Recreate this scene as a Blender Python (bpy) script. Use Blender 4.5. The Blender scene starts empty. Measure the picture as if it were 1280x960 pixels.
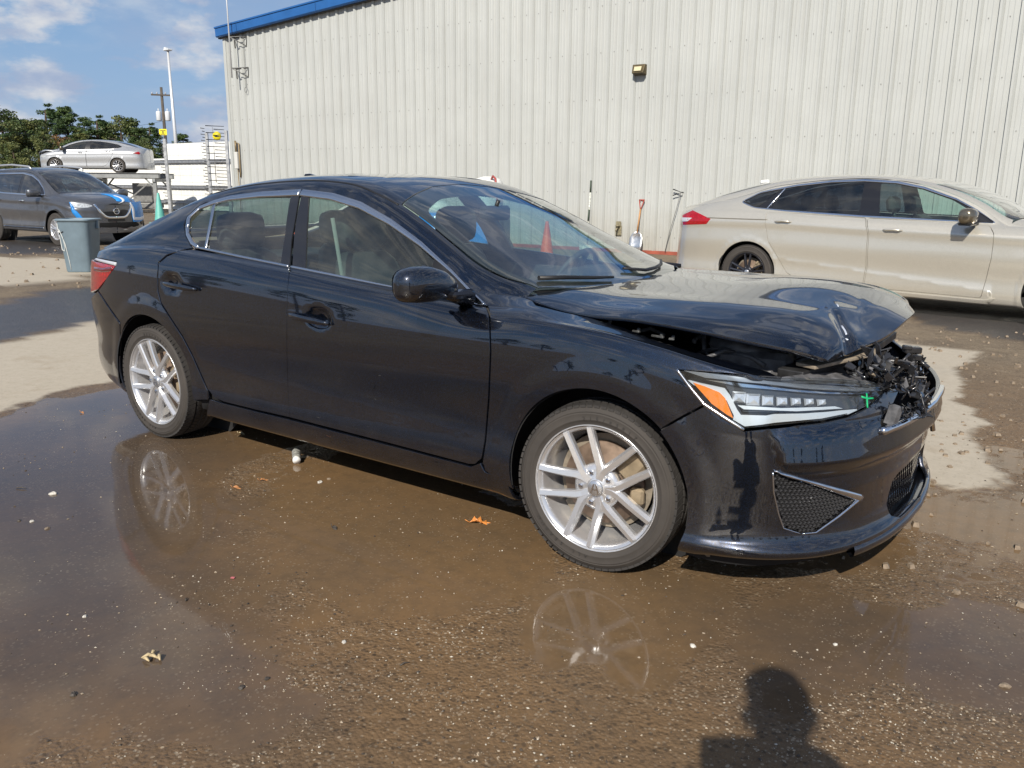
import bpy, math, random
import numpy as np
from mathutils import Vector, Matrix
from mathutils.geometry import delaunay_2d_cdt

scene = bpy.context.scene
COL = scene.collection
rad = math.radians
rng = random.Random(7)
nrng = np.random.default_rng(7)

# ------------------------------------------------------------------ camera
CAM_P = np.array([1.3389, -3.2389, 1.3175])
CAM_F = np.array([-0.56528745, 0.79212119, -0.23020452])
CAM_R = np.array([0.81281178, 0.58246717, 0.0083069])
CAM_U = np.array([-0.14066665, 0.18241716, 0.97310681])
FPX = 1035.6
cd = bpy.data.cameras.new('camera'); cam = bpy.data.objects.new('camera', cd); COL.objects.link(cam)
cd.sensor_width = 36; cd.lens = 36 * FPX / 1280; cd.clip_start = 0.05; cd.clip_end = 3000
M = Matrix.Identity(4)
for i in range(3):
    M[i][0] = CAM_R[i]; M[i][1] = CAM_U[i]; M[i][2] = -CAM_F[i]; M[i][3] = CAM_P[i]
cam.matrix_world = M
scene.camera = cam

# ------------------------------------------------------------------ sun, sky, exposure
SUN_D = np.array([0.2795, -0.7594, 0.5878]); SUN_D /= np.linalg.norm(SUN_D)   # towards the sun
sun_el = math.asin(SUN_D[2]); sun_az = math.atan2(SUN_D[0], SUN_D[1])
sl = bpy.data.lights.new('sun', 'SUN'); sl.energy = 4.8; sl.angle = rad(0.55); sl.color = (1.0, 0.93, 0.82)
so = bpy.data.objects.new('sun', sl); COL.objects.link(so)
so.rotation_euler = Vector(SUN_D).to_track_quat('Z', 'Y').to_euler()
so.location = (8, -20, 20)
scene.view_settings.view_transform = 'Standard'; scene.view_settings.look = 'None'
scene.view_settings.exposure = 0.2; scene.view_settings.gamma = 1.0
w = bpy.data.worlds.new('World'); scene.world = w; w.use_nodes = True
def world_nodes():
    nt = w.node_tree; N = nt.nodes; L = nt.links
    for n in list(N): N.remove(n)
    out = N.new('ShaderNodeOutputWorld'); bg = N.new('ShaderNodeBackground')
    sky = N.new('ShaderNodeTexSky'); sky.sky_type = 'NISHITA'; sky.sun_disc = False
    sky.sun_elevation = sun_el; sky.sun_rotation = sun_az
    sky.air_density = 1.0; sky.dust_density = 0.35; sky.ozone_density = 3.0
    bg.inputs['Strength'].default_value = 0.1
    tc = N.new('ShaderNodeTexCoord')
    sep = N.new('ShaderNodeSeparateXYZ'); L.new(tc.outputs['Generated'], sep.inputs[0])
    # project the view direction on a cloud layer: xy / (z + k)
    zz = N.new('ShaderNodeMath'); zz.operation = 'MAXIMUM'; L.new(sep.outputs[2], zz.inputs[0]); zz.inputs[1].default_value = 0
    za = N.new('ShaderNodeMath'); za.operation = 'ADD'; L.new(zz.outputs[0], za.inputs[0]); za.inputs[1].default_value = 0.16
    cx = N.new('ShaderNodeMath'); cx.operation = 'DIVIDE'; L.new(sep.outputs[0], cx.inputs[0]); L.new(za.outputs[0], cx.inputs[1])
    cy = N.new('ShaderNodeMath'); cy.operation = 'DIVIDE'; L.new(sep.outputs[1], cy.inputs[0]); L.new(za.outputs[0], cy.inputs[1])
    cmb = N.new('ShaderNodeCombineXYZ'); L.new(cx.outputs[0], cmb.inputs[0]); L.new(cy.outputs[0], cmb.inputs[1])
    def noise(scale, detail, rough, off, dist=0.0):
        m = N.new('ShaderNodeMapping'); m.inputs['Location'].default_value = off
        L.new(cmb.outputs[0], m.inputs[0])
        n = N.new('ShaderNodeTexNoise'); n.inputs['Scale'].default_value = scale; n.inputs['Detail'].default_value = detail
        n.inputs['Roughness'].default_value = rough; n.inputs['Distortion'].default_value = dist
        L.new(m.outputs[0], n.inputs['Vector']); return n.outputs['Fac']
    def ramp(src, a, b, ca=(0, 0, 0, 1), cb=(1, 1, 1, 1)):
        r = N.new('ShaderNodeValToRGB'); r.color_ramp.elements[0].position = a; r.color_ramp.elements[1].position = b
        r.color_ramp.elements[0].color = ca; r.color_ramp.elements[1].color = cb
        r.color_ramp.interpolation = 'EASE'; L.new(src, r.inputs[0]); return r.outputs[0]
    def dnoise(scale, detail, rough, off, st):
        m = N.new('ShaderNodeMapping'); m.inputs['Location'].default_value = off; m.inputs['Scale'].default_value = st; L.new(tc.outputs['Generated'], m.inputs[0])
        n = N.new('ShaderNodeTexNoise'); n.inputs['Scale'].default_value = scale; n.inputs['Detail'].default_value = detail; n.inputs['Roughness'].default_value = rough; L.new(m.outputs[0], n.inputs['Vector']); return n.outputs['Fac']
    def mth(op, p, q):
        x = N.new('ShaderNodeMath'); x.operation = op; x.use_clamp = op == 'MULTIPLY'
        for i, v in ((0, p), (1, q)):
            if isinstance(v, (int, float)): x.inputs[i].default_value = v
            else: L.new(v, x.inputs[i])
        return x.outputs[0]
    big = ramp(noise(0.62, 7, 0.55, (9.1, 0.7, 0)), 0.48, 0.72)
    puff = ramp(dnoise(8.5, 9, .56, (1.3, .4, .2), (1, 1, 2.3)), .465, .60)
    wisp = ramp(noise(0.9, 5, 0.7, (0.3, 9.2, 0), 1.2), 0.40, 0.85)
    veil = ramp(dnoise(2.4, 6, .6, (4.3, 1.4, .7), (1, 1, 3.0)), .38, .66)
    mm = N.new('ShaderNodeMath'); mm.operation = 'MAXIMUM'; L.new(mth('MAXIMUM', mth('MULTIPLY', big, .8), puff), mm.inputs[0]); L.new(mth('MAXIMUM', mth('MULTIPLY', wisp, .45), mth('MULTIPLY', veil, .6)), mm.inputs[1])
    # lilac-grey bodies, cream tops where the puffs are densest
    shade = ramp(dnoise(8.5, 9, .56, (1.3, .4, .26), (1, 1, 2.3)), 0.44, 0.66, (3.3, 3.9, 5.3, 1), (6.9, 6.8, 6.7, 1))
    fac = N.new('ShaderNodeMath'); fac.operation = 'MULTIPLY'; L.new(mm.outputs[0], fac.inputs[0]); fac.inputs[1].default_value = 0.82
    hs = N.new('ShaderNodeHueSaturation'); hs.inputs['Saturation'].default_value = 1.25; hs.inputs['Value'].default_value = .85; L.new(sky.outputs[0], hs.inputs['Color'])
    hz = N.new('ShaderNodeMapRange'); hz.inputs[1].default_value = .0; hz.inputs[2].default_value = .34; hz.inputs[3].default_value = .85; hz.inputs[4].default_value = 0; hz.interpolation_type = 'SMOOTHSTEP'; L.new(sep.outputs[2], hz.inputs[0])
    hm = N.new('ShaderNodeMixRGB'); L.new(hz.outputs[0], hm.inputs[0]); L.new(hs.outputs[0], hm.inputs[1]); hm.inputs[2].default_value = (2.5, 3.5, 5.6, 1)
    mix = N.new('ShaderNodeMixRGB'); L.new(fac.outputs[0], mix.inputs[0]); L.new(hm.outputs[0], mix.inputs[1]); L.new(shade, mix.inputs[2])
    L.new(mix.outputs[0], bg.inputs[0]); L.new(bg.outputs[0], out.inputs[0])
world_nodes()

# ------------------------------------------------------------------ small kit
def S(v): return tuple(float(a) for a in v)
def tag(o, label=None, cat=None, group=None, kind=None):
    if label: o['label'] = label
    if cat: o['category'] = cat
    if group: o['group'] = group
    if kind: o['kind'] = kind
    return o
def empty(name, loc=(0, 0, 0), rz=0.0, parent=None):
    o = bpy.data.objects.new(name, None); COL.objects.link(o); o.location = loc; o.rotation_euler = (0, 0, rz)
    o.empty_display_size = 0.2
    if parent: o.parent = parent
    return o
def link_mesh(name, me, m, parent=None):
    o = bpy.data.objects.new(name, me); COL.objects.link(o)
    if m is not None and len(me.materials) == 0: me.materials.append(m)
    if parent: o.parent = parent
    return o
class MB:
    """collects shapes; build() links them as one mesh object"""
    def __init__(s): s.v = []; s.f = []; s.sm = []; s.mi = []; s.cur = 0
    def add(s, V, Fc, smooth=False):
        b = len(s.v); s.v += [tuple(map(float, a)) for a in V]
        s.f += [tuple(b + i for i in f) for f in Fc]; s.sm += [smooth] * len(Fc); s.mi += [s.cur] * len(Fc)
        return s
    def box(s, c, d, rz=0, ry=0, rx=0, taper=1.0, bev=0.0):
        hx, hy, hz = d[0] / 2, d[1] / 2, d[2] / 2
        R = (Matrix.Rotation(rz, 3, 'Z') @ Matrix.Rotation(ry, 3, 'Y') @ Matrix.Rotation(rx, 3, 'X'))
        b = min(bev, hx * .9, hy * .9, hz * .9)
        V = []
        if b <= 0:
            for z in (-1, 1):
                t = taper if z > 0 else 1
                for x, y in ((-1, -1), (1, -1), (1, 1), (-1, 1)): V.append(R @ Vector((x * hx * t, y * hy * t, z * hz)) + Vector(c))
            return s.add(V, [(3, 2, 1, 0), (4, 5, 6, 7), (0, 1, 5, 4), (1, 2, 6, 5), (2, 3, 7, 6), (3, 0, 4, 7)])
        idx = {}
        for x in (-1, 1):
            for y in (-1, 1):
                for z in (-1, 1):
                    t = taper if z > 0 else 1
                    for k in range(3):
                        p = [x * hx * t, y * hy * t, z * hz]; q = [x, y, z]
                        for j in range(3):
                            if j != k: p[j] -= q[j] * b
                        idx[(x, y, z, k)] = len(V); V.append(R @ Vector(p) + Vector(c))
        Fs = []
        for k in range(3):
            a, bb = [j for j in range(3) if j != k]
            for sg in (-1, 1):
                loop = []
                for (i, j) in ((-1, -1), (1, -1), (1, 1), (-1, 1)):
                    q = [0, 0, 0]; q[k] = sg; q[a] = i; q[bb] = j; loop.append(idx[(q[0], q[1], q[2], k)])
                Fs.append(loop)
        for k in range(3):
            a, bb = [j for j in range(3) if j != k]
            for i in (-1, 1):
                for j in (-1, 1):
                    q1 = [0, 0, 0]; q1[a] = i; q1[bb] = j
                    l = []
                    for e, kk in ((-1, a), (1, a), (1, bb), (-1, bb)):
                        q = list(q1); q[k] = e; l.append(idx[(q[0], q[1], q[2], kk)])
                    Fs.append(l)
        for x in (-1, 1):
            for y in (-1, 1):
                for z in (-1, 1): Fs.append([idx[(x, y, z, k)] for k in range(3)])
        # orient outward
        cc = Vector(c); out = []
        for f in Fs:
            p = [V[i] for i in f]; n = (p[1] - p[0]).cross(p[2] - p[0]); m = sum(p, Vector()) / len(p) - cc
            out.append(tuple(f) if n.dot(m) > 0 else tuple(reversed(f)))
        return s.add(V, out)
    def tube(s, pts, r, n=8, cap=True, smooth=True, closed=False):
        pts = [Vector(p) for p in pts]; m = len(pts); rr = r if hasattr(r, '__len__') else [r] * m
        V = []; up = None
        for i, p in enumerate(pts):
            if closed: t = pts[(i + 1) % m] - pts[i - 1]
            else: t = pts[min(i + 1, m - 1)] - pts[max(i - 1, 0)]
            if t.length < 1e-9: t = Vector((0, 0, 1))
            t.normalize()
            if up is None:
                up = Vector((0, 0, 1)) if abs(t.z) < .9 else Vector((1, 0, 0))
            a = t.cross(up)
            if a.length < 1e-4: a = t.cross(Vector((1, .3, 0)))
            a.normalize(); b = a.cross(t).normalized(); up = b
            for k in range(n):
                th = 2 * math.pi * k / n; V.append(p + (a * math.cos(th) + b * math.sin(th)) * rr[i])
        Fs = []
        for i in range(m if closed else m - 1):
            for k in range(n):
                j = (i + 1) % m
                Fs.append((i * n + k, i * n + (k + 1) % n, j * n + (k + 1) % n, j * n + k))
        s.add(V, Fs, smooth)
        if cap and not closed:
            b = len(s.v) - m * n
            s.f += [tuple(b + k for k in reversed(range(n))), tuple(b + (m - 1) * n + k for k in range(n))]; s.sm += [False] * 2; s.mi += [s.cur] * 2
        return s
    def cyl(s, a, b, r, n=16, r2=None, smooth=True): return s.tube([a, b], [r, r if r2 is None else r2], n, True, smooth)
    def lathe(s, prof, o=(0, 0, 0), ax=(0, 0, 1), n=48, smooth=True, closed=False):
        """prof: (radius, along axis)"""
        ax = Vector(ax).normalized(); q = Vector((1, 0, 0)) if abs(ax.x) < .9 else Vector((0, 1, 0))
        a = ax.cross(q).normalized(); b = ax.cross(a); o = Vector(o); m = len(prof); V = []
        for r, h in prof:
            for k in range(n):
                th = 2 * math.pi * k / n; V.append(o + ax * h + (a * math.cos(th) + b * math.sin(th)) * r)
        Fs = []
        for i in range(m if closed else m - 1):
            for k in range(n):
                j = (i + 1) % m; Fs.append((i * n + k, i * n + (k + 1) % n, j * n + (k + 1) % n, j * n + k))
        return s.add(V, Fs, smooth)
    def prism(s, poly, O, ex, ey, d):
        """flat polygon in the plane O + ex*x + ey*y, thickened by vector d"""
        O, ex, ey, d = Vector(O), Vector(ex), Vector(ey), Vector(d); n = len(poly)
        V = [O + ex * x + ey * y for x, y in poly] + [O + ex * x + ey * y + d for x, y in poly]
        Fs = [tuple(reversed(range(n))), tuple(range(n, 2 * n))] + [(i, (i + 1) % n, n + (i + 1) % n, n + i) for i in range(n)]
        return s.add(V, Fs)
    def build(s, name, m, parent=None, bevel=0, auto=None, fix=True):
        me = bpy.data.meshes.new(name); me.from_pydata(s.v, [], s.f); me.polygons.foreach_set('use_smooth', s.sm)
        ms = m if isinstance(m, (list, tuple)) else [m]
        for x in ms: me.materials.append(x)
        if len(ms) > 1: me.polygons.foreach_set('material_index', s.mi)
        me.update()
        o = link_mesh(name, me, None, parent)
        if bevel:
            b = o.modifiers.new('bevel', 'BEVEL'); b.width = bevel; b.segments = 2; b.limit_method = 'ANGLE'; b.angle_limit = rad(40)
        return o

# ------------------------------------------------------------------ materials
MATS = {}
def mat(name, color=(.5, .5, .5), rough=.5, metal=0.0, coat=0.0, spec=.5, noise=None, bump=None, emis=None, coat_rough=.03, ior=1.5, sheen=0):
    """noise=(scale, amount, rough_amount)  bump=(scale, strength, distance)"""
    if name in MATS: return MATS[name]
    m = bpy.data.materials.new(name); m.use_nodes = True; nt = m.node_tree; N = nt.nodes; L = nt.links
    b = N['Principled BSDF']; b.inputs['Base Color'].default_value = (*color, 1); b.inputs['Roughness'].default_value = rough
    b.inputs['Metallic'].default_value = metal; b.inputs['Coat Weight'].default_value = coat; b.inputs['Coat Roughness'].default_value = coat_rough
    b.inputs['Specular IOR Level'].default_value = spec; b.inputs['IOR'].default_value = ior
    if noise or bump:
        tc = N.new('ShaderNodeTexCoord')
    if noise:
        n = N.new('ShaderNodeTexNoise'); n.inputs['Scale'].default_value = noise[0]; n.inputs['Detail'].default_value = 6
        n.inputs['Roughness'].default_value = .62
        L.new(tc.outputs['Object'], n.inputs['Vector'])
        hs = N.new('ShaderNodeHueSaturation'); hs.inputs['Color'].default_value = (*color, 1)
        mr = N.new('ShaderNodeMapRange'); mr.inputs[1].default_value = .3; mr.inputs[2].default_value = .7
        mr.inputs[3].default_value = 1 - noise[1]; mr.inputs[4].default_value = 1 + noise[1]
        L.new(n.outputs['Fac'], mr.inputs[0]); L.new(mr.outputs[0], hs.inputs['Value']); L.new(hs.outputs[0], b.inputs['Base Color'])
        if len(noise) > 2:
            m2 = N.new('ShaderNodeMapRange'); m2.inputs[1].default_value = .3; m2.inputs[2].default_value = .7
            m2.inputs[3].default_value = max(0, rough - noise[2]); m2.inputs[4].default_value = min(1, rough + noise[2])
            L.new(n.outputs['Fac'], m2.inputs[0]); L.new(m2.outputs[0], b.inputs['Roughness'])
    if bump:
        n2 = N.new('ShaderNodeTexNoise'); n2.inputs['Scale'].default_value = bump[0]; n2.inputs['Detail'].default_value = 4
        L.new(tc.outputs['Object'], n2.inputs['Vector'])
        bp = N.new('ShaderNodeBump'); bp.inputs['Strength'].default_value = bump[1]; bp.inputs['Distance'].default_value = bump[2]
        L.new(n2.outputs['Fac'], bp.inputs['Height']); L.new(bp.outputs[0], b.inputs['Normal'])
    if emis: b.inputs['Emission Color'].default_value = (*emis[0], 1); b.inputs['Emission Strength'].default_value = emis[1]
    MATS[name] = m; return m
def glass(name, tint=(.7, .82, .78), ior=1.5, rough=0.0, dirt=0.04, dirtcol=(.5, .48, .42)):
    """one sheet of coated glass: tinted see-through, Fresnel mirror on top, a film of dust"""
    if name in MATS: return MATS[name]
    m = bpy.data.materials.new(name); m.use_nodes = True; nt = m.node_tree; N = nt.nodes; L = nt.links
    for n in list(N): N.remove(n)
    out = N.new('ShaderNodeOutputMaterial'); tr = N.new('ShaderNodeBsdfTransparent'); gl = N.new('ShaderNodeBsdfGlossy')
    tr.inputs[0].default_value = (*tint, 1); gl.inputs['Roughness'].default_value = rough; gl.inputs['Color'].default_value = (1, 1, 1, 1)
    fr = N.new('ShaderNodeFresnel'); ge = N.new('ShaderNodeNewGeometry'); im = N.new('ShaderNodeMapRange')   # same reflectance from both faces of the sheet
    im.inputs[3].default_value = ior; im.inputs[4].default_value = 1 / ior; L.new(ge.outputs['Backfacing'], im.inputs[0]); L.new(im.outputs[0], fr.inputs[0])
    k = N.new('ShaderNodeMath'); k.operation = 'MULTIPLY'; k.inputs[1].default_value = 1.7; k.use_clamp = True; L.new(fr.outputs[0], k.inputs[0])
    mx = N.new('ShaderNodeMixShader'); L.new(k.outputs[0], mx.inputs[0]); L.new(tr.outputs[0], mx.inputs[1]); L.new(gl.outputs[0], mx.inputs[2])
    df = N.new('ShaderNodeBsdfDiffuse'); df.inputs[0].default_value = (*dirtcol, 1)
    tc = N.new('ShaderNodeTexCoord'); no = N.new('ShaderNodeTexNoise'); no.inputs['Scale'].default_value = 5; no.inputs['Detail'].default_value = 8
    L.new(tc.outputs['Object'], no.inputs['Vector'])
    mr = N.new('ShaderNodeMapRange'); mr.inputs[1].default_value = .35; mr.inputs[2].default_value = .75; mr.inputs[3].default_value = dirt * .3; mr.inputs[4].default_value = dirt * 2
    L.new(no.outputs['Fac'], mr.inputs[0])
    m2 = N.new('ShaderNodeMixShader'); L.new(mr.outputs[0], m2.inputs[0]); L.new(mx.outputs[0], m2.inputs[1]); L.new(df.outputs[0], m2.inputs[2])
    L.new(m2.outputs[0], out.inputs[0]); MATS[name] = m; return m
def paint(name, base, flake, metal=.55, rough=.32, dirt=(.16, .13, .10), dirt_amt=.25, dirt_h=.55, coat=1.0, coat_ior=1.5, flake_at=.7):
    """metallic car paint: flakes under clear coat, dust that thickens towards the sills and in blotches"""
    if name in MATS: return MATS[name]
    m = bpy.data.materials.new(name); m.use_nodes = True; nt = m.node_tree; N = nt.nodes; L = nt.links
    b = N['Principled BSDF']; tc = N.new('ShaderNodeTexCoord')
    vo = N.new('ShaderNodeTexVoronoi'); vo.inputs['Scale'].default_value = 900; L.new(tc.outputs['Object'], vo.inputs['Vector'])
    fl = N.new('ShaderNodeMixRGB'); fl.inputs[1].default_value = (*base, 1); fl.inputs[2].default_value = (*flake, 1)
    sp = N.new('ShaderNodeSeparateXYZ'); L.new(vo.outputs['Color'], sp.inputs[0])
    th = N.new('ShaderNodeMapRange'); th.inputs[1].default_value = flake_at; th.inputs[2].default_value = 1; L.new(sp.outputs[0], th.inputs[0]); L.new(th.outputs[0], fl.inputs[0])
    # dust mask
    sx = N.new('ShaderNodeSeparateXYZ'); L.new(tc.outputs['Object'], sx.inputs[0])
    hm = N.new('ShaderNodeMapRange'); hm.inputs[1].default_value = dirt_h; hm.inputs[2].default_value = .12; hm.inputs[3].default_value = .12; hm.inputs[4].default_value = 1
    L.new(sx.outputs[2], hm.inputs[0])
    n1 = N.new('ShaderNodeTexNoise'); n1.inputs['Scale'].default_value = 3.2; n1.inputs['Detail'].default_value = 9; n1.inputs['Roughness'].default_value = .68
    L.new(tc.outputs['Object'], n1.inputs['Vector'])
    nm = N.new('ShaderNodeMapRange'); nm.inputs[1].default_value = .38; nm.inputs[2].default_value = .72; L.new(n1.outputs['Fac'], nm.inputs[0])
    mu = N.new('ShaderNodeMath'); mu.operation = 'MULTIPLY'; L.new(hm.outputs[0], mu.inputs[0]); L.new(nm.outputs[0], mu.inputs[1])
    m3 = N.new('ShaderNodeMath'); m3.operation = 'MULTIPLY'; L.new(mu.outputs[0], m3.inputs[0]); m3.inputs[1].default_value = dirt_amt
    # tiny dried splashes
    v2 = N.new('ShaderNodeTexVoronoi'); v2.inputs['Scale'].default_value = 55; L.new(tc.outputs['Object'], v2.inputs['Vector'])
    s2 = N.new('ShaderNodeMapRange'); s2.inputs[1].default_value = .16; s2.inputs[2].default_value = .06; L.new(v2.outputs['Distance'], s2.inputs[0])
    m4 = N.new('ShaderNodeMath'); m4.operation = 'MULTIPLY'; L.new(s2.outputs[0], m4.inputs[0]); L.new(mu.outputs[0], m4.inputs[1])
    m5 = N.new('ShaderNodeMath'); m5.operation = 'MULTIPLY'; L.new(m4.outputs[0], m5.inputs[0]); m5.inputs[1].default_value = dirt_amt * 1.6
    ad = N.new('ShaderNodeMath'); ad.operation = 'ADD'; ad.use_clamp = True; L.new(m3.outputs[0], ad.inputs[0]); L.new(m5.outputs[0], ad.inputs[1])
    mc = N.new('ShaderNodeMixRGB'); L.new(ad.outputs[0], mc.inputs[0]); L.new(fl.outputs[0], mc.inputs[1]); mc.inputs[2].default_value = (*dirt, 1)
    L.new(mc.outputs[0], b.inputs['Base Color'])
    me_ = N.new('ShaderNodeMapRange'); me_.inputs[3].default_value = metal; me_.inputs[4].default_value = 0; L.new(ad.outputs[0], me_.inputs[0]); L.new(me_.outputs[0], b.inputs['Metallic'])
    b.inputs['Roughness'].default_value = rough
    cw = N.new('ShaderNodeMapRange'); cw.inputs[3].default_value = coat; cw.inputs[4].default_value = coat * .25; L.new(ad.outputs[0], cw.inputs[0]); L.new(cw.outputs[0], b.inputs['Coat Weight'])
    b.inputs['Coat Roughness'].default_value = .025; b.inputs['Coat IOR'].default_value = coat_ior
    MATS[name] = m; return m

# ------------------------------------------------------------------ smooth surfaces through a net of points
def slopes(k, V):
    k = np.asarray(k, float); n = len(k); D = np.zeros_like(V); sh = (-1,) + (1,) * (V.ndim - 1)
    h = np.diff(k).reshape(sh); s = np.diff(V, axis=0) / h
    D[0] = s[0]; D[-1] = s[-1]
    if n > 2: D[1:-1] = (s[:-1] * h[1:] + s[1:] * h[:-1]) / (h[1:] + h[:-1])
    return D
def hb(t): return (2 * t**3 - 3 * t**2 + 1, t**3 - 2 * t**2 + t, -2 * t**3 + 3 * t**2, t**3 - t**2)
def curve(k, V, x):
    """smooth interpolation of values V at knots k"""
    k = np.asarray(k, float); V = np.asarray(V, float); x = np.clip(np.asarray(x, float), k[0], k[-1]); D = slopes(k, V)
    i = np.clip(np.searchsorted(k, x, side='right') - 1, 0, len(k) - 2); h = k[i + 1] - k[i]; t = (x - k[i]) / h
    a, b, c, d = hb(t)
    if V.ndim > 1: a, b, c, d, h = (q[..., None] for q in (a, b, c, d, h))
    return a * V[i] + b * h * D[i] + c * V[i + 1] + d * h * D[i + 1]
class Net:
    """bicubic surface through a grid of 3-D points; extra(P, u, v) may displace along the normal"""
    def __init__(s, ku, kv, P, sgn=1, bumpf=None):
        s.ku = np.asarray(ku, float); s.kv = np.asarray(kv, float); s.P = np.asarray(P, float); s.sgn = sgn; s.bumpf = bumpf
        s.Pu = slopes(s.ku, s.P); s.Pv = np.swapaxes(slopes(s.kv, np.swapaxes(s.P, 0, 1)), 0, 1)
        s.Puv = np.swapaxes(slopes(s.kv, np.swapaxes(s.Pu, 0, 1)), 0, 1); s._g = None
        # metric scale of the two parameters
        du = np.linalg.norm(np.diff(s.P, axis=0), axis=2).sum(0).mean() / (s.ku[-1] - s.ku[0])
        dv = np.linalg.norm(np.diff(s.P, axis=1), axis=2).sum(1).mean() / (s.kv[-1] - s.kv[0]); s.sc = np.array([du, dv])
    def raw(s, u, v):
        u = np.asarray(u, float); v = np.asarray(v, float)
        i = np.clip(np.searchsorted(s.ku, u, side='right') - 1, 0, len(s.ku) - 2); j = np.clip(np.searchsorted(s.kv, v, side='right') - 1, 0, len(s.kv) - 2)
        hu = s.ku[i + 1] - s.ku[i]; hv = s.kv[j + 1] - s.kv[j]; tu = (u - s.ku[i]) / hu; tv = (v - s.kv[j]) / hv
        tu = np.clip(tu, -.3, 1.3); tv = np.clip(tv, -.3, 1.3)
        A = hb(tu); B = hb(tv); out = 0
        for a, (ia, da) in zip(A, ((0, 0), (0, 1), (1, 0), (1, 1))):
            for b, (jb, db) in zip(B, ((0, 0), (0, 1), (1, 0), (1, 1))):
                T = (s.P, s.Pv, s.Pu, s.Puv)[da * 2 + db][i + ia, j + jb]
                wgt = a * (hu if da else 1) * b * (hv if db else 1); out = out + wgt[:, None] * T
        return out
    def rawn(s, u, v):
        e = 1e-3 / s.sc; a = s.raw(u + e[0], v) - s.raw(u - e[0], v); b = s.raw(u, v + e[1]) - s.raw(u, v - e[1])
        n = np.cross(a, b) * s.sgn; return n / (np.linalg.norm(n, axis=1, keepdims=True) + 1e-12)
    def pt(s, u, v):
        u = np.asarray(u, float); v = np.asarray(v, float); p = s.raw(u, v)
        if s.bumpf is not None: p = p + s.rawn(u, v) * s.bumpf(p)[:, None]
        return p
    def nrm(s, u, v):
        u = np.asarray(u, float); v = np.asarray(v, float)
        e = 1.5e-3 / s.sc; a = s.pt(u + e[0], v) - s.pt(u - e[0], v); b = s.pt(u, v + e[1]) - s.pt(u, v - e[1])
        n = np.cross(a, b) * s.sgn; return n / (np.linalg.norm(n, axis=1, keepdims=True) + 1e-12)
    def solve(s, Q, proj, vis=True, gridn=(260, 130)):
        """parameters whose point projects to the 2-D targets Q"""
        Q = np.asarray(Q, float)
        if s._g is None:
            U, V = np.meshgrid(np.linspace(s.ku[0], s.ku[-1], gridn[0]), np.linspace(s.kv[0], s.kv[-1], gridn[1]), indexing='ij')
            U = U.ravel(); V = V.ravel(); p = s.pt(U, V); n = s.nrm(U, V); s._g = (U, V, p, n)
        U, V, p, n = s._g; pp = proj(p)
        pen = np.zeros(len(U))
        if vis: pen = np.where(((p - CAM_P) * n).sum(1) > 0, 1e6, 0)
        out = np.zeros((len(Q), 2))
        for k, q in enumerate(Q):
            i = np.argmin(((pp - q)**2).sum(1) + pen); out[k] = (U[i], V[i])
        lo = np.array([s.ku[0], s.kv[0]]) ; hi = np.array([s.ku[-1], s.kv[-1]]); mg = .02 / s.sc
        for it in range(8):
            e = 1e-3 / s.sc; f0 = proj(s.pt(out[:, 0], out[:, 1])) - Q
            fu = (proj(s.pt(out[:, 0] + e[0], out[:, 1])) - Q - f0) / e[0]; fv = (proj(s.pt(out[:, 0], out[:, 1] + e[1])) - Q - f0) / e[1]
            det = fu[:, 0] * fv[:, 1] - fu[:, 1] * fv[:, 0]; det = np.where(np.abs(det) < 1e-9, 1e-9, det)
            du = (-f0[:, 0] * fv[:, 1] + f0[:, 1] * fv[:, 0]) / det; dv = (-fu[:, 0] * f0[:, 1] + fu[:, 1] * f0[:, 0]) / det
            du = np.clip(du, -.05 / s.sc[0], .05 / s.sc[0]); dv = np.clip(dv, -.05 / s.sc[1], .05 / s.sc[1])
            out[:, 0] += du; out[:, 1] += dv
            out = np.clip(out, lo - mg, hi + mg)
        return out
def project(p):
    d = np.asarray(p) - CAM_P; z = d @ CAM_F; return np.stack([640 + FPX * (d @ CAM_R) / z, 480 - FPX * (d @ CAM_U) / z], 1)
def densify(pts, step, closed=True):
    P = np.asarray(pts, float); out = []; n = len(P)
    for i in range(n if closed else n - 1):
        a, b = P[i], P[(i + 1) % n]; k = max(1, int(np.ceil(np.linalg.norm(b - a) / step)))
        for j in range(k): out.append(a + (b - a) * j / k)
    if not closed: out.append(P[-1])
    return np.array(out)
def fillet(pts, r, n=4):
    """round the corners of a closed 2-D outline"""
    P = [np.array(p, float) for p in pts]; out = []
    for i in range(len(P)):
        a, b, c = P[i - 1], P[i], P[(i + 1) % len(P)]; u = a - b; v = c - b; lu = np.linalg.norm(u); lv = np.linalg.norm(v)
        cosang = (u @ v) / (lu * lv + 1e-12)
        d = min(r, lu * .45, lv * .45)
        if cosang < -.985: out.append(b); continue
        p0 = b + u / lu * d; p1 = b + v / lv * d
        for k in range(n + 1):
            t = k / n; out.append((1 - t)**2 * p0 + 2 * t * (1 - t) * b + t * t * p1)
    return out
def inset(P, d):
    P = np.asarray(P, float); A = 0.5 * np.sum(P[:, 0] * np.roll(P[:, 1], -1) - np.roll(P[:, 0], -1) * P[:, 1]); sg = 1 if A > 0 else -1
    e1 = P - np.roll(P, 1, 0); e2 = np.roll(P, -1, 0) - P
    t = e1 / (np.linalg.norm(e1, axis=1, keepdims=True) + 1e-12) + e2 / (np.linalg.norm(e2, axis=1, keepdims=True) + 1e-12)
    t /= np.linalg.norm(t, axis=1, keepdims=True) + 1e-12
    return P + np.stack([-t[:, 1], t[:, 0]], 1) * sg * d
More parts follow.
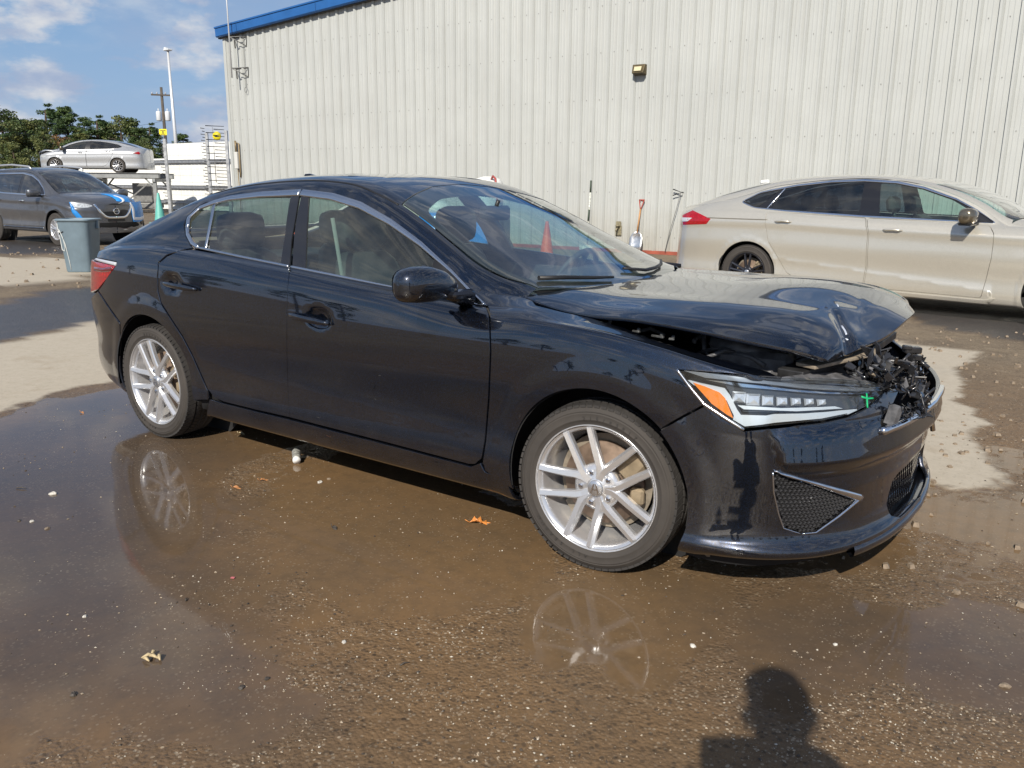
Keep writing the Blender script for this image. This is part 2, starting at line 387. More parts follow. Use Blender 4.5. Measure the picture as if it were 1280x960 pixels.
def inside(P, poly):
    x, y = P[:, 0], P[:, 1]; r = np.zeros(len(P), bool); n = len(poly); j = n - 1
    for i in range(n):
        xi, yi = poly[i]; xj, yj = poly[j]
        if yi != yj:
            c = ((yi > y) != (yj > y)) & (x < (xj - xi) * (y - yi) / (yj - yi) + xi); r ^= c
        j = i
    return r
def dist_poly(P, poly):
    d = np.full(len(P), 1e9)
    for i in range(len(poly)):
        a = poly[i]; b = poly[(i + 1) % len(poly)]; ab = b - a; L2 = ab @ ab + 1e-15
        t = np.clip(((P - a) @ ab) / L2, 0, 1); q = a + t[:, None] * ab; d = np.minimum(d, np.linalg.norm(P - q, axis=1))
    return d
def panel(name, s, uv, m, parent, res=.02, gap=.0022, lip=.014, holes=(), mirror=False, off=0.0, extra=None, thick_lip=True):
    """a trimmed piece of the surface: outline uv, edges folded in by lip; normals taken from the surface itself"""
    sc = s.sc; O = densify(np.asarray(uv) * sc, res * .6)
    if gap: O = inset(O, gap)
    H = [densify(np.asarray(h) * sc, res * .6) for h in holes]
    lo = O.min(0); hi = O.max(0)
    gx, gy = np.meshgrid(np.arange(lo[0] + res / 2, hi[0], res), np.arange(lo[1] + res / 2, hi[1], res), indexing='ij')
    G = np.stack([gx.ravel(), gy.ravel()], 1)
    k = inside(G, O)
    for h in H: k &= ~inside(G, h)
    G = G[k]
    if len(G): 
        k = dist_poly(G, O) > res * .45
        for h in H: k &= dist_poly(G, h) > res * .45
        G = G[k]
    loops = [O] + H; vs = []; ed = []
    for lp in loops:
        b = len(vs); n = len(lp); vs += [Vector(p) for p in lp]; ed += [(b + i, b + (i + 1) % n) for i in range(n)]
    vs += [Vector(p) for p in G]
    v2, e2, f2, ov, oe, of = delaunay_2d_cdt(vs, ed, [], 0, 1e-7)
    V2 = np.array([tuple(v) for v in v2]); F = np.array([tuple(f) for f in f2 if len(f) == 3])
    C = V2[F].mean(1); k = inside(C, O)
    for h in H: k &= ~inside(C, h)
    F = F[k]
    a = V2[F]; ar = np.cross(a[:, 1] - a[:, 0], a[:, 2] - a[:, 0]); F = F[np.abs(ar) > 1e-10]; ar = ar[np.abs(ar) > 1e-10]
    F = np.where((ar > 0)[:, None], F, F[:, ::-1])
    U = V2 / sc; P = s.pt(U[:, 0], U[:, 1]); Nn = s.nrm(U[:, 0], U[:, 1])
    if extra is not None: P = extra(P, Nn)
    P = P + Nn * off
    if s.sgn < 0: F = F[:, ::-1]
    V = list(P); NN = list(Nn); FF = [tuple(int(i) for i in f) for f in F]
    if lip:
        for li, lp in enumerate(loops):
            u = lp / sc; q = s.pt(u[:, 0], u[:, 1]); nq = s.nrm(u[:, 0], u[:, 1])
            if extra is not None: q = extra(q, nq)
            q = q + nq * off
            t = np.roll(q, -1, 0) - np.roll(q, 1, 0); t /= np.linalg.norm(t, axis=1, keepdims=True) + 1e-12
            sd = np.cross(t, nq); A = 0.5 * np.sum(lp[:, 0] * np.roll(lp[:, 1], -1) - np.roll(lp[:, 0], -1) * lp[:, 1])
            sg = (1 if A > 0 else -1) * s.sgn * (1 if li == 0 else -1); sd = sd * sg
            b = len(V); n = len(q); V += list(q) + list(q - nq * lip); NN += list(sd * .8 + nq * .6) + list(sd)
            for i in range(n):
                j = (i + 1) % n; f = (b + i, b + j, b + n + j, b + n + i); FF.append(f if sg < 0 else f[::-1])
    V = np.array(V); NN = np.array(NN)
    if mirror: V[:, 1] *= -1; NN[:, 1] *= -1; FF = [f[::-1] for f in FF]
    NN /= np.linalg.norm(NN, axis=1, keepdims=True) + 1e-12
    me = bpy.data.meshes.new(name); me.from_pydata([S(v) for v in V], [], FF); me.polygons.foreach_set('use_smooth', [True] * len(FF))
    me.update(); me.normals_split_custom_set_from_vertices([S(n) for n in NN])
    return link_mesh(name, me, m, parent)
def trace(s, px, step=6): return s.solve(densify(px, step), project)
def xz(p): return p[:, [0, 2]]
def trace_xz(s, pts, step=.03, mirror=False): return s.solve(densify(pts, step), xz, vis=False)
def arc(cx, cz, r, a0, a1, n=24): return [(cx + r * math.cos(rad(a0 + (a1 - a0) * i / n)), cz + r * math.sin(rad(a0 + (a1 - a0) * i / n))) for i in range(n + 1)]
def strip(name, s, uv, wd, ht, m, parent, closed=False, mirror=False, step=.015, wfun=None, offn=0.0):
    """trim bead that runs along a line on the surface: width wd, domed by ht"""
    sc = s.sc; L = densify(np.asarray(uv) * sc, step, closed); t = np.gradient(L, axis=0)
    if closed: t = np.roll(L, -1, 0) - np.roll(L, 1, 0)
    t /= np.linalg.norm(t, axis=1, keepdims=True) + 1e-12; nn = np.stack([-t[:, 1], t[:, 0]], 1)
    W_ = np.full(len(L), wd) if wfun is None else wd * wfun(np.linspace(0, 1, len(L)))
    prof = [(-.5, -.6), (-.5, .35), (-.3, .9), (0, 1.0), (.3, .9), (.5, .35), (.5, -.6)]; rows = []
    for a, h in prof:
        q = (L + nn * (a * W_)[:, None]) / sc; rows.append(s.pt(q[:, 0], q[:, 1]) + s.nrm(q[:, 0], q[:, 1]) * (h * ht + offn))
    R = np.array(rows); k, n = R.shape[:2]; V = R.reshape(-1, 3).copy()
    if mirror: V[:, 1] *= -1
    F = []
    for i in range(k - 1):
        for j in range(n if closed else n - 1):
            jj = (j + 1) % n; f = (i * n + j, i * n + jj, (i + 1) * n + jj, (i + 1) * n + j); F.append(f)
    if not closed: F += [tuple(i * n for i in range(k)), tuple(i * n + n - 1 for i in reversed(range(k)))]
    mb = MB(); mb.add(V, F, True); return mb.build(name, m, parent)
# ================================================================== the black saloon
PAINT = paint('black_blue_paint', (.003, .004, .007), (.014, .034, .085), coat_ior=1.9, flake_at=.66, metal=.75, rough=.3, dirt=(.17, .14, .105), dirt_amt=.23)
M_CHROME = mat('chrome', (.80, .81, .83), .09, 1.0)
M_SATIN = mat('satin_chrome', (.62, .64, .67), .2, 1.0)
M_BLACK = mat('black_plastic', (.012, .012, .013), .45, noise=(8, .3, .12))
M_GLOSSB = mat('gloss_black', (.008, .008, .010), .12, coat=.6)
M_RUBBER = mat('tyre_rubber', (.035, .032, .030), .75, noise=(9, .35, .1), bump=(60, .25, .002))
M_TYRE = mat('tyre_sidewall', (.047, .041, .036), .8, noise=(6, .22, .08), bump=(90, .15, .001))
M_ALLOY = mat('alloy_paint', (.70, .70, .71), .25, .7, coat=.4)
M_DARKM = mat('dark_metal', (.05, .05, .052), .5, .6, noise=(14, .4, .15))
M_RUST = mat('brake_iron', (.22, .16, .12), .6, .5, noise=(20, .35, .12))
M_CALI = mat('caliper_iron', (.34, .27, .18), .6, .5, noise=(20, .3, .1))
M_UNDER = mat('under_body', (.006, .006, .007), .8)
M_LINER = mat('wheel_liner', (.014, .014, .015), .85, noise=(7, .4), bump=(30, .3, .004))
M_SEAT = mat('seat_leather', (.045, .045, .047), .5, noise=(12, .15, .08))
M_INT = mat('interior_plastic', (.05, .05, .052), .6)
M_HEAD = mat('headliner', (.30, .29, .27), .9)
G_SIDE = glass('side_glass', (.62, .78, .73), 1.52, dirt=.05, dirtcol=(.42, .44, .38))
G_REAR = glass('privacy_glass', (.52, .66, .62), 1.52, dirt=.04)
G_WIND = glass('windscreen_glass', (.66, .84, .82), 1.50, dirt=.035)

hero = empty('black_saloon', (0, 0, 0))
tag(hero, 'black saloon with a crumpled bonnet and missing grille standing in the muddy puddle', 'car')
HX = dict(f=0.0, r=-2.67); WZ = .312

US = np.array([-3.8, -3.7, -3.6, -3.48, -3.33, -3.1, -2.9, -2.67, -2.4, -2.2, -1.95, -1.6, -1.3, -1.0, -.8, -.65, -.55, -.46, -.35, -.2, 0., .2, .4, .62])
UT = np.array([-3.62, -3.55, -3.4, -3.2, -3.05, -2.9, -2.75, -2.6, -2.4, -2.2, -1.9, -1.6, -1.4, -1.3, -1.2, -1.1, -1.0, -.85, -.7, -.55, -.4, -.25])
US = np.array(sorted(set(US.tolist()) | set(UT[2:].tolist()))); UT = US[(US >= -3.6) & (US <= -.2)]
def K(d, x=None): 
    ks = sorted(d); return curve(ks, [d[k] for k in ks], US if x is None else x)
rail_y = {-3.8: 0, -3.7: .33, -3.6: .52, -3.48: .61, -3.33: .66, -3.1: .685, -2.9: .685, -2.67: .665, -2.4: .635, -2.2: .617, -1.95: .605, -1.6: .602, -1.4: .607, -1.2: .63, -1.0: .663, -.8: .705, -.65: .735, -.55: .725, -.46: .69, -.35: .70, -.2: .71, 0: .715, .2: .71, .4: .695, .62: .665}
rail_z = {-3.8: .965, -3.7: .967, -3.6: .97, -3.48: .98, -3.33: 1.0, -3.1: 1.055, -2.9: 1.115, -2.67: 1.185, -2.4: 1.252, -2.2: 1.284, -1.95: 1.305, -1.6: 1.310, -1.4: 1.288, -1.2: 1.222, -1.0: 1.128, -.8: 1.022, -.65: .955, -.55: .928, -.46: .920, -.35: .905, -.2: .882, 0: .852, .2: .812, .4: .778, .62: .752}
crease_z = {-3.8: .90, -3.6: .905, -3.33: .92, -3.1: .935, -2.67: .937, -2.2: .93, -1.6: .912, -1.0: .883, -.5: .850, -.35: .856, -.2: .857, 0: .848, .2: .822, .4: .782, .62: .742}
belt_z = {-3.8: .95, -3.6: .952, -3.33: .965, -3.1: .99, -2.9: 1.005, -2.67: 1.018, -2.33: 1.008, -1.97: .990, -1.6: .966, -1.0: .920, -.65: .897, -.5: .888, -.35: .893, -.2: .876, 0: .856, .2: .822, .4: .786, .62: .752}
body_y = {-3.8: 0, -3.7: .40, -3.6: .62, -3.48: .735, -3.33: .805, -3.1: .858, -2.9: .876, -2.67: .886, -2.2: .888, -1.3: .890, -.5: .886, 0: .886, .2: .880, .4: .862, .62: .815}
belt_y = {-3.8: 0, -3.7: .36, -3.6: .56, -3.48: .665, -3.33: .73, -3.1: .775, -2.9: .79, -2.67: .795, -2.2: .80, -1.6: .80, -.65: .80, -.5: .795, -.35: .785, -.2: .78, 0: .775, .2: .765, .4: .745, .62: .715}
rear_x = {-3.8: -3.63, -3.7: -3.615, -3.6: -3.565, -3.48: -3.475, -3.33: -3.33, -3.1: -3.1}
def hero_side():
    x = np.where(US < -3.1, K(rear_x), US); by = K(body_y); cz = K(crease_z); bz = K(belt_z); gy = K(belt_y); ry = K(rail_y); rz = K(rail_z)
    sc_ = by / .888; rr = np.clip((-3.0 - US) / .6, 0, 1); ff = np.clip((US + .5) / .5, 0, 1)
    L = []
    L.append((x + rr * .05, by - .10 * sc_ - .02, .175 + .06 * rr + 0 * x))
    L.append((x + rr * .03, by - .040 * sc_, .188 + .06 * rr))
    L.append((x + rr * .01, by - .022 * sc_, .235 + .05 * rr))
    L.append((x, by - .012 * sc_, .305 + .03 * rr))
    L.append((x, by - .016 * sc_, .45 + 0 * x))
    L.append((x, by + .002 * sc_, .64 + 0 * x))
    L.append((x + rr * .02, by - .003 * sc_, np.minimum(.79, cz - .06)))
    L.append((x + rr * .03, by - .019 * sc_, cz - .012))
    L.append((x + rr * .035, by - .026 * sc_, cz + .004))
    L.append((x + rr * .05, gy + (by - gy) * .48, cz + (bz - cz) * .62))
    L.append((x + rr * .07, gy, bz))
    for t in (.12, .4, .72, 1.0):
        bul = .016 * 4 * t * (1 - t) * (1 - ff)
        L.append((x + rr * (.07 + .03 * t), gy + (ry - gy) * t + bul, bz + (rz - bz) * t))
    P = np.array([np.stack(l, 1) for l in L]).swapaxes(0, 1); P[:, :, 1] *= -1
    kv = np.array([.02, .10, .15, .22, .36, .55, .71, .80, .82, .86, .93, .97, 1.06, 1.16, 1.25])
    def bump(p):
        d = np.zeros(len(p)); y = -p[:, 1]
        for xw in (0.0, -2.67):
            r = np.hypot(p[:, 0] - xw, p[:, 2] - WZ)
            t = np.clip((.465 - r) / .075, 0, 1); d += .0065 * t * t * (3 - 2 * t) * (y > .6)
        # flank sweeps in a little below the shoulder and above the sill
        for (hx, hz) in ((-1.35, .775), (-2.42, .845)):
            q = ((p[:, 0] - hx) / .062)**2 + ((p[:, 2] - hz) / .036)**2; d -= .026 * np.exp(-q * q * .8) * (y > .6)
        return d
    return Net(US, kv, P, sgn=1, bumpf=bump)
SIDE = hero_side()
# orient: outward normal must have negative y
if SIDE.nrm([-1.3], [.36])[0][1] > 0: SIDE.sgn = -1; SIDE._g = None

zc_ = {-3.62: .99, -3.55: 1.02, -3.4: 1.035, -3.2: 1.055, -3.05: 1.08, -2.9: 1.135, -2.75: 1.20, -2.6: 1.262, -2.4: 1.325, -2.2: 1.358, -1.9: 1.382, -1.6: 1.384, -1.4: 1.362, -1.3: 1.336, -1.2: 1.300, -1.1: 1.262, -1.0: 1.222, -.85: 1.155, -.7: 1.088, -.55: 1.022, -.4: .965, -.25: .915}
def hero_top():
    zc = curve(sorted(zc_), [zc_[k] for k in sorted(zc_)], UT); ry = K(rail_y, UT); rz = K(rail_z, UT)
    rr = np.clip((-3.0 - UT) / .6, 0, 1)
    s_ = [1, .99, .97, .94, .88, .75, .5, .25, 0]; s_ = np.array([-a for a in s_] + [a for a in s_[::-1][1:]]); P = []
    for s in s_:
        a = abs(s); h = .42 * a * a + .58 * a**15; P.append(np.stack([UT + 0 * s + .10 * rr * a * a, ry * s, zc - (zc - rz) * h], 1))
    P = np.array(P).swapaxes(0, 1); n = Net(UT, s_, P, sgn=1)
    if n.nrm([-1.8], [0.])[0][2] < 0: n.sgn = -1
    n.sc = np.array([1.0, .64]); return n
TOP = hero_top()

# ---------------------------------------------------------------- painted side panels
def hsolve(pts): return trace_xz(SIDE, pts)
ARC_R = arc(HX['r'], WZ, .352, -13, 193); ARC_F = arc(HX['f'], WZ, .352, -17, 192)
rail_uv = lambda a, b, n=30: [(u, 1.25) for u in np.linspace(a, b, n)]
def uvs(px, step=5): return [tuple(q) for q in trace(SIDE, px + [px[-1]], step)[:-1]] if False else [tuple(q) for q in SIDE.solve(densify(px, step, False), project)]
seam_b = uvs([(362.5, 333.5), (359.5, 360), (358.5, 387), (358.5, 440), (360, 490), (362, 522)])
bottom_r = uvs([(362, 522), (320, 512.5), (280, 502.5)])
rear_cut = uvs([(280, 502.5), (268, 497), (260, 487), (250, 464), (240, 442), (229, 421), (214, 398), (202, 379), (198, 364), (197.5, 346), (198.5, 329), (209, 320), (226, 313.5), (240, 311.5)])
belt_r = uvs([(240, 311.5), (300, 322), (362.5, 333.5)])
belt_f = uvs([(362.5, 333.5), (420, 345.5), (480, 357.5), (550, 371), (607, 382.5)])
front_cut = uvs([(607, 382.5), (611, 392), (612.5, 440), (610, 500), (606, 550), (602, 573), (594, 580.5), (586, 580.5)])
bottom_f = uvs([(586, 580.5), (480, 552.5), (362, 522)])
rear_door = panel('rear_door', SIDE, seam_b + bottom_r[1:] + rear_cut[1:] + belt_r[1:-1], PAINT, hero, res=.014)
front_door = panel('front_door', SIDE, belt_f + front_cut[1:] + bottom_f[1:] + seam_b[::-1][1:-1], PAINT, hero, res=.014)
# rocker
rock_top = [q for q in (bottom_r[::-1] + bottom_f[::-1][0:0])]
sill_f = uvs([(601, 578), (605, 588), (634, 594)]); 
rk = [(-2.30, .30)]
rocker_uv = uvs([(262, 499), (280, 504.5), (362, 524.5), (480, 555), (588, 583), (600, 578.5), (606, 590), (632, 598)]) 
rocker_lo = [(u, .04) for u in np.linspace(-.33, -2.30, 60)]
panel('rocker_panel', SIDE, rocker_uv + rocker_lo, PAINT, hero, res=.016)
# fender
fe_top = uvs([(609.5, 383), (629, 372), (649, 363), (660, 369), (670, 382), (702, 390), (735, 397), (780, 410), (815, 424), (865, 440), (912, 451), (960, 464.5), (973, 471)])
fe_lamp = uvs([(945, 469.5), (905, 466.5), (870, 463.5), (846, 462), (862, 484), (880, 506), (850, 522), (828, 535)])
ang0 = 0
fp = SIDE.pt([fe_lamp[-1][0]], [fe_lamp[-1][1]])[0]; a_end = math.degrees(math.atan2(fp[2] - WZ, fp[0]))
fe_arc = [tuple(q) for q in hsolve(arc(0, WZ, .352, a_end, 192, 40))[:-20]] if False else [tuple(q) for q in SIDE.solve(np.array(arc(0, WZ, .352, a_end, 194, 50)), xz, vis=False)]
fe_back = uvs([(606.5, 589), (603.2, 577), (607.4, 550), (611.4, 500), (613.8, 440), (612.4, 392)])
fender = panel('front_fender', SIDE, fe_top + fe_lamp + fe_arc + fe_back, PAINT, hero, res=.013)
# quarter panel with the C pillar
q_arc = [tuple(q) for q in SIDE.solve(np.array(arc(-2.67, WZ, .352, -8, 165, 60)), xz, vis=False)]
q_seam = uvs([(150.5, 403), (139, 387), (123, 363)])
q_lamp = uvs([(133, 347), (145.5, 331), (146, 327.5), (121, 322)])
q_top = [(u, 1.25) for u in np.linspace(-3.55, -2.50, 40)]
q_dlo = uvs([(262, 250), (246, 259), (234, 270), (229.5, 280), (232, 295), (238, 307), (242, 311.5)])
q_cut = uvs([(239, 310.5), (225, 312.5), (208, 319), (197.4, 328.5), (196.4, 346), (196.9, 364), (200.9, 379.7), (213, 398.8), (228, 422), (239, 443), (249, 465), (258.8, 487.5), (260, 500)])
quarter = panel('rear_fender', SIDE, q_arc + q_seam + q_lamp + q_top + q_dlo[:-1] + q_cut, PAINT, hero, res=.014)
# rear bumper
b_up = uvs([(122, 364), (138, 388.5), (149.5, 404)])
b_arc = [tuple(q) for q in SIDE.solve(np.array(arc(-2.67, WZ, .352, 167, 205, 20)), xz, vis=False)]
rear_bumper = panel('rear_bumper', SIDE, b_up + b_arc + [(u, .05) for u in np.linspace(-3.06, -3.79, 30)] + [(-3.79, v) for v in np.linspace(.05, .56, 12)] + [(-3.62, .56), (-3.52, .565), (-3.45, .57)], PAINT, hero, res=.018)
M_RED = mat('lamp_red', (.34, .004, .008), .15, coat=1.0, noise=(60, .5))
lamp_uv = uvs([(121, 327), (145, 332), (133, 349), (122, 362)]) + [(-3.56, .60), (-3.62, .68), (-3.62, .78), (-3.55, .80)]
tl = panel('tail_light', SIDE, lamp_uv, M_RED, hero, res=.014)
strip('lamp_rib', SIDE, uvs([(118, 336), (128, 337.5), (140, 336)]), .012, .004, mat('lamp_dark_red', (.12, .004, .006), .15, coat=1), tl)
strip('lamp_trim', SIDE, uvs([(120, 324), (132, 327), (145, 330)]), .012, .005, mat('lamp_clear', (.5, .52, .56), .1, coat=1), tl)
# painted pillars above the windows: from the window line up to the roof rail
p_lo = uvs([(262, 252.5), (287, 246), (325, 241.5), (376, 239), (415, 243.5), (452, 255), (490, 275.5), (527.5, 302.5), (565, 336.5), (590, 362.5), (606, 381.5)])
p_hi = [(u, 1.25) for u in np.linspace(-.47, -2.50, 90)]
panel('roof_rail', SIDE, p_lo + [(-.50, .95), (-.47, 1.0)] + p_hi, PAINT, hero, res=.016, gap=0)

# ---------------------------------------------------------------- windows, chrome, pillars
dlo_lo = [(239, 306), (300, 319), (362, 331), (480, 355.5), (598, 379)]
g_rq = uvs([(238, 277), (252, 263), (267.5, 257), (262, 285), (256, 311), (246, 308), (237, 292)])
panel('quarter_window', SIDE, g_rq, G_REAR, hero, res=.03, gap=0, lip=0, off=-.006)
g_rd = uvs([(268.5, 256.5), (290, 249), (326, 246), (363, 245.5), (357, 290), (351, 330.5), (300, 320.5), (257.5, 311)])
panel('rear_door_window', SIDE, g_rd, G_REAR, hero, res=.03, gap=0, lip=0, off=-.006)
g_fd = uvs([(385, 244.5), (415, 247.5), (448, 258), (486, 279), (524, 308), (544, 326), (543, 368), (480, 355), (380, 335)])
panel('front_door_window', SIDE, g_fd, G_SIDE, hero, res=.03, gap=0, lip=0, off=-.006)
# black pillar covers
M_PILLAR = mat('pillar_black', (.014, .014, .016), .22, coat=.4)
panel('door_pillar', SIDE, uvs([(363.5, 243), (374, 242.5), (364, 300), (361.5, 333), (350, 331), (356.5, 290)]), M_PILLAR, hero, res=.02, gap=.001, lip=.01, off=-.001)
panel('door_pillar', SIDE, uvs([(377, 242.5), (386, 243), (383, 290), (381.5, 336), (365, 333.5), (367, 300)]), M_PILLAR, hero, res=.02, gap=.001, lip=.01, off=-.001)
panel('mirror_sail', SIDE, uvs([(542, 323), (566, 342), (598, 379), (570, 373.5), (541, 368)]), M_BLACK, hero, res=.02, gap=.001, lip=.01, off=-.003)
strip('window_divider', SIDE, uvs([(267.5, 256), (262, 284), (256.5, 312)]), .018, .003, M_SATIN, hero)
ch_top = uvs([(234, 284), (236, 272), (250, 259.5), (268, 252.5), (287, 247.5), (325, 243), (375, 240.5)])
ch_top2 = uvs([(377, 240.7), (415, 245.5), (450, 256.5), (488, 277.5), (526, 305), (564, 339), (590, 366), (606, 381.5)])
ch_rr = uvs([(234, 284), (234.5, 293), (240, 304), (248, 309.5)])
ch_bot = uvs([(248, 309.5), (300, 320.8), (361, 333)]); ch_bot2 = uvs([(364, 333.5), (420, 344.8), (480, 356.8), (550, 370.5), (606, 381.5)])
for nm, ln, wd in (('window_trim', ch_rr + ch_top[0:0], .020), ('window_trim', ch_top, .024), ('window_trim', ch_top2, .024), ('window_trim', ch_bot, .012), ('window_trim', ch_bot2, .012)):
    strip(nm, SIDE, ln, wd, .006, M_CHROME if wd > .03 else M_SATIN, hero)
# seals
for ln in ([(243, 305), (252, 309)],): pass
# cut line at the pillar foot, door edges catch light
strip('seam_line', SIDE, uvs([(598, 365), (607, 357)]), .003, .0008, M_BLACK, hero)

# door handles
def handle(px_a, px_b, hx, hz):
    a, b = SIDE.solve(np.array([px_a, px_b]), project)
    L = np.linspace(a, b, 15); p = SIDE.raw(L[:, 0], L[:, 1]); n = SIDE.rawn(L[:, 0], L[:, 1]); mb = MB(); rows = []
    for i in range(15):
        t = i / 14; e = min(1, 4 * t + .15) * min(1, 4 * (1 - t) + .15); c = p[i] + n[i] * (.012 + .020 * math.sin(math.pi * min(1, max(0, t * 1.0)))**.6)
        hh = .013 * (.55 + .45 * e) ; dd = .007
        rows.append([c + np.array([0, 0, hh * math.sin(q)]) + n[i] * dd * math.cos(q) for q in np.linspace(0, 2 * math.pi, 12, endpoint=False)])
    V = [v for r_ in rows for v in r_]; F = [(i * 12 + k, i * 12 + (k + 1) % 12, (i + 1) * 12 + (k + 1) % 12, (i + 1) * 12 + k) for i in range(14) for k in range(12)]
    F += [tuple(range(11, -1, -1)), tuple(14 * 12 + k for k in range(12))]
    mb.add(V, F, True); return mb
handle((364, 393), (414, 404.5), 0, 0).build('handle', PAINT, front_door)
handle((211, 354), (248, 362), 0, 0).build('handle', PAINT, rear_door)

# ---------------------------------------------------------------- roof, glass, boot
hd = [tuple(q) for q in TOP.solve(densify([(500, 249.5), (540, 243), (575, 239.5), (605, 238)], 8, False), project)]
vL = -.955
def top_uv(x, s): return (x, s)
head = [(-1.150, -.90), (-1.20, -.7), (-1.265, -.4), (-1.295, 0), (-1.265, .4), (-1.20, .7), (-1.150, .90)]
rear_h = [(-2.50, .88), (-2.55, .5), (-2.57, 0), (-2.55, -.5), (-2.50, -.88)]
def dens(l, st=.03): return [tuple(q) for q in densify(l, st, False)]
roof_uv = dens(head) + dens([(-1.16, .92), (-1.3, .935), (-2.4, .935), (-2.50, .90)]) + dens(rear_h) + dens([(-2.50, -.90), (-2.4, -.935), (-1.3, -.935), (-1.16, -.92)])
sun_o = fillet([(-1.42, -.60), (-1.42, .60), (-1.86, .60), (-1.86, -.60)], .05)
panel('roof', TOP, roof_uv, PAINT, hero, res=.03, holes=[sun_o])
panel('sunroof', TOP, sun_o, mat('sunroof_glass', (.006, .007, .009), .04, coat=1.0), hero, res=.03, gap=.008, lip=.01, off=-.003)
for sg in (-1, 1):
    rs = dens([(-.42, .90 * sg), (-.6, .90 * sg), (-.9, .895 * sg), (-1.15, .90 * sg), (-1.3, .935 * sg), (-2.4, .935 * sg), (-2.5, .90 * sg), (-3.1, .90 * sg)])
    rail = dens([(-3.1, 1.0 * sg), (-.42, 1.0 * sg)])
    panel('roof_edge', TOP, rs + rail, PAINT, hero, res=.022, gap=0, lip=.004)
    strip('roof_moulding', TOP, dens([(-1.16, .915 * sg), (-1.3, .935 * sg), (-2.4, .935 * sg), (-2.5, .90 * sg)]), .010, .002, M_BLACK, hero)
# windscreen with its printed band
wb = [(-.42, -.88), (-.36, -.7), (-.30, -.4), (-.275, 0), (-.30, .4), (-.36, .7), (-.42, .88)]
ws = dens(wb) + dens([(-.9, .885), (-1.145, .885)]) + dens(head[::-1]) + dens([(-1.145, -.885), (-.9, -.885)])
wi = fillet([(-.47, -.80), (-.40, -.6), (-.35, 0), (-.40, .6), (-.47, .80), (-.9, .81), (-1.06, .79), (-1.15, .5), (-1.17, 0), (-1.15, -.5), (-1.06, -.79), (-.9, -.81)], .06)
panel('windscreen', TOP, ws, G_WIND, hero, res=.035, gap=.002, lip=0, off=-.002)
M_FRIT = mat('screen_band', (.012, .012, .014), .6)
panel('screen_band', TOP, ws, M_FRIT, hero, res=.03, gap=.004, lip=0, off=-.007, holes=[wi])
bw = dens([(-2.53, -.86), (-2.58, -.5), (-2.60, 0), (-2.58, .5), (-2.53, .86)]) + dens([(-3.04, .86), (-3.08, .4), (-3.09, 0), (-3.08, -.4), (-3.04, -.86)])
panel('rear_window', TOP, bw, G_REAR, hero, res=.04, gap=.002, lip=0, off=-.002)
bl = dens([(-3.06, -.90), (-3.11, -.4), (-3.12, 0), (-3.11, .4), (-3.06, .90)]) + dens([(-3.56, .97), (-3.61, .5), (-3.615, 0), (-3.61, -.5), (-3.56, -.97)])
panel('boot_lid', TOP, bl, PAINT, hero, res=.03)
panel('boot_face', SIDE, [(-3.795, v) for v in np.linspace(.57, 1.24, 16)] + [(u, 1.24) for u in np.linspace(-3.79, -3.6, 8)] + [(-3.63, v) for v in np.linspace(1.2, .57, 14)], PAINT, hero, res=.03)
# shark fin
mb = MB(); f0 = np.array([-2.33, 0.0, 1.335])
pr = [(-.09, 0), (.08, 0), (.05, .022), (.0, .042), (-.05, .052), (-.085, .050)]
Vv = []
for (x, z) in pr:
    wdt = .028 * (1 - z / .07); Vv += [(f0[0] + x, wdt, f0[2] + z), (f0[0] + x, -wdt, f0[2] + z)]
n = len(pr); Fv = [(2 * i, 2 * ((i + 1) % n), 2 * ((i + 1) % n) + 1, 2 * i + 1) for i in range(n)] + [tuple(2 * i for i in reversed(range(n))), tuple(2 * i + 1 for i in range(n))]
mb.add(Vv, Fv, False); mb.build('antenna_fin', M_GLOSSB, hero, bevel=.004)

# ---------------------------------------------------------------- far flank: the same panels mirrored
FAR_full = dens([(-3.79, .05), (-3.05, .05)], .05) + [tuple(q) for q in SIDE.solve(np.array(arc(-2.67, WZ, .352, 200, -20, 40)), xz, vis=False)] + dens([(-2.25, .05), (-.37, .05)], .05) + [tuple(q) for q in SIDE.solve(np.array(arc(0, WZ, .352, 200, 40, 40)), xz, vis=False)] + dens([(.40, .55), (.61, .80), (.61, 1.24)], .05)
FAR_full += [(u, 1.24) for u in np.linspace(.55, -3.79, 80)]
dlo_uv = ch_top[::-1][0:0] + uvs([(248, 309.5), (300, 320.8), (361, 333), (480, 356.8), (600, 380)]) + uvs([(590, 366), (564, 339), (526, 305), (488, 277.5), (450, 256.5), (415, 245.5), (376, 240.5), (325, 243), (287, 247.5), (268, 252.5), (250, 259.5), (236, 272), (234, 284), (234.5, 293), (240, 304)])
far = panel('far_flank', SIDE, FAR_full, PAINT, hero, res=.035, gap=0, mirror=True, holes=[dlo_uv])
for nm, px in (('quarter_window', g_rq), ('rear_door_window', g_rd), ('front_door_window', g_fd)):
    panel(nm, SIDE, px, G_SIDE, hero, res=.05, gap=0, lip=0, off=-.006, mirror=True)
panel('door_pillar', SIDE, uvs([(363.5, 243), (386, 243), (383, 290), (381.5, 336), (350, 331), (356.5, 290)]), M_PILLAR, hero, res=.04, gap=.001, lip=.03, off=-.004, mirror=True)
strip('window_trim', SIDE, dlo_uv, .02, .006, M_SATIN, hero, closed=True, mirror=True)

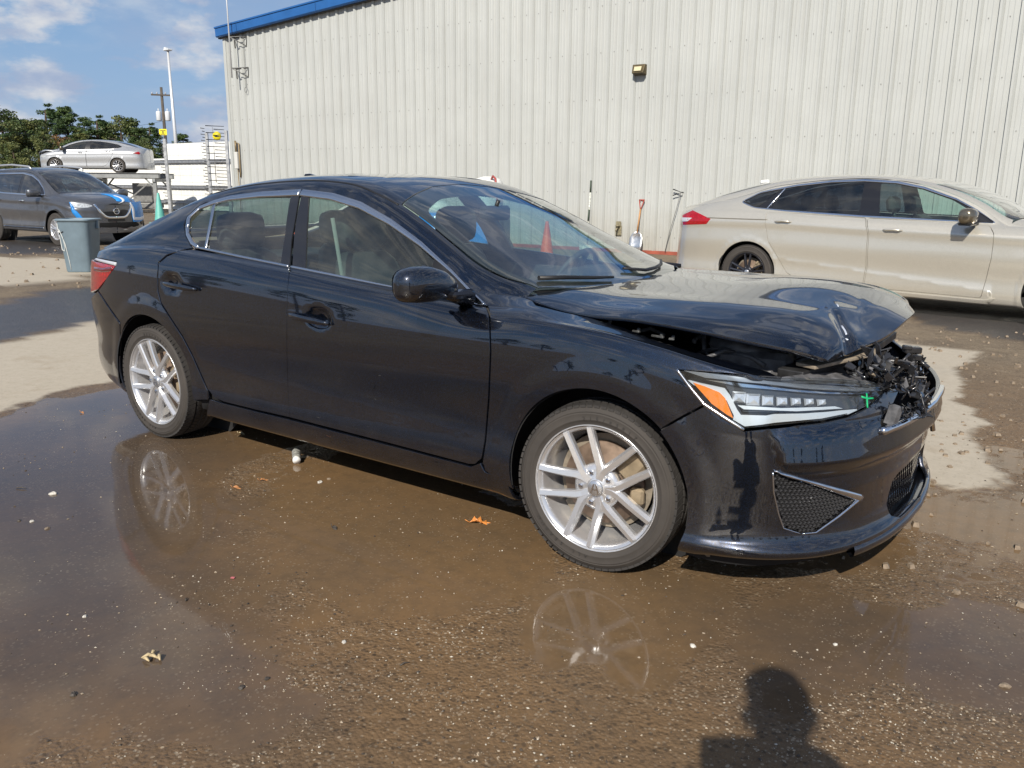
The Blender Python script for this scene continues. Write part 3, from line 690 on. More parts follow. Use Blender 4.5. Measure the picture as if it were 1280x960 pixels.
# dark inner skin behind the panel gaps
def skin():
    a = dens([(-3.75, .12), (-3.1, .12)], .08) + [tuple(q) for q in SIDE.solve(np.array(arc(-2.67, WZ, .375, 205, -25, 30)), xz, vis=False)] + dens([(-2.2, .12), (-.42, .12)], .08) + [tuple(q) for q in SIDE.solve(np.array(arc(0, WZ, .375, 200, 60, 30)), xz, vis=False)] + dens([(.30, .70), (.30, .86)], .05)
    a += [(u, .86) for u in np.linspace(.3, -3.75, 60)]; return a
sk = skin()
panel('inner_skin', SIDE, sk, M_UNDER, hero, res=.06, gap=0, lip=0, off=-.03)
mb = MB(); mb.box((-1.35, 0, .22), (2.0, 1.5, .06)); mb.box((-1.33, 0, .36), (1.9, 1.45, .2)); mb.box((-3.2, 0, .42), (.55, 1.3, .28)); mb.box((-1.33, 0, .20), (3.6, .9, .1)); mb.box((.25, 0, .27), (.7, 1.2, .05))
mb.build('floor_pan', M_UNDER, hero)
# wheel housings
for xw in (0.0, -2.67):
    for sg in (-1, 1):
        mb = MB(); n = 30; V = []
        for k in range(n + 1):
            a = rad(-9 + 200 * k / n); 
            for yy, rr_ in ((.872, .349), (.862, .375), (.58, .375)): V.append((xw + rr_ * math.cos(a), sg * yy, WZ + rr_ * math.sin(a)))
        F = [(3 * k + j, 3 * k + j + 1, 3 * k + j + 4, 3 * k + j + 3) for k in range(n) for j in range(2)]
        mb.add(V, F, True)
        mb.lathe([(.01, 0), (.375, 0)], (xw, sg * .58, WZ), (0, 1, 0), 32)
        mb.build('wheel_housing', M_LINER, hero)
# ---------------------------------------------------------------- buckled bonnet
def hood_net():
    #        rear                                                                                front edge
    ys = [-1, -.93, -.80, -.70, -.45, 0, .45, .72, .93, 1.0]
    U = [0, .14, .32, .5, .66, .8, .9, 1.0]
    # per station: x at centre, x shift at edge, half width near, half width far, z edge near, z crest near, z centre, z far edge
    st = [(-.285, -.150, .690, .69, .922, .934, .942, .930),
          (-.14, -.085, .705, .70, .888, .924, .944, .930),
          (.08, -.04, .712, .70, .888, .926, .952, .930),
          (.28, -.03, .705, .69, .874, .924, .968, .925),
          (.46, -.02, .690, .67, .853, .914, .966, .915),
          (.60, -.01, .665, .64, .832, .890, .940, .895),
          (.695, -.03, .640, .60, .812, .858, .906, .865),
          (.775, -.10, .600, .56, .794, .822, .868, .822)]
    P = []
    for (xc, dx, wn, wf, ze, zcr, zm, zf) in st:
        row = []
        for s in ys:
            a = abs(s); y = s * (wn if s < 0 else wf)
            if s < 0:
                z = np.interp(a, [0, .45, .70, .80, .93, 1.0], [zm, zm - (zm - zcr) * (.60 if xc < .4 else .66), zcr + .003, zcr - (zcr - ze) * .22, ze + (zcr - ze) * .38, ze])
            else:
                z = np.interp(a, [0, .45, .72, .93, 1.0], [zm, zm - (zm - zf) * .10, zm - (zm - zf) * .5, zm - (zm - zf) * .78, zf])
            row.append((xc + dx * a * a, y, z))
        P.append(row)
    P = np.array(P)
    def bump(p):
        x, y = p[:, 0], p[:, 1]; f = np.clip((x - .25) / .4, 0, 1)
        d = .0016 * np.sin(9 * x + 6.5 * y) * f + .001 * np.sin(17 * x - 13 * y + 1) * f
        # the kink where the skin folded, and small dents
        q = (x - .700) + .55 * (y + .48); d -= .016 * np.exp(-(q / .022)**2) * np.exp(-((y + .45) / .16)**2) * np.clip((x - .45) / .2, 0, 1)
        d += .005 * np.exp(-np.sqrt(((x - .50) - .42 * (y + .45))**2 + .0001) / .045) * np.exp(-((y + .25) / .22)**2) * f
        d -= .006 * np.exp(-np.sqrt(((x - .66) + .25 * (y + .20))**2 + .00006) / .03) * np.exp(-((y + .02) / .28)**2)
        d += .005 * np.exp(-np.sqrt(((x - .62) - .9 * (y - .25))**2 + .00008) / .035) * np.exp(-((y - .22) / .2)**2) * f
        d -= .005 * np.exp(-((x - .60)**2 + (y + .12)**2) / .004)
        d += .0005 * np.sin(26 * y + 3 * np.sin(5 * x)) * np.clip((.5 - x) / .3, 0, 1)
        return d
    n = Net(U, ys, P, sgn=1, bumpf=bump)
    if n.nrm([.3], [0.])[0][2] < 0: n.sgn = -1
    return n
HOOD = hood_net()
ho = dens([(0.0, -.985), (0, 0), (0, .985)], .03) + dens([(.03, 1.0), (.97, 1.0)], .03) + [(1.0, v) for v in np.linspace(.95, -.93, 60)] + dens([(.965, -1.0), (.03, -1.0)], .02)
hood = panel('bonnet', HOOD, ho, PAINT, hero, res=.010, gap=0, lip=.016)
# inner frame of the bonnet, seen from the side gap
def under(p, n): return p
M_INNER = mat('bonnet_inner', (.012, .013, .017), .5, .3, noise=(14, .3, .1))
panel('bonnet_inner', HOOD, [(.03, -.95), (.03, .95), (.95, .93), (.95, -.9)], M_INNER, hero, res=.05, gap=0, lip=0, off=-.028)
mb = MB()
for s in (-.62, .62): 
    q = np.array([(u, s) for u in np.linspace(.05, .9, 14)]); pp = HOOD.pt(q[:, 0], q[:, 1]) - np.array([0, 0, .04]); mb.tube(pp, .022, 6)
q = np.array([(.86, v) for v in np.linspace(-.8, .8, 14)]); mb.tube(HOOD.pt(q[:, 0], q[:, 1]) - np.array([0, 0, .045]), .024, 6)
mb.build('bonnet_brace', M_INNER, hero)
# chipped paint at the kink
M_SCRATCH = mat('bare_primer', (.62, .66, .74), .35, .3)
for pl in ([(1052, 407), (1056, 413), (1058, 418)], [(1057, 423), (1060, 425)], [(1046, 380), (1048, 383)]):
    strip('paint_chip', HOOD, [tuple(q) for q in HOOD.solve(densify(pl, 3, False), project)], .006, .0012, M_SCRATCH, hood)

# ---------------------------------------------------------------- front bumper
def front_net():
    base = np.array([(.12, .888), (.24, .887), (.34, .882), (.45, .868), (.57, .825), (.68, .745), (.775, .615), (.838, .44), (.874, .22), (.887, 0)])
    w = np.array([.1, .2, .3, .5, .8, 1, 1, 1, 1, 1]); t = np.gradient(base, axis=0); t /= np.linalg.norm(t, axis=1, keepdims=True); nr = np.stack([-t[:, 1], t[:, 0]], 1)
    if nr[0, 1] < 0: nr = -nr
    ztop = np.array([.838, .818, .800, .782, .760, .740, .722, .706, .696, .692])
    off = [(.172, -.08), (.182, -.022), (.205, .0), (.245, -.018), (.34, -.022), (.45, -.006), (.53, 0), (.60, -.001), (None, -.030), (None, -.062), (None, -.15)]
    P = []
    for i in range(len(base)):
        row = []
        for k, (z, d) in enumerate(off):
            zz = z if z is not None else (.66 + (ztop[i] - .70) * .55 if k == 8 else (ztop[i] if k == 9 else ztop[i] + .022))
            if k in (8, 9, 10): dd = d * w[i] - (1 - w[i]) * (0.004 if k < 10 else .05)
            else: dd = d * (w[i] if k != 2 else (.4 + .6 * w[i]))
            q = base[i] + nr[i] * dd; row.append((q[0], -q[1], zz))
        P.append(row)
    P = np.array(P); ku = np.concatenate([[0], np.cumsum(np.linalg.norm(np.diff(base, axis=0), axis=1))])
    kv = np.array([0, .07, .11, .16, .27, .38, .46, .53, .60, .66, .73])
    def bump(p):
        r = np.hypot(p[:, 0], p[:, 2] - WZ); t = np.clip((.465 - r) / .075, 0, 1); d = .0065 * t * t * (3 - 2 * t)
        x, y, z = p[:, 0], -p[:, 1], p[:, 2]
        # shelf under the lamp: falls outward, then breaks back sharply; it starts at a crease down the corner
        g = np.interp(z, [.445, .458, .505, .512, .62, .66], [0, .1, 1, 1, .05, 0]); cx_ = np.clip((x - (.575 + .25 * (.60 - z))) / .022, 0, 1)
        d = d + .032 * g * cx_ - .010 * cx_ * np.clip((.66 - z) / .04, 0, 1) * np.clip((z - .40) / .05, 0, 1)
        d = d - .006 * np.exp(-np.abs(x - (.575 + .25 * (.60 - z))) / .015) * np.clip((z - .40) / .1, 0, 1) * np.clip((.64 - z) / .05, 0, 1)
        # foot of the bumper flicks out along a line
        d = d + .008 * np.interp(z, [.17, .195, .21, .235, .28], [0, 1, 1, .15, 0]) * (x > .2)
        return d
    n = Net(ku, kv, P, sgn=1, bumpf=bump)
    if n.nrm([.5], [.3])[0][1] > 0: n.sgn = -1
    return n
FRONT = front_net(); FU = FRONT.ku[-1]
def fv(px, step=5, s=FRONT): return [tuple(q) for q in s.solve(densify(px, step, False), project)]
fa = [tuple(q) for q in FRONT.solve(np.array(arc(0, WZ, .352, -22, a_end - .6, 40)), xz, vis=False)]
b_seam = fv([(828.2, 536), (850.5, 522.8), (880.6, 506.8)]); b_lamp = fv([(880.6, 506.8), (906, 524), (930, 539), (985, 533), (1030, 528), (1062, 521), (1084, 510), (1096, 499)])
b_grill = fv([(1096, 499), (1106, 489), (1119, 485), (1124, 488), (1116, 506), (1104, 520), (1101, 529), (1104, 540)])
gz = FRONT.solve(np.array([(1104, 540)]), project)[0]
fog = fv([(966, 587), (1076, 622.5), (1071, 628), (1019, 666), (1000, 667.5), (978, 661), (972, 640), (966, 600)])
fog = fog[:-1]
low_in = fv([(1103, 628), (1138, 600)]); 
holeL = fv([(1104, 622), (1132, 603), (1136, 609), (1128, 622), (1104, 642), (1103, 632)])
bl_ = [(u, .455) for u in np.linspace(gz[0] + .02, FU, 14)]
bot = [(u, .02) for u in np.linspace(FU, fa[0][0], 50)]
hole_c = [(1.02, .13), (FU, .13), (FU, .30), (1.08, .30)]
bump_uv = fa + b_seam + b_lamp[1:] + b_grill[1:] + [(gz[0] + .01, gz[1] - .002)] + [(u, gz[1] - .004) for u in np.linspace(gz[0] + .03, FU - .002, 12)] + [(FU - .002, v) for v in np.linspace(gz[1] - .02, .32, 8)] + [(1.12, .305), (1.075, .285), (1.055, .20), (1.075, .145), (1.12, .125), (FU - .002, .125)] + [(FU - .002, .10)] + bot
fbump = panel('front_bumper', FRONT, bump_uv, PAINT, hero, res=.012, holes=[fog])
# the other half, mostly out of sight
ob = [(u, .02) for u in np.linspace(.30, FU, 30)] + [(FU, .125), (1.12, .125), (1.075, .145), (1.055, .20), (1.075, .285), (1.12, .305), (FU, .32), (FU, .50)] + [(.95, .52), (.70, .53), (.40, .60), (.20, .62), (.16, .45)] + [tuple(q) for q in FRONT.solve(np.array(arc(0, WZ, .352, 40, -20, 20)), xz, vis=False)]
panel('front_bumper', FRONT, ob, PAINT, hero, res=.03, mirror=True)
# lower air intake: mesh back plate and splitter
mb = MB(); mb.box((.80, 0, .30), (.02, .9, .22)); mb.build('intake_back', M_BLACK, hero)
mb = MB()
for r_ in range(7):
    for c_ in range(30):
        mb.box((.845 - .0022 * abs(c_ - 15), -.36 + c_ * .025 + (r_ % 2) * .0125, .225 + r_ * .026), (.012, .017, .006), rx=0)
        mb.box((.845 - .0022 * abs(c_ - 15), -.3695 + c_ * .025 + (r_ % 2) * .0125, .238 + r_ * .026), (.012, .004, .022), rx=.3)
tag(mb.build('intake_mesh', M_GLOSSB, hero), kind='stuff')
mb = MB(); q = [FRONT.pt([u], [.10])[0] for u in np.linspace(.80, FU, 24)]; q = q + [np.array([p[0], -p[1], p[2]]) for p in q[::-1][1:]]
V = []
for p in q:
    d = np.array([p[0] - .35, p[1] * .9, 0]); d /= np.linalg.norm(d)
    for a, z in ((-.01, .160), (.008, .172), (.012, .190), (.004, .202), (-.06, .208), (-.07, .165)): V.append((p[0] + d[0] * a, p[1] + d[1] * a, z + (.0)))
k = 6; F = [(i * k + j, i * k + (j + 1) % k, (i + 1) * k + (j + 1) % k, (i + 1) * k + j) for i in range(len(q) - 1) for j in range(k)]
mb.add(V, F, True); mb.build('front_splitter', PAINT, hero, bevel=0)
# side lip highlight along the bumper foot and black strakes below it
mb = MB()
q = [FRONT.pt([u], [.05])[0] for u in np.linspace(.22, .90, 24)]
V = []
for p in q: V += [(p[0], p[1] + .04, .185), (p[0] * .97, p[1] + .055, .135 + .01 * math.sin(p[0] * 9)), (p[0] * .97, p[1] + .065, .135), (p[0], p[1] + .07, .185)]
F = [(i * 4 + j, i * 4 + (j + 1) % 4, i * 4 + 4 + (j + 1) % 4, i * 4 + 4 + j) for i in range(23) for j in range(4)]
mb.add(V, F, False); mb.build('air_dam', M_UNDER, hero)
mb = MB(); mb.tube([(.40, -.80, .20), (.405, -.81, .165), (.40, -.805, .15)], [.012, .010, .012], 8); mb.build('bumper_clip', mat('dull_steel', (.35, .35, .36), .45, .8), hero)

# fog light corner: recess, honeycomb, chrome blade
panel('fog_back', FRONT, fog, M_UNDER, hero, res=.03, gap=-.006, lip=0, off=-.030)
fg = np.array(fog); c0 = fg.min(0); c1 = fg.max(0); mb = MB(); row = 0
M_HEXG = mat('grille_gloss', (.09, .09, .095), .15, .5, coat=1.0)
v_ = c0[1] + .008; cell = .0155
while v_ < c1[1]:
    u_ = c0[0] + (row % 2) * cell * .5
    while u_ < c1[0]:
        q = np.array([[u_, v_]])
        if inside(q, fog)[0] and dist_poly(q, fg)[0] > .006:
            hx = [(u_ + .0082 * math.cos(rad(60 * k + 30)), v_ + .0078 * math.sin(rad(60 * k + 30))) for k in range(6)]; hi_ = [(u_ + .0055 * math.cos(rad(60 * k + 30)), v_ + .0048 * math.sin(rad(60 * k + 30)) - .0008) for k in range(6)]
            A_ = np.array(hx + hi_); P_ = FRONT.pt(A_[:, 0], A_[:, 1]); N_ = FRONT.nrm(A_[:, 0], A_[:, 1])
            V = list(P_[:6] - N_[:6] * .013) + list(P_[6:] - N_[6:] * .006) + list(P_[6:] - N_[6:] * .026)
            F = [(k, (k + 1) % 6, 6 + (k + 1) % 6, 6 + k) for k in range(6)] + [(6 + k, 6 + (k + 1) % 6, 12 + (k + 1) % 6, 12 + k) for k in range(6)]
            mb.add(V, F)
        u_ += cell
    v_ += cell * .86; row += 1
tag(mb.build('fog_grille', M_HEXG, hero), kind='stuff')
strip('fog_trim', FRONT, fv([(967, 588), (1000, 598.5), (1040, 611), (1076, 622.5)]), .016, .008, M_CHROME, hero, wfun=lambda t: .35 + 1.15 * t)
strip('fog_trim', FRONT, fv([(1075, 623), (1048, 645), (1019, 665.5), (1002, 667)]), .010, .006, M_CHROME, hero, wfun=lambda t: 1.2 - .5 * t)
strip('fog_trim', FRONT, fv([(966, 590), (967, 615), (973, 642), (979, 660), (1000, 667)]), .006, .005, M_SATIN, hero)

# ---------------------------------------------------------------- headlamp
lamp_px = [(846, 462.5), (880, 464.8), (930, 468.5), (975, 472), (1020, 472), (1060, 474.5), (1092, 478), (1106, 486), (1103, 492), (1093, 501), (1082, 509), (1060, 519), (1030, 526), (985, 531), (930, 536.5), (906, 521), (880, 504), (862, 483)]
lamp = fv(lamp_px, 5)[:-1]
H1 = empty('headlight', (0, 0, 0), parent=hero)
M_LH = mat('lamp_housing', (.015, .016, .02), .25, coat=.3); M_LC = mat('lamp_chrome', (.88, .89, .90), .10, 1.0)
M_LS = mat('lamp_silver', (.74, .76, .78), .30, .35, coat=.5)
panel('housing', FRONT, lamp, M_LH, H1, res=.03, gap=.001, lip=.0, off=-.045)
panel('lens', FRONT, lamp, glass('lamp_lens', (.86, .90, .92), 1.45, dirt=.02), H1, res=.014, gap=.002, lip=.012, off=.001)
def lampiece(nm, px, m, off, res=.012, lip=.012, gap=0.0): return panel(nm, FRONT, fv(px, 4)[:-1] if False else fv(px, 4), m, H1, res=res, gap=gap, lip=lip, off=off)
# chrome L that frames the lamp from below
lampiece('daylight_bar', [(858, 476), (874, 480), (905, 486), (912, 494), (921, 512), (926, 519), (960, 519.5), (1010, 517.5), (1076, 511), (1066, 516), (1030, 523.5), (985, 528), (931, 533.5), (916, 525), (917, 520), (908, 501), (899, 492.5), (866, 482)], M_LS, -.012)
lampiece('side_reflector', [(865.5, 479), (880, 483.5), (899, 491), (906, 498), (916, 523), (908, 518.5), (889, 505)], mat('amber', (.85, .22, .01), .25, coat=.8, emis=((.9, .22, .01), .06)), -.008)
lampiece('inner_tray', [(905, 482), (925, 484), (980, 487), (1040, 489), (1098, 489), (1080, 507), (1010, 514), (930, 515.5), (920, 505)], mat('lamp_tray', (.10, .105, .115), .25, .6, coat=.3), -.034)
lampiece('upper_strake', [(852, 464), (900, 468.5), (960, 472.5), (1040, 476), (1098, 480.5), (1100, 484.5), (1040, 481), (980, 479), (930, 477.5), (880, 473)], mat('lamp_grey', (.34, .36, .39), .25, .6, coat=.6), -.016, lip=.006)
lampiece('upper_strake', [(880, 476), (930, 480), (990, 483.5), (1060, 486), (1100, 486), (1098, 488), (1050, 488.5), (990, 487), (930, 484.5)], M_LC, -.022, lip=.004)
# seven jewel elements
for k in range(7):
    cx_ = [924, 943, 962.5, 981, 999, 1016, 1032][k] ; cy_ = [497, 499.5, 500.5, 501, 501, 501, 501.5][k]; s_ = [1.1, 1.15, 1.0, .9, .8, .72, .66][k]
    q = FRONT.solve(np.array([(cx_, cy_)]), project)[0]; p = FRONT.pt([q[0]], [q[1]])[0]; n_ = FRONT.nrm([q[0]], [q[1]])[0]
    p = p - n_ * .020; ey = np.cross(n_, [0, 0, 1]); ey /= np.linalg.norm(ey); ez = np.cross(ey, n_)
    mb = MB(); hw = .0185 * s_; hh = .016 * s_
    mb.cur = 0
    V = [p - n_ * .006 + ey * a * hw + ez * b * hh for a, b in ((-1, -1), (1, -1), (1, 1), (-1, 1))] + [p + n_ * .012 + ey * a * hw * .62 + ez * b * hh * .62 for a, b in ((-1, -1), (1, -1), (1, 1), (-1, 1))] + [p + n_ * .016]
    mb.add(V, [(0, 1, 5, 4), (1, 2, 6, 5), (2, 3, 7, 6), (3, 0, 4, 7), (4, 5, 8), (5, 6, 8), (6, 7, 8), (7, 4, 8)])
    mb.build('projector', mat('jewel', (.88, .89, .92), .12, .6, coat=1.0), H1)
lampiece('projector_shelf', [(922, 507), (980, 509.5), (1050, 506), (1060, 508.5), (1000, 513), (930, 512)], M_LS, -.022, lip=.006)
# the green paint-pen cross on the lens
M_PEN = mat('green_pen', (.01, .42, .16), .5)
strip('pen_mark', FRONT, fv([(1082.5, 492), (1083, 500), (1083.5, 510)]), .006, .0012, M_PEN, H1, offn=.003)
strip('pen_mark', FRONT, fv([(1076, 496), (1083, 498.5), (1091, 498)]), .006, .0012, M_PEN, H1, offn=.003)
# rim between lamp and body, upper black filler that runs to the grille
strip('lamp_rim', FRONT, fv([(846, 462), (862, 483.5), (880, 505.5), (906, 522.5), (930, 537.5)]), .007, .004, M_SATIN, hero)
top_fill = fv([(946, 469), (975, 471), (1010, 466), (1045, 465), (1075, 470), (1107, 485), (1092, 477), (1060, 473.5), (1020, 471)], 5)
panel('lamp_top', FRONT, top_fill, mat('dull_clear', (.20, .20, .21), .35, .4, noise=(25, .4, .15)), hero, res=.012, gap=0, lip=.02, off=-.002)

# ---------------------------------------------------------------- torn front: slam panel, brackets, splinters, chrome rim
def beam(mb, a, b, w_, h_):
    a, b = Vector(a), Vector(b); t = (b - a).normalized(); s_ = t.cross(Vector((0, 0, 1))).normalized(); u_ = s_.cross(t)
    V = [p + s_ * i * w_ / 2 + u_ * j * h_ / 2 for p in (a, b) for i, j in ((-1, -1), (1, -1), (1, 1), (-1, 1))]
    mb.add(V, [(3, 2, 1, 0), (4, 5, 6, 7), (0, 1, 5, 4), (1, 2, 6, 5), (2, 3, 7, 6), (3, 0, 4, 7)])
rb = random.Random(11)
M_BRK = mat('broken_plastic', (.020, .020, .022), .22, coat=.5, noise=(18, .5, .15)); M_BRK2 = mat('scuffed_plastic', (.10, .10, .105), .45, noise=(22, .6, .2)); M_TAN = mat('mud_plastic', (.28, .23, .17), .7, noise=(20, .4))
def pj(px, py, x=None, y=None, z=None):
    """point on the ray through a photo pixel at the given world x, y or z"""
    d = CAM_F + (px - 640) / FPX * CAM_R - (py - 480) / FPX * CAM_U
    t = (x - CAM_P[0]) / d[0] if x is not None else ((y - CAM_P[1]) / d[1] if y is not None else (z - CAM_P[2]) / d[2]); return CAM_P + d * t
mb = MB()  # radiator support, two skewed rails
beam(mb, (.56, -.62, .745), (.66, -.10, .765), .09, .03); beam(mb, (.66, -.10, .765), (.60, .55, .72), .09, .03); beam(mb, (.62, -.5, .70), (.70, .0, .55), .03, .05)
beam(mb, (.55, -.55, .30), (.60, .6, .30), .07, .07)
mb.build('radiator_support', M_DARKM, hero, bevel=.004)
mb = MB(); beam(mb, (.52, -.5, .52), (.52, .5, .52), .05, .42); mb.build('radiator', mat('radiator_fins', (.05, .05, .05), .5, .5, bump=(150, .5, .003)), hero)
mb = MB(); beam(mb, (.60, -.60, .775), (.735, -.26, .79), .075, .012); mb.build('slam_cover', M_TAN, hero, bevel=.003)
# splinters fill the grille mouth: upper band towards the bonnet and lower tangle
def splinters(nm, region, n, yr_, sz, mtl, seed):
    r_ = random.Random(seed); mb = MB(); poly = np.array(region, float); lo, hi = poly.min(0), poly.max(0); k = 0
    while k < n:
        q = np.array([[r_.uniform(lo[0], hi[0]), r_.uniform(lo[1], hi[1])]])
        if not inside(q, poly)[0]: continue
        p = Vector(pj(q[0, 0], q[0, 1], y=r_.uniform(*yr_))); k += 1
        a = Vector((r_.uniform(-1, 1), r_.uniform(-1, 1), r_.uniform(-1, 1))).normalized(); b = a.cross(Vector((r_.uniform(-1, 1), r_.uniform(-1, 1), 1))).normalized(); c = a.cross(b)
        L_, W_, T_ = r_.uniform(.4, 1) * sz, r_.uniform(.15, .5) * sz, r_.uniform(.04, .12) * sz
        if r_.random() < .35:
            mb.tube([p - a * L_, p - a * L_ * .3 + b * W_ * .5, p + a * L_ * .4 + c * W_ * .6, p + a * L_], T_ * .9, 6)
        else:
            V = [p - a * L_ - b * W_ * .5, p - a * L_ * .2 + b * W_, p + a * L_ * r_.uniform(.6, 1.2), p + a * L_ * .3 - b * W_ * 1.1]
            V = V + [v + c * T_ for v in V]; mb.add(V, [(3, 2, 1, 0), (4, 5, 6, 7), (0, 1, 5, 4), (1, 2, 6, 5), (2, 3, 7, 6), (3, 0, 4, 7)])
    return tag(mb.build(nm, mtl, hero), kind='stuff')
up = [(1062, 452), (1098, 432), (1112, 445), (1135, 452), (1150, 470), (1160, 505), (1146, 500), (1130, 488), (1106, 484), (1090, 474), (1060, 470)]
splinters('grille_splinters', up, 120, (-.5, -.1), .042, M_BRK, 3); splinters('grille_splinters', up, 30, (-.5, -.15), .03, M_BRK2, 5)
low = [(1118, 522), (1126, 511), (1140, 507), (1156, 500), (1160, 522), (1114, 525)]
splinters('grille_splinters', low, 90, (-.38, -.05), .028, M_BRK, 8); splinters('grille_splinters', low, 16, (-.38, -.1), .02, M_BRK2, 9)
side_s = [(1143, 440), (1153, 446), (1158, 470), (1164, 500), (1156, 505), (1146, 480), (1138, 462)]
splinters('grille_splinters', side_s, 60, (-.2, .0), .026, M_BRK, 12)
rt = random.Random(21)
for k in range(14):
    q0 = pj(rt.uniform(1075, 1150), rt.uniform(448, 478), y=rt.uniform(-.45, -.12)); mb = MB(); d_ = Vector((rt.uniform(-.3, .6), rt.uniform(-1, 1), rt.uniform(-.5, .8))).normalized() * rt.uniform(.03, .09)
    if k % 3: beam(mb, q0, Vector(q0) + d_, rt.uniform(.012, .03), rt.uniform(.004, .012))
    else: mb.tube([q0, Vector(q0) + d_ * .5 + Vector((0, 0, .02)), Vector(q0) + d_ * 1.2], .007, 7)
    mb.build('torn_piece', (M_BRK2, M_BRK, M_TAN, M_BRK, M_DARKM)[k % 5], hero)
mb = MB()  # the upright bracket that still stands
tp = [pj(1134, 434, y=-.22), pj(1146, 436, y=-.2), pj(1145, 456, y=-.2), pj(1136, 470, y=-.22)]
mb.tube([pj(1140, 474, y=-.2), pj(1141, 455, y=-.2), pj(1141, 442, y=-.2)], .016, 6, smooth=False)
mb.box(pj(1140, 437, y=-.2), (.055, .04, .022), rz=.5, bev=.004); mb.box(pj(1134, 434, y=-.22), (.03, .03, .012), rz=.3, bev=.003); mb.box(pj(1146, 447, y=-.2), (.03, .03, .02), rz=.2, bev=.003)
mb.build('bonnet_catch', M_BRK, hero)
# torn bracket beside the lamp, painted
mb = MB(); mb.prism([(0, 0), (1, 0), (1, 1), (0, 1)], pj(1104, 528, y=-.46), Vector(pj(1116, 532, y=-.44)) - Vector(pj(1104, 528, y=-.46)), Vector(pj(1112, 506, y=-.44)) - Vector(pj(1104, 528, y=-.46)), (.01, .02, 0)); mb.build('torn_bracket', M_BRK2, hero)
# bright rim of the grille: lower blade and the thin upright on the far side
mb = MB(); q = FRONT.solve(np.array([(1101, 540)]), project)[0]
pts = [FRONT.pt([u], [gz[1]])[0] + np.array([.004, 0, .006]) for u in np.linspace(q[0], FU, 14)]
pts += [(p[0], -p[1], p[2]) for p in pts[::-1][1:8]]
V = []
for i, p in enumerate(pts):
    for a, z in ((-.012, -.012), (.008, -.012), (.012, -.002), (.008, .010), (-.012, .012)): V.append((p[0] + a, p[1], p[2] + z))
F = [(i * 5 + j, i * 5 + (j + 1) % 5, i * 5 + 5 + (j + 1) % 5, i * 5 + 5 + j) for i in range(len(pts) - 1) for j in range(5)] + [(4, 3, 2, 1, 0)]
mb.add(V, F, True); mb.build('grille_trim', M_CHROME, hero)
mb = MB(); mb.tube([pj(1166, 538, y=.22), pj(1163, 515, y=.2), pj(1159, 490, y=.18), pj(1153, 468, y=.14), pj(1148, 458, y=.1)], [.010, .010, .009, .008, .006], 8); mb.build('grille_trim', M_CHROME, hero)
mb = MB(); mb.tube([pj(1160, 530, y=.1), pj(1157, 508, y=.1), pj(1152, 488, y=.06), pj(1146, 470, y=.02)], [.02, .022, .02, .015], 8); mb.tube([pj(1152, 520, y=.1), pj(1150, 500, y=.06), pj(1143, 480, y=0)], .010, 6); mb.build('crash_foam', M_BRK, hero)

# ---------------------------------------------------------------- engine bay
mb = MB(); mb.box((.12, 0, .58), (.95, 1.10, .30), bev=.02); mb.box((.1, .1, .76), (.6, .6, .12), bev=.03); mb.box((-.33, 0, .78), (.12, 1.3, .2)); mb.build('engine', M_UNDER, hero)
mb = MB()
for s in (-1, 1):
    mb = MB(); beam(mb, (-.35, s * .66, .80), (.50, s * .64, .70), .05, .05); mb.build('inner_wing', M_BRK, hero)
mb = MB(); mb.box((.40, -.46, .74), (.26, .18, .10), rz=.1, bev=.02); mb.tube([(.25, -.5, .80), (.35, -.52, .79), (.46, -.50, .77), (.52, -.42, .76)], .025, 10); mb.build('air_box', M_BRK2, hero)
mb = MB()
for i in range(26):
    a = Vector((rb.uniform(-.1, .55), rb.uniform(-.64, -.45), rb.uniform(.74, .80))); b = a + Vector((rb.uniform(-.12, .12), rb.uniform(-.04, .1), rb.uniform(-.03, .03)))
    mb.tube([a, (a + b) / 2 + Vector((0, 0, rb.uniform(.0, .03))), b], rb.uniform(.004, .010), 6)
tag(mb.build('engine_hoses', M_BRK2, hero), kind='stuff')
for (x, y, z, l) in ((.03, -.66, .834, .03), (.11, -.655, .824, .05), (.16, -.65, .82, .02), (-.08, -.66, .85, .016)):
    mb = MB(); mb.box((x, y, z), (l, .012, .008), rz=rb.uniform(-.3, .3), bev=.002); mb.box((x + l * .3, y, z + .008), (.012, .012, .012), bev=.003); mb.build('wing_bolt', mat('zinc', (.16, .165, .165), .5, .7, noise=(90, .5)), hero)

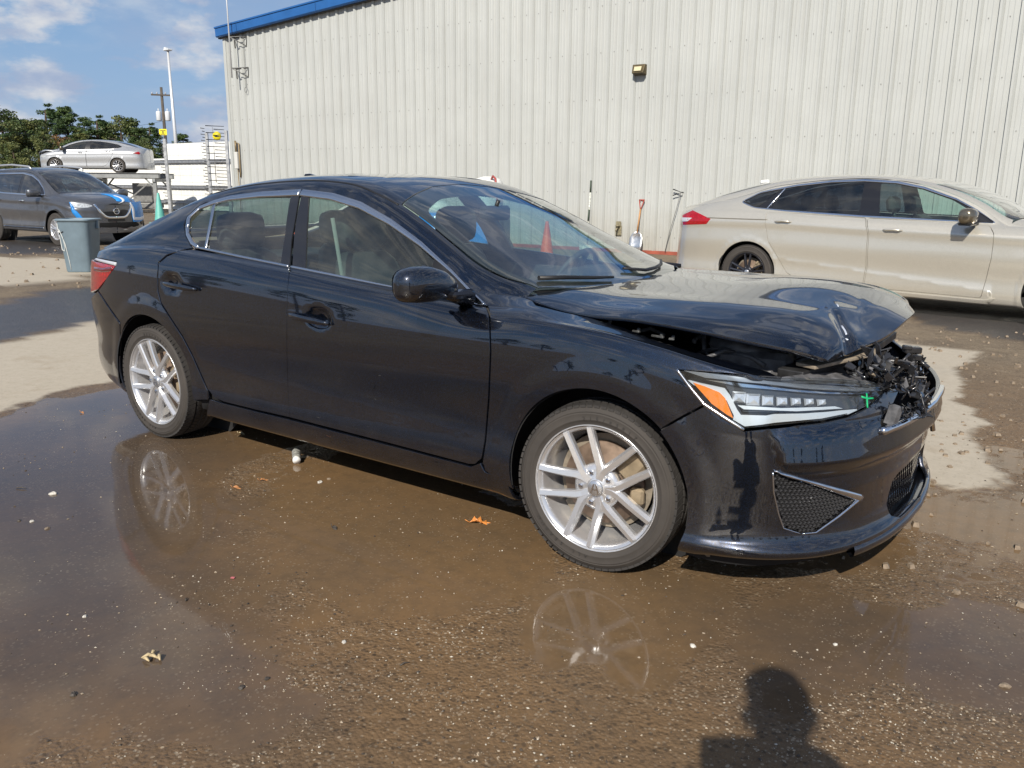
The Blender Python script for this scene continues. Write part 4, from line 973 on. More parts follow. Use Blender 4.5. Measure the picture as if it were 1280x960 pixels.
# ---------------------------------------------------------------- mirror
def ellip_blob(c, ax, prof, n=20, pw=2.6):
    """rounded shell: prof = list of (t along ax[0], half size 1, half size 2, offset 1, offset 2)"""
    mb = MB(); V = []; c = Vector(c); e0, e1, e2 = [Vector(a) for a in ax]
    for (t, a, b, o1, o2) in prof:
        for k in range(n):
            th = 2 * math.pi * k / n; cx, sx = math.cos(th), math.sin(th)
            V.append(c + e0 * t + e1 * (o1 + a * math.copysign(abs(cx)**(2 / pw), cx)) + e2 * (o2 + b * math.copysign(abs(sx)**(2 / pw), sx)))
    m = len(prof); F = [(i * n + k, i * n + (k + 1) % n, (i + 1) * n + (k + 1) % n, (i + 1) * n + k) for i in range(m - 1) for k in range(n)]
    F += [tuple(reversed(range(n))), tuple((m - 1) * n + k for k in range(n))]
    mb.add(V, F, True); return mb
def mirror(parent, sg=-1):
    c = Vector((-.66, sg * .995, .978)); ex = Vector((0, sg * -1, 0)); fx = Vector((1, 0, 0)); up_ = Vector((0, 0, 1))
    # runs from the outer tip towards the door
    pr = [(-.128, .012, .022, -.006, -.004), (-.122, .030, .040, -.004, -.003), (-.105, .048, .055, .0, .0), (-.06, .062, .064, .002, .002), (0, .068, .066, .006, .0), (.06, .064, .058, .012, -.006), (.105, .050, .042, .020, -.014), (.128, .032, .026, .026, -.020), (.136, .012, .010, .030, -.022)]
    m_ = ellip_blob(c, (ex, fx, up_), pr).build('mirror_shell', PAINT, parent)
    b = MB(); V0 = c + Vector((-.058, 0, 0)); g = []
    for k in range(20):
        th = 2 * math.pi * k / 20; g.append((V0.x - .003, c.y + .098 * math.copysign(abs(math.cos(th))**.7, math.cos(th)), c.z + .058 * math.copysign(abs(math.sin(th))**.7, math.sin(th))))
    b.add(g, [tuple(range(20))]); b.build('mirror_glass', mat('mirror_silver', (.85, .87, .88), .03, 1.0), m_)
    b = MB(); b.tube([(-.635, sg * .90, .95), (-.62, sg * .86, .925), (-.60, sg * .80, .91)], [.030, .028, .038], 12); b.box((-.60, sg * .885, .937), (.11, .10, .026), rz=.2 * sg, bev=.010); b.build('mirror_foot', M_GLOSSB, m_)
    return m_
mirror(hero, -1)
mb = MB(); mb.tube([(-.60, .80, .91), (-.56, .84, .92), (-.50, .87, .925)], [.03, .022, .010], 8); mb.build('mirror_stub', M_BLACK, hero)
# wipers
mb = MB(); a = [(-.50, -.60, .955), (-.40, -.45, .958), (-.335, -.30, .965), (-.30, -.12, .972)]
for p0 in (0,):
    q = [tuple(TOP.pt([u], [v])[0] + np.array([0, 0, .012])) for u, v in ((-.455, -.80), (-.41, -.60), (-.37, -.40), (-.345, -.22))]; mb.tube(q, [.010, .009, .008, .006], 6)
    q = [tuple(TOP.pt([u], [v])[0] + np.array([0, 0, .012])) for u, v in ((-.40, .05), (-.36, .25), (-.37, .42), (-.40, .60), (-.45, .75))]; mb.tube(q, [.006, .008, .008, .008, .006], 6)
mb.build('wiper', M_BLACK, hero)
panel('cowl', TOP, dens([(-.44, -.90), (-.35, -.5), (-.28, 0), (-.35, .5), (-.44, .90), (-.36, .90), (-.26, .3), (-.26, -.3), (-.36, -.90)], .04), M_BLACK, hero, res=.04, gap=.002, lip=0, off=-.02)

# ---------------------------------------------------------------- wheels
def text_obj(txt, size, name, m, parent, loc, ex, ey, depth=.002, ax='CENTER'):
    """lettering turned into a mesh; ex = reading direction, ey = up"""
    c = bpy.data.curves.new('lettering', 'FONT'); c.body = txt; c.size = size; c.extrude = depth; c.align_x = ax; c.align_y = 'CENTER'
    t = bpy.data.objects.new('lettering', c); COL.objects.link(t); dg = bpy.context.evaluated_depsgraph_get(); dg.update()
    me = bpy.data.meshes.new_from_object(t.evaluated_get(dg)); bpy.data.objects.remove(t)
    ex = Vector(ex).normalized(); ey = Vector(ey).normalized(); ez = ex.cross(ey)
    Mx = Matrix(((ex.x, ey.x, ez.x, loc[0]), (ex.y, ey.y, ez.y, loc[1]), (ex.z, ey.z, ez.z, loc[2]), (0, 0, 0, 1))); me.transform(Mx)
    o = bpy.data.objects.new(name, me); COL.objects.link(o); me.materials.clear(); me.materials.append(m); o.parent = parent; return o
def spoke_arm(mb, pts, w0, w1, d0, d1, tilt=0):
    """facetted spoke: pts=(radius, angle) polyline in the wheel plane (x, z), outer face at -y"""
    P = [Vector((r * math.cos(a), 0, r * math.sin(a))) for r, a in pts]; n = len(P); V = []
    for i, p in enumerate(P):
        t = (P[min(i + 1, n - 1)] - P[max(i - 1, 0)]).normalized(); s_ = Vector((-t.z, 0, t.x)); u = i / (n - 1); w_ = w0 + (w1 - w0) * u; d = d0 + (d1 - d0) * u
        for a, y in ((-.5, d + .024), (-.5, d + .007), (-.36, d + .001), (.18, d - .003), (.5, d + .012), (.5, d + .028)): V.append(p + s_ * a * w_ + Vector((0, y, 0)))
    k = 6; F = [(i * k + j, i * k + (j + 1) % k, (i + 1) * k + (j + 1) % k, (i + 1) * k + j) for i in range(n - 1) for j in range(k)] + [tuple(reversed(range(k))), tuple((n - 1) * k + j for j in range(k))]
    mb.add(V, F)
PH = [74 + 72 * k for k in range(5)]
def wheel(parent, loc, R_=.303, rr=.2265, wd=.205, steer=0.0, flip=False, spokes='y5', rimmat=None, detail=True, spin=0.0, camber=0, tread=72, capmark=True):
    w_ = empty('wheel', loc, steer + (math.pi if flip else 0), parent); rim = rimmat or M_ALLOY
    mb = MB()  # local: axle along y, outer face at y=0, tyre behind it (+y)
    mb.cur = 0
    sw = [(rr - .006, .016), (rr + .003, .008), (rr + .010, .004), (rr + .018, .001), (rr + .020, -.0015), (rr + .024, -.0015), (rr + .026, .0), (rr + (R_ - rr) * .55, -.004), (rr + (R_ - rr) * .60, -.004), (rr + (R_ - rr) * .61, -.002), (rr + (R_ - rr) * .64, -.002), (rr + (R_ - rr) * .65, -.004), (R_ - .022, .002), (R_ - .014, .006), (R_ - .010, .010)]
    mb.lathe([(a, h) for a, h in sw], (0, 0, 0), (0, 1, 0), 96)
    mb.cur = 1
    tp = [(R_ - .010, .010), (R_ - .004, .018), (R_ - .001, .03)]
    for g in (.28, .45, .62, .78):
        y0 = wd * g; tp += [(R_, y0 - .006), (R_ - .007, y0 - .004), (R_ - .007, y0 + .004), (R_, y0 + .006)]
    tp += [(R_ - .002, wd - .02), (R_ - .012, wd - .006), (rr + .01, wd), (rr - .01, wd - .01)]
    mb.lathe(tp, (0, 0, 0), (0, 1, 0), 96, smooth=True)
    if tread:
        for k in range(tread):
            a = 2 * math.pi * k / tread; ca, sa = math.cos(a), math.sin(a)
            for (ya, yb, sk) in ((.004, .046, .35), (.058, .085, -.4), (.10, .12, .4)):
                w2 = .5 * 2 * math.pi * R_ / tread * .80; V = []
                for yy in (ya, yb):
                    for tt in (-1, 1):
                        for rr_ in (R_ - .006, R_ + .0025):
                            aa = a + (tt * w2 + sk * (yy - ya)) / R_; r2 = rr_ - (.006 if yy < .01 else 0); V.append((r2 * math.cos(aa), yy, r2 * math.sin(aa)))
                mb.add(V, [(0, 1, 3, 2), (4, 6, 7, 5), (0, 4, 5, 1), (2, 3, 7, 6), (1, 5, 7, 3), (0, 2, 6, 4)])
    ty = mb.build('tyre', [M_TYRE, M_RUBBER], w_)
    if detail and capmark:      # moulded size marking round the sidewall
        for word, a0 in (('215/45R17', 100), ('ALL SEASON', 265)):
            for i, chh in enumerate(word):
                if chh == ' ': continue
                a = rad(a0 - i * 5.6); rc = rr + (R_ - rr) * .36
                text_obj(chh, .019, 'tyre_letter', M_RUBBER, ty, (rc * math.cos(a), -.0030, rc * math.sin(a)), (math.sin(a), 0, -math.cos(a)), (math.cos(a), 0, math.sin(a)), .0008)
    mb = MB()
    mb.lathe([(rr - .012, .030), (rr - .004, .014), (rr - .001, .004), (rr + .002, .001), (rr + .004, .004), (rr + .003, .012)], (0, 0, 0), (0, 1, 0), 96)
    mb.lathe([(rr - .004, .008), (rr - .014, .014), (rr - .020, .030), (rr - .022, .085), (rr - .045, .12), (rr - .045, wd - .02), (rr - .01, wd - .005)], (0, 0, 0), (0, 1, 0), 72)
    rm = mb.build('rim', rim, w_)
    mb = MB()
    if spokes == 'y5':
        for ph in PH:
            a = rad(ph) + spin
            for s in (-1, 1):
                spoke_arm(mb, [(.034, a + s * .05), (.062, a + s * .10), (.084, a + s * .18), (.108, a + s * .27), (.135, a + s * .33), (.170, a + s * .375), (.219, a + s * .41)], .036, .027, .018, .003)
        mb.lathe([(.0, .020), (.030, .018), (.034, .022), (.064, .022), (.084, .028), (.086, .055), (.05, .06)], (0, 0, 0), (0, 1, 0), 40)
    elif spokes == 'v5':
        for k in range(5):
            a = rad(90 + 72 * k) + spin
            for s in (-1, 1): spoke_arm(mb, [(.04, a + s * .25), (.10, a + s * .20), (rr - .008, a + s * .17)], .030, .024, .022, .006)
        mb.lathe([(.0, .018), (.04, .020), (.07, .026), (.072, .05)], (0, 0, 0), (0, 1, 0), 30)
    elif spokes == 'm10':
        for k in range(10):
            a = rad(36 * k) + spin
            spoke_arm(mb, [(.04, a), (.12, a), (rr - .006, a + .03)], .022, .030, .024, .006)
        mb.lathe([(.0, .018), (.04, .020), (.06, .026), (.062, .05)], (0, 0, 0), (0, 1, 0), 30)
    sp = mb.build('spokes', rim, w_)
    if detail:
        for ph in PH:
            mb = MB(); a = rad(ph + 36) + spin; mb.lathe([(.0, .012), (.006, .012), (.0095, .015), (.0095, .034)], (.057 * math.cos(a), 0, .057 * math.sin(a)), (0, 1, 0), 6, smooth=False); mb.build('lug_nut', M_SATIN, w_)
        mb = MB(); mb.lathe([(.0, .010), (.026, .010), (.029, .013), (.029, .02)], (0, 0, 0), (0, 1, 0), 32); cap = mb.build('centre_cap', mat('cap_silver', (.60, .61, .63), .25, .8), w_)
        if capmark:
            mb = MB()  # calliper-shaped emblem
            for s in (-1, 1): mb.add([(s * .001, .008, .017), (s * .006, .008, .017), (s * .017, .008, -.016), (s * .011, .008, -.018)], [(0, 1, 2, 3)])
            mb.add([(-.009, .008, -.006), (.009, .008, -.006), (.008, .008, -.001), (-.008, .008, -.001)], [(0, 1, 2, 3)])
            mb.build('emblem', M_CHROME, cap)
        mb = MB(); mb.lathe([(.0, .075), (.085, .075), (.085, .085), (.150, .085), (.150, .105), (.0, .105)], (0, 0, 0), (0, 1, 0), 48); mb.build('brake_disc', M_RUST, w_)
        mb = MB(); mb.box((.115, .085, .085), (.07, .05, .12), ry=.7, bev=.01); mb.box((.135, .07, -.02), (.05, .03, .06), ry=0, bev=.008); mb.box((.11, .065, .12), (.03, .03, .05), ry=.8, bev=.006); mb.build('brake_caliper', M_CALI, w_)
        mb = MB(); mb.lathe([(.0, .11), (.175, .11)], (0, 0, 0), (0, 1, 0), 40); mb.box((-.10, .10, -.10), (.08, .02, .06), ry=-.6); mb.build('dust_shield', mat('shield_tan', (.20, .17, .13), .7, noise=(18, .4)), w_)
    return w_
wheel(hero, (0, -.872, .305), steer=-.0 + .10)
wheel(hero, (-2.67, -.876, .305), steer=0)
wheel(hero, (0, .872, .305), steer=.10, flip=True, tread=0, detail=False)
wheel(hero, (-2.67, .876, .305), flip=True, tread=0, detail=False)

# ---------------------------------------------------------------- cabin
def seat(x, y, z0=.42, w_=.50, back=.62, lean=.30, head=True):
    s = empty('seat', (x, y, z0), 0, hero)
    mb = MB(); mb.box((0, 0, .06), (.50, w_, .14), ry=-.12, bev=.05); mb.build('cushion', M_SEAT, s)
    dx = -math.sin(lean); dz = math.cos(lean)
    mb = MB(); V = []; n = 16
    rows = [(.0, .5, .075), (.1, .50, .075), (.3, .48, .065), (.48, .44, .055), (.58, .36, .05), (.62, .26, .04)]
    for h, ww, tt in rows:
        for k in range(n):
            th = 2 * math.pi * k / n; cx, sx = math.cos(th), math.sin(th); V.append((-.20 + dx * h * back / .62 + tt * math.copysign(abs(cx)**.7, cx), ww / .5 * w_ / 2 * math.copysign(abs(sx)**.6, sx), .08 + dz * h * back / .62))
    F = [(i * n + k, i * n + (k + 1) % n, (i + 1) * n + (k + 1) % n, (i + 1) * n + k) for i in range(len(rows) - 1) for k in range(n)] + [tuple((len(rows) - 1) * n + k for k in range(n))]
    mb.add(V, F, True); mb.build('backrest', M_SEAT, s)
    if head:
        hx, hz = -.20 + dx * back * 1.08, .08 + dz * back * 1.13
        mb = ellip_blob((hx, 0, hz + .03), (Vector((0, 1, 0)), Vector((1, 0, 0)), Vector((0, 0, 1))), [(-.14, .02, .05, 0, 0), (-.125, .045, .085, 0, 0), (-.07, .055, .10, 0, 0), (.07, .055, .10, 0, 0), (.125, .045, .085, 0, 0), (.14, .02, .05, 0, 0)])
        for s_ in (-.06, .06): mb.cyl((hx, s_, hz - .15), (hx, s_, hz), .006, 8)
        mb.build('headrest', M_SEAT, s)
    return s
seat(-1.22, -.36, .34); seat(-1.22, .36, .34)
for y in (-.36, .36): seat(-2.12, y, .38, .52, .56, .38)
mb = MB(); mb.box((-.60, 0, .80), (.42, 1.36, .20), bev=.06); mb.box((-.50, 0, .86), (.5, 1.38, .06), bev=.02); mb.box((-.78, .36, .90), (.14, .36, .08), bev=.03); mb.box((-1.05, 0, .55), (.9, .22, .22), bev=.03); mb.build('dashboard', M_INT, hero)
mb = MB(); cw = Vector((-.86, .36, .86)); axw = Vector((-.88, 0, .48)).normalized(); e1 = Vector((0, 1, 0)); e2 = axw.cross(e1)
mb.tube([cw + (e1 * math.cos(t) + e2 * math.sin(t)) * .18 for t in np.linspace(0, 2 * math.pi, 40, endpoint=False)], .014, 8, closed=True)
for t in (0, math.pi, -math.pi / 2): mb.tube([cw, cw + (e1 * math.cos(t) + e2 * math.sin(t)) * .18], .014, 6)
mb.tube([cw - axw * .02, cw + axw * .02], .06, 16); mb.build('steering_wheel', M_INT, hero)
panel('headlining', TOP, roof_uv, M_HEAD, hero, res=.08, gap=.03, lip=0, off=-.035)
mb = MB(); mb.box((-1.08, 0, 1.20), (.04, .22, .07), bev=.015); mb.tube([(-1.08, 0, 1.22), (-1.06, 0, 1.26)], .01, 6); mb.build('rear_view_mirror', M_BLACK, hero)
mb = MB(); mb.box((-2.85, 0, .90), (.5, 1.25, .03)); mb.build('parcel_shelf', M_INT, hero)
for sg in (-1, 1):
    mb = MB(); mb.box((-1.35, sg * .76, .66), (1.9, .04, .46)); mb.box((-1.1, sg * .72, .72), (.7, .08, .06), bev=.02); mb.build('door_trim', M_INT, hero)
mb = MB(); mb.tube([(-1.53, -.62, 1.18), (-1.50, -.60, .9), (-1.40, -.58, .6)], .012, 4); mb.build('seat_belt', mat('belt_grey', (.25, .25, .24), .8), hero)
# ================================================================== the other three cars
def build_car(name, label, loc, rz, sp):
    """sp: tables (local x -> value) for the flank, shoulder, roof rail and centre line; front hub at x=0, nose towards +x"""
    root = empty(name, loc, rz); tag(root, label, sp.get('cat', 'car'))
    U = np.array(sorted(sp['U']), float)
    def T(k, x=None):
        d = sp[k]; ks = sorted(d); return curve(ks, [d[q] for q in ks], U if x is None else x)
    wx = T('wrap') ; by, cz, bz, gy, ry, rz_ = (T(k) for k in ('body_y', 'crease_z', 'belt_z', 'belt_y', 'rail_y', 'rail_z'))
    sz = sp['sill']; hy = by / max(by); lowx = T('lowx') if 'lowx' in sp else 0 * U
    L = []
    hs = [0, .015, .06, .14, .38, .66, .88]
    iny = [.14, .045, .022, .010, .018, .000, .010]
    for k, (h, i) in enumerate(zip(hs, iny)):
        f = max(0, 1 - h * 1.3); L.append((wx + lowx * f, by - i * hy, sz + (cz - .02 - sz) * h))
    L.append((wx, by - .010 * hy, cz - .012)); L.append((wx, by - .022 * hy, cz + .006))
    L.append((wx, gy + (by - gy) * .45, cz + (bz - cz) * .6)); L.append((wx, gy, bz))
    for t in (.12, .4, .72, 1.0):
        L.append((wx, gy + (ry - gy) * t + .014 * 4 * t * (1 - t) * np.clip((rz_ - bz) / .2, 0, 1), bz + (rz_ - bz) * t))
    P = np.array([np.stack(l, 1) for l in L]).swapaxes(0, 1); P[:, :, 1] *= -1
    kv = np.array([.02, .08, .13, .22, .42, .62, .78, .86, .88, .92, .98, 1.02, 1.10, 1.20, 1.28]); AR = sp['arch']; FX = sp.get('fx', 0.0); WB = sp['wb']; wz = sp['wr'] 
    def bump(p):
        d = np.zeros(len(p)); y = -p[:, 1]
        for xw in (FX, -WB):
            r = np.hypot(p[:, 0] - xw, p[:, 2] - wz); t = np.clip((AR + .07 - r) / .04, 0, 1); d += .007 * t * t * (3 - 2 * t) * (y > .5)
        if 'low_crease' in sp:   # pressed line low on the doors
            zl = sp['low_crease'][0] + sp['low_crease'][1] * p[:, 0]; q = (p[:, 2] - zl); d += np.where(q < 0, .010, .010 * np.exp(-np.abs(q) / .05)) * ((p[:, 0] > -WB + .3) & (p[:, 0] < -.15)) * 1.0 * np.exp(-np.clip(-q - .02, 0, 1) / .12)
        return d
    side = Net(U, kv, P, 1, bump)
    m_ = np.argmin(np.abs(U + WB / 2))
    if side.nrm([U[m_]], [.42])[0][1] > 0: side.sgn = -1
    UT = U; zc = T('zc'); s_ = [1, .985, .95, .88, .72, .4, 0]; s_ = np.array([-a for a in s_] + s_[::-1][1:]); P = []
    bow = T('bow') if 'bow' in sp else 0 * U
    for s in s_:
        a = abs(s); h = .45 * a * a + .55 * a**12; P.append(np.stack([wx + bow * (1 - a * a), ry * s, zc - (zc - rz_) * h], 1))
    top = Net(UT, s_, np.array(P).swapaxes(0, 1), 1, sp.get('top_bump'))
    if top.nrm([U[m_]], [0.])[0][2] < 0: top.sgn = -1
    top.sc = np.array([1, .6])
    Rm = np.array([[math.cos(rz), -math.sin(rz), 0], [math.sin(rz), math.cos(rz), 0], [0, 0, 1]]); O = np.array(loc)
    lproj = lambda p: project(p @ Rm.T + O)
    camloc = (CAM_P - O) @ Rm
    def px(s, pts, st=2.5):
        global CAM_P
        keep = CAM_P; 
        Q = densify(pts, st, False)
        if s._g is None:
            A, B = np.meshgrid(np.linspace(s.ku[0], s.ku[-1], 240), np.linspace(s.kv[0], s.kv[-1], 110), indexing='ij'); A = A.ravel(); B = B.ravel(); p = s.pt(A, B); n = s.nrm(A, B)
            ok = ((p - camloc) * n).sum(1) < 0; s._g = (A[ok], B[ok], p[ok], n[ok])
        return [tuple(q) for q in s.solve(Q, lproj, vis=False)]
    sx = Net(U, kv, P=side.P, sgn=side.sgn, bumpf=bump)
    zx = lambda pts: [tuple(q) for q in sx.solve(np.array(pts, float), xz, vis=False)]
    R = sp['res']; pm = sp['paint']
    u0, u1 = U[0] + .002, U[-1] - .002
    a_r = zx(arc(-WB, wz, AR, 205, -25, 40)); a_f = zx(arc(FX, wz, AR, 205, -25, 40))
    outl = [(u0, .04)] + dens([(u0 + .01, .03), (a_r[0][0] - .01, .03)], .06) + a_r + dens([(a_r[-1][0] + .01, .03), (a_f[0][0] - .01, .03)], .06) + a_f + dens([(a_f[-1][0] + .01, .03), (u1, .03)], .06)
    outl += [(u1, v) for v in np.linspace(.1, 1.2, 10)] + [(u, 1.275) for u in np.linspace(u1, u0, 110)] + [(u0, v) for v in np.linspace(1.2, .1, 10)]
    dl = zx(densify(sp['dlo'], .05)); doors = [zx(densify(d, .04)) for d in sp['doors']]
    wins = [zx(densify(d, .05)) for d in sp['windows']]
    # the body shell below the window line has the door openings; window openings cut too
    panel('body_side', side, outl, pm, root, res=R * 1.3, gap=0, holes=[np.array(d) for d in doors] + [dl])
    panel('body_side', side, outl, pm, root, res=R * 2.2, gap=0, holes=[dl], mirror=True)
    for i, d in enumerate(doors):
        dr = panel(('rear_door', 'front_door')[i], side, d, pm, root, res=R, gap=.006)
        hx = sp['handles'][i]; hb_ = MB()
        q = np.array(zx([(hx[0] - .10, hx[1]), (hx[0], hx[1] + .002), (hx[0] + .10, hx[1])])); pp = side.pt(q[:, 0], q[:, 1]) + side.nrm(q[:, 0], q[:, 1]) * np.array([[.004], [.026], [.004]])
        hb_.tube([pp[0], pp[0] * .65 + pp[1] * .35 + np.array([0, -.012, 0]), pp[1], pp[2] * .65 + pp[1] * .35 + np.array([0, -.012, 0]), pp[2]], [.008, .013, .014, .013, .008], 10); hb_.build('handle', sp.get('handle_mat', pm), dr)
    for i, d in enumerate(wins):
        nm = ('quarter_window', 'rear_door_window', 'front_door_window')[i]
        panel(nm, side, d, sp['glass'][i], root, res=R * 3, gap=0, lip=0, off=-.005)
        panel(nm, side, d, sp['glass'][i], root, res=R * 4, gap=0, lip=0, off=-.005, mirror=True)
    panel('pillar_cover', side, dl, M_PILLAR, root, res=R * 2, gap=0.002, lip=0, off=-.007, holes=[np.array(w_) for w_ in wins])
    panel('pillar_cover', side, dl, M_PILLAR, root, res=R * 3, gap=0.002, lip=0, off=-.007, holes=[np.array(w_) for w_ in wins], mirror=True)
    if sp.get('trim') is not None: strip('window_trim', side, dl, sp.get('trimw', .018), .005, sp['trim'], root, closed=True)
    # top panels cut by x
    c = sp['cuts']   # nose, hood_rear, header, roof_rear, glass_rear, tail
    def band(nm, xa, xb, m, ya=.93, bowa=0, bowb=0, **k):
        A = [(xa + bowa * (1 - t * t), t * ya) for t in np.linspace(-1, 1, 22)]; B = [(xb + bowb * (1 - t * t), t * ya) for t in np.linspace(1, -1, 22)]
        return panel(nm, top, A + dens([A[-1], B[0]], .05)[1:-1] + B + dens([B[-1], A[0]], .05)[1:-1], m, root, **k)
    bw = sp.get('bows', (.0, .12, .08, -.04, -.06, 0))
    hoodo = band('bonnet', c[0] - .004, c[1], pm, .965, bw[0], bw[1], res=R * 1.3, **sp.get('hood_k', {}))
    band('windscreen', c[1] + .01, c[2], sp['wind'], .90, bw[1], bw[2], res=R * 3, lip=0)
    band('roof', c[2], c[3], pm, .965, bw[2], bw[3], res=R * 1.6)
    band('rear_window', c[3], c[4], sp['glass'][0], .88, bw[3], bw[4], res=R * 3, lip=0)
    band('boot_lid', c[4], c[5] + .004, pm, .965, bw[4], bw[5], res=R * 1.6)
    for sg in (-1, 1):
        for xa, xb, yy in ((c[0] - .01, c[1], .963), (c[1], c[2], .902), (c[2], c[3], .963), (c[3], c[4], .882), (c[4], c[5] + .01, .963)):
            xs = sorted((xa, xb)); panel('roof_edge', top, dens([(xs[0], sg * yy), (xs[1], sg * yy)], .06) + dens([(xs[1], sg), (xs[0], sg)], .06), pm, root, res=R * 1.5, gap=0, lip=0)
    # inside and below
    mb = MB(); W2 = max(by) - .08; mb.box((-WB / 2, 0, sz + .12), (WB - 2 * AR - .1, 2 * W2, .2)); mb.box((-WB / 2, 0, sz + .2), (WB + 1.3, 1.05, .25)); mb.box((.3 + FX, 0, .5), (.5, 1.2, .3)); mb.box((-WB - .6, 0, .5), (.5, 1.3, .35)); mb.build('floor_pan', M_UNDER, root)
    for xw in (FX, -WB):
        for sg in (-1, 1):
            mb = MB(); n = 22; V = []
            for k in range(n + 1):
                a = rad(-8 + 196 * k / n)
                for yy, rr_ in ((max(by) - .018, AR - .004), (max(by) - .03, AR + .03), (max(by) - .33, AR + .03)): V.append((xw + rr_ * math.cos(a), sg * yy, wz + rr_ * math.sin(a)))
            mb.add(V, [(3 * k + j, 3 * k + j + 1, 3 * k + j + 4, 3 * k + j + 3) for k in range(n) for j in range(2)], True)
            mb.lathe([(.01, 0), (AR + .03, 0)], (xw, sg * (max(by) - .33), wz), (0, 1, 0), 24); mb.build('wheel_housing', M_LINER, root)
    ht = max(zc); bl = sp['belt_in']
    mb = MB(); mb.box((c[1] - .25, 0, bl - .06), (.45, 1.3, .16), bev=.05); mb.build('dashboard', M_INT, root)
    for (sx_, sy) in sp['seats']:
        mb = MB(); mb.box((sx_, sy, bl - .25), (.16, .50, .62), ry=-.3, bev=.06); mb.box((sx_ - .16, sy, bl + .17), (.10, .28, .18), ry=-.2, bev=.04); mb.cyl((sx_ - .13, sy, bl + .0), (sx_ - .15, sy, bl + .1), .02, 6); mb.build('seat', M_SEAT, root)
    w0 = max(by)
    for xw in (FX, -WB):
        for sg in (-1, 1):
            wheel(root, (xw, sg * (w0 - sp.get('win', .02)), sp['wr'] - .005), R_=sp['wr'], rr=sp['rr'], flip=sg > 0, spokes=sp['spokes'], rimmat=sp['rim'], detail=sp.get('wdet', False) and sg < 0, tread=sp.get('tread', 0), capmark=False, steer=sp.get('steer', 0) if xw == FX else 0)
    # door mirrors
    mx, mz, my = sp['mirror']
    for sg in (-1, 1):
        pr = [(-.15, .03, .04, 0, 0), (-.14, .06, .07, 0, 0), (-.06, .085, .085, 0, 0), (.04, .080, .080, .004, 0), (.11, .05, .05, .01, -.01), (.14, .02, .02, .014, -.015)]
        ms = ellip_blob(Vector((mx, sg * (my + .15), mz)), (Vector((0, -sg, 0)), Vector((1, 0, 0)), Vector((0, 0, 1))), pr, 16).build('mirror_shell', sp.get('mirror_mat', pm), root)
        b = MB(); b.box((mx, sg * (my + .16), mz - .075), (.13, .24, .03), bev=.012); b.tube([(mx + .01, sg * (my + .05), mz - .05), (mx + .03, sg * my, mz - .075), (mx + .04, sg * (my - .05), mz - .08)], [.028, .024, .03], 8); b.build('mirror_foot', M_BLACK, ms)
    return dict(root=root, side=side, top=top, px=px, zx=zx, U=U, Rm=Rm, O=O, hood=hoodo)
fm = lambda d: {k: v for k, v in d.items()}
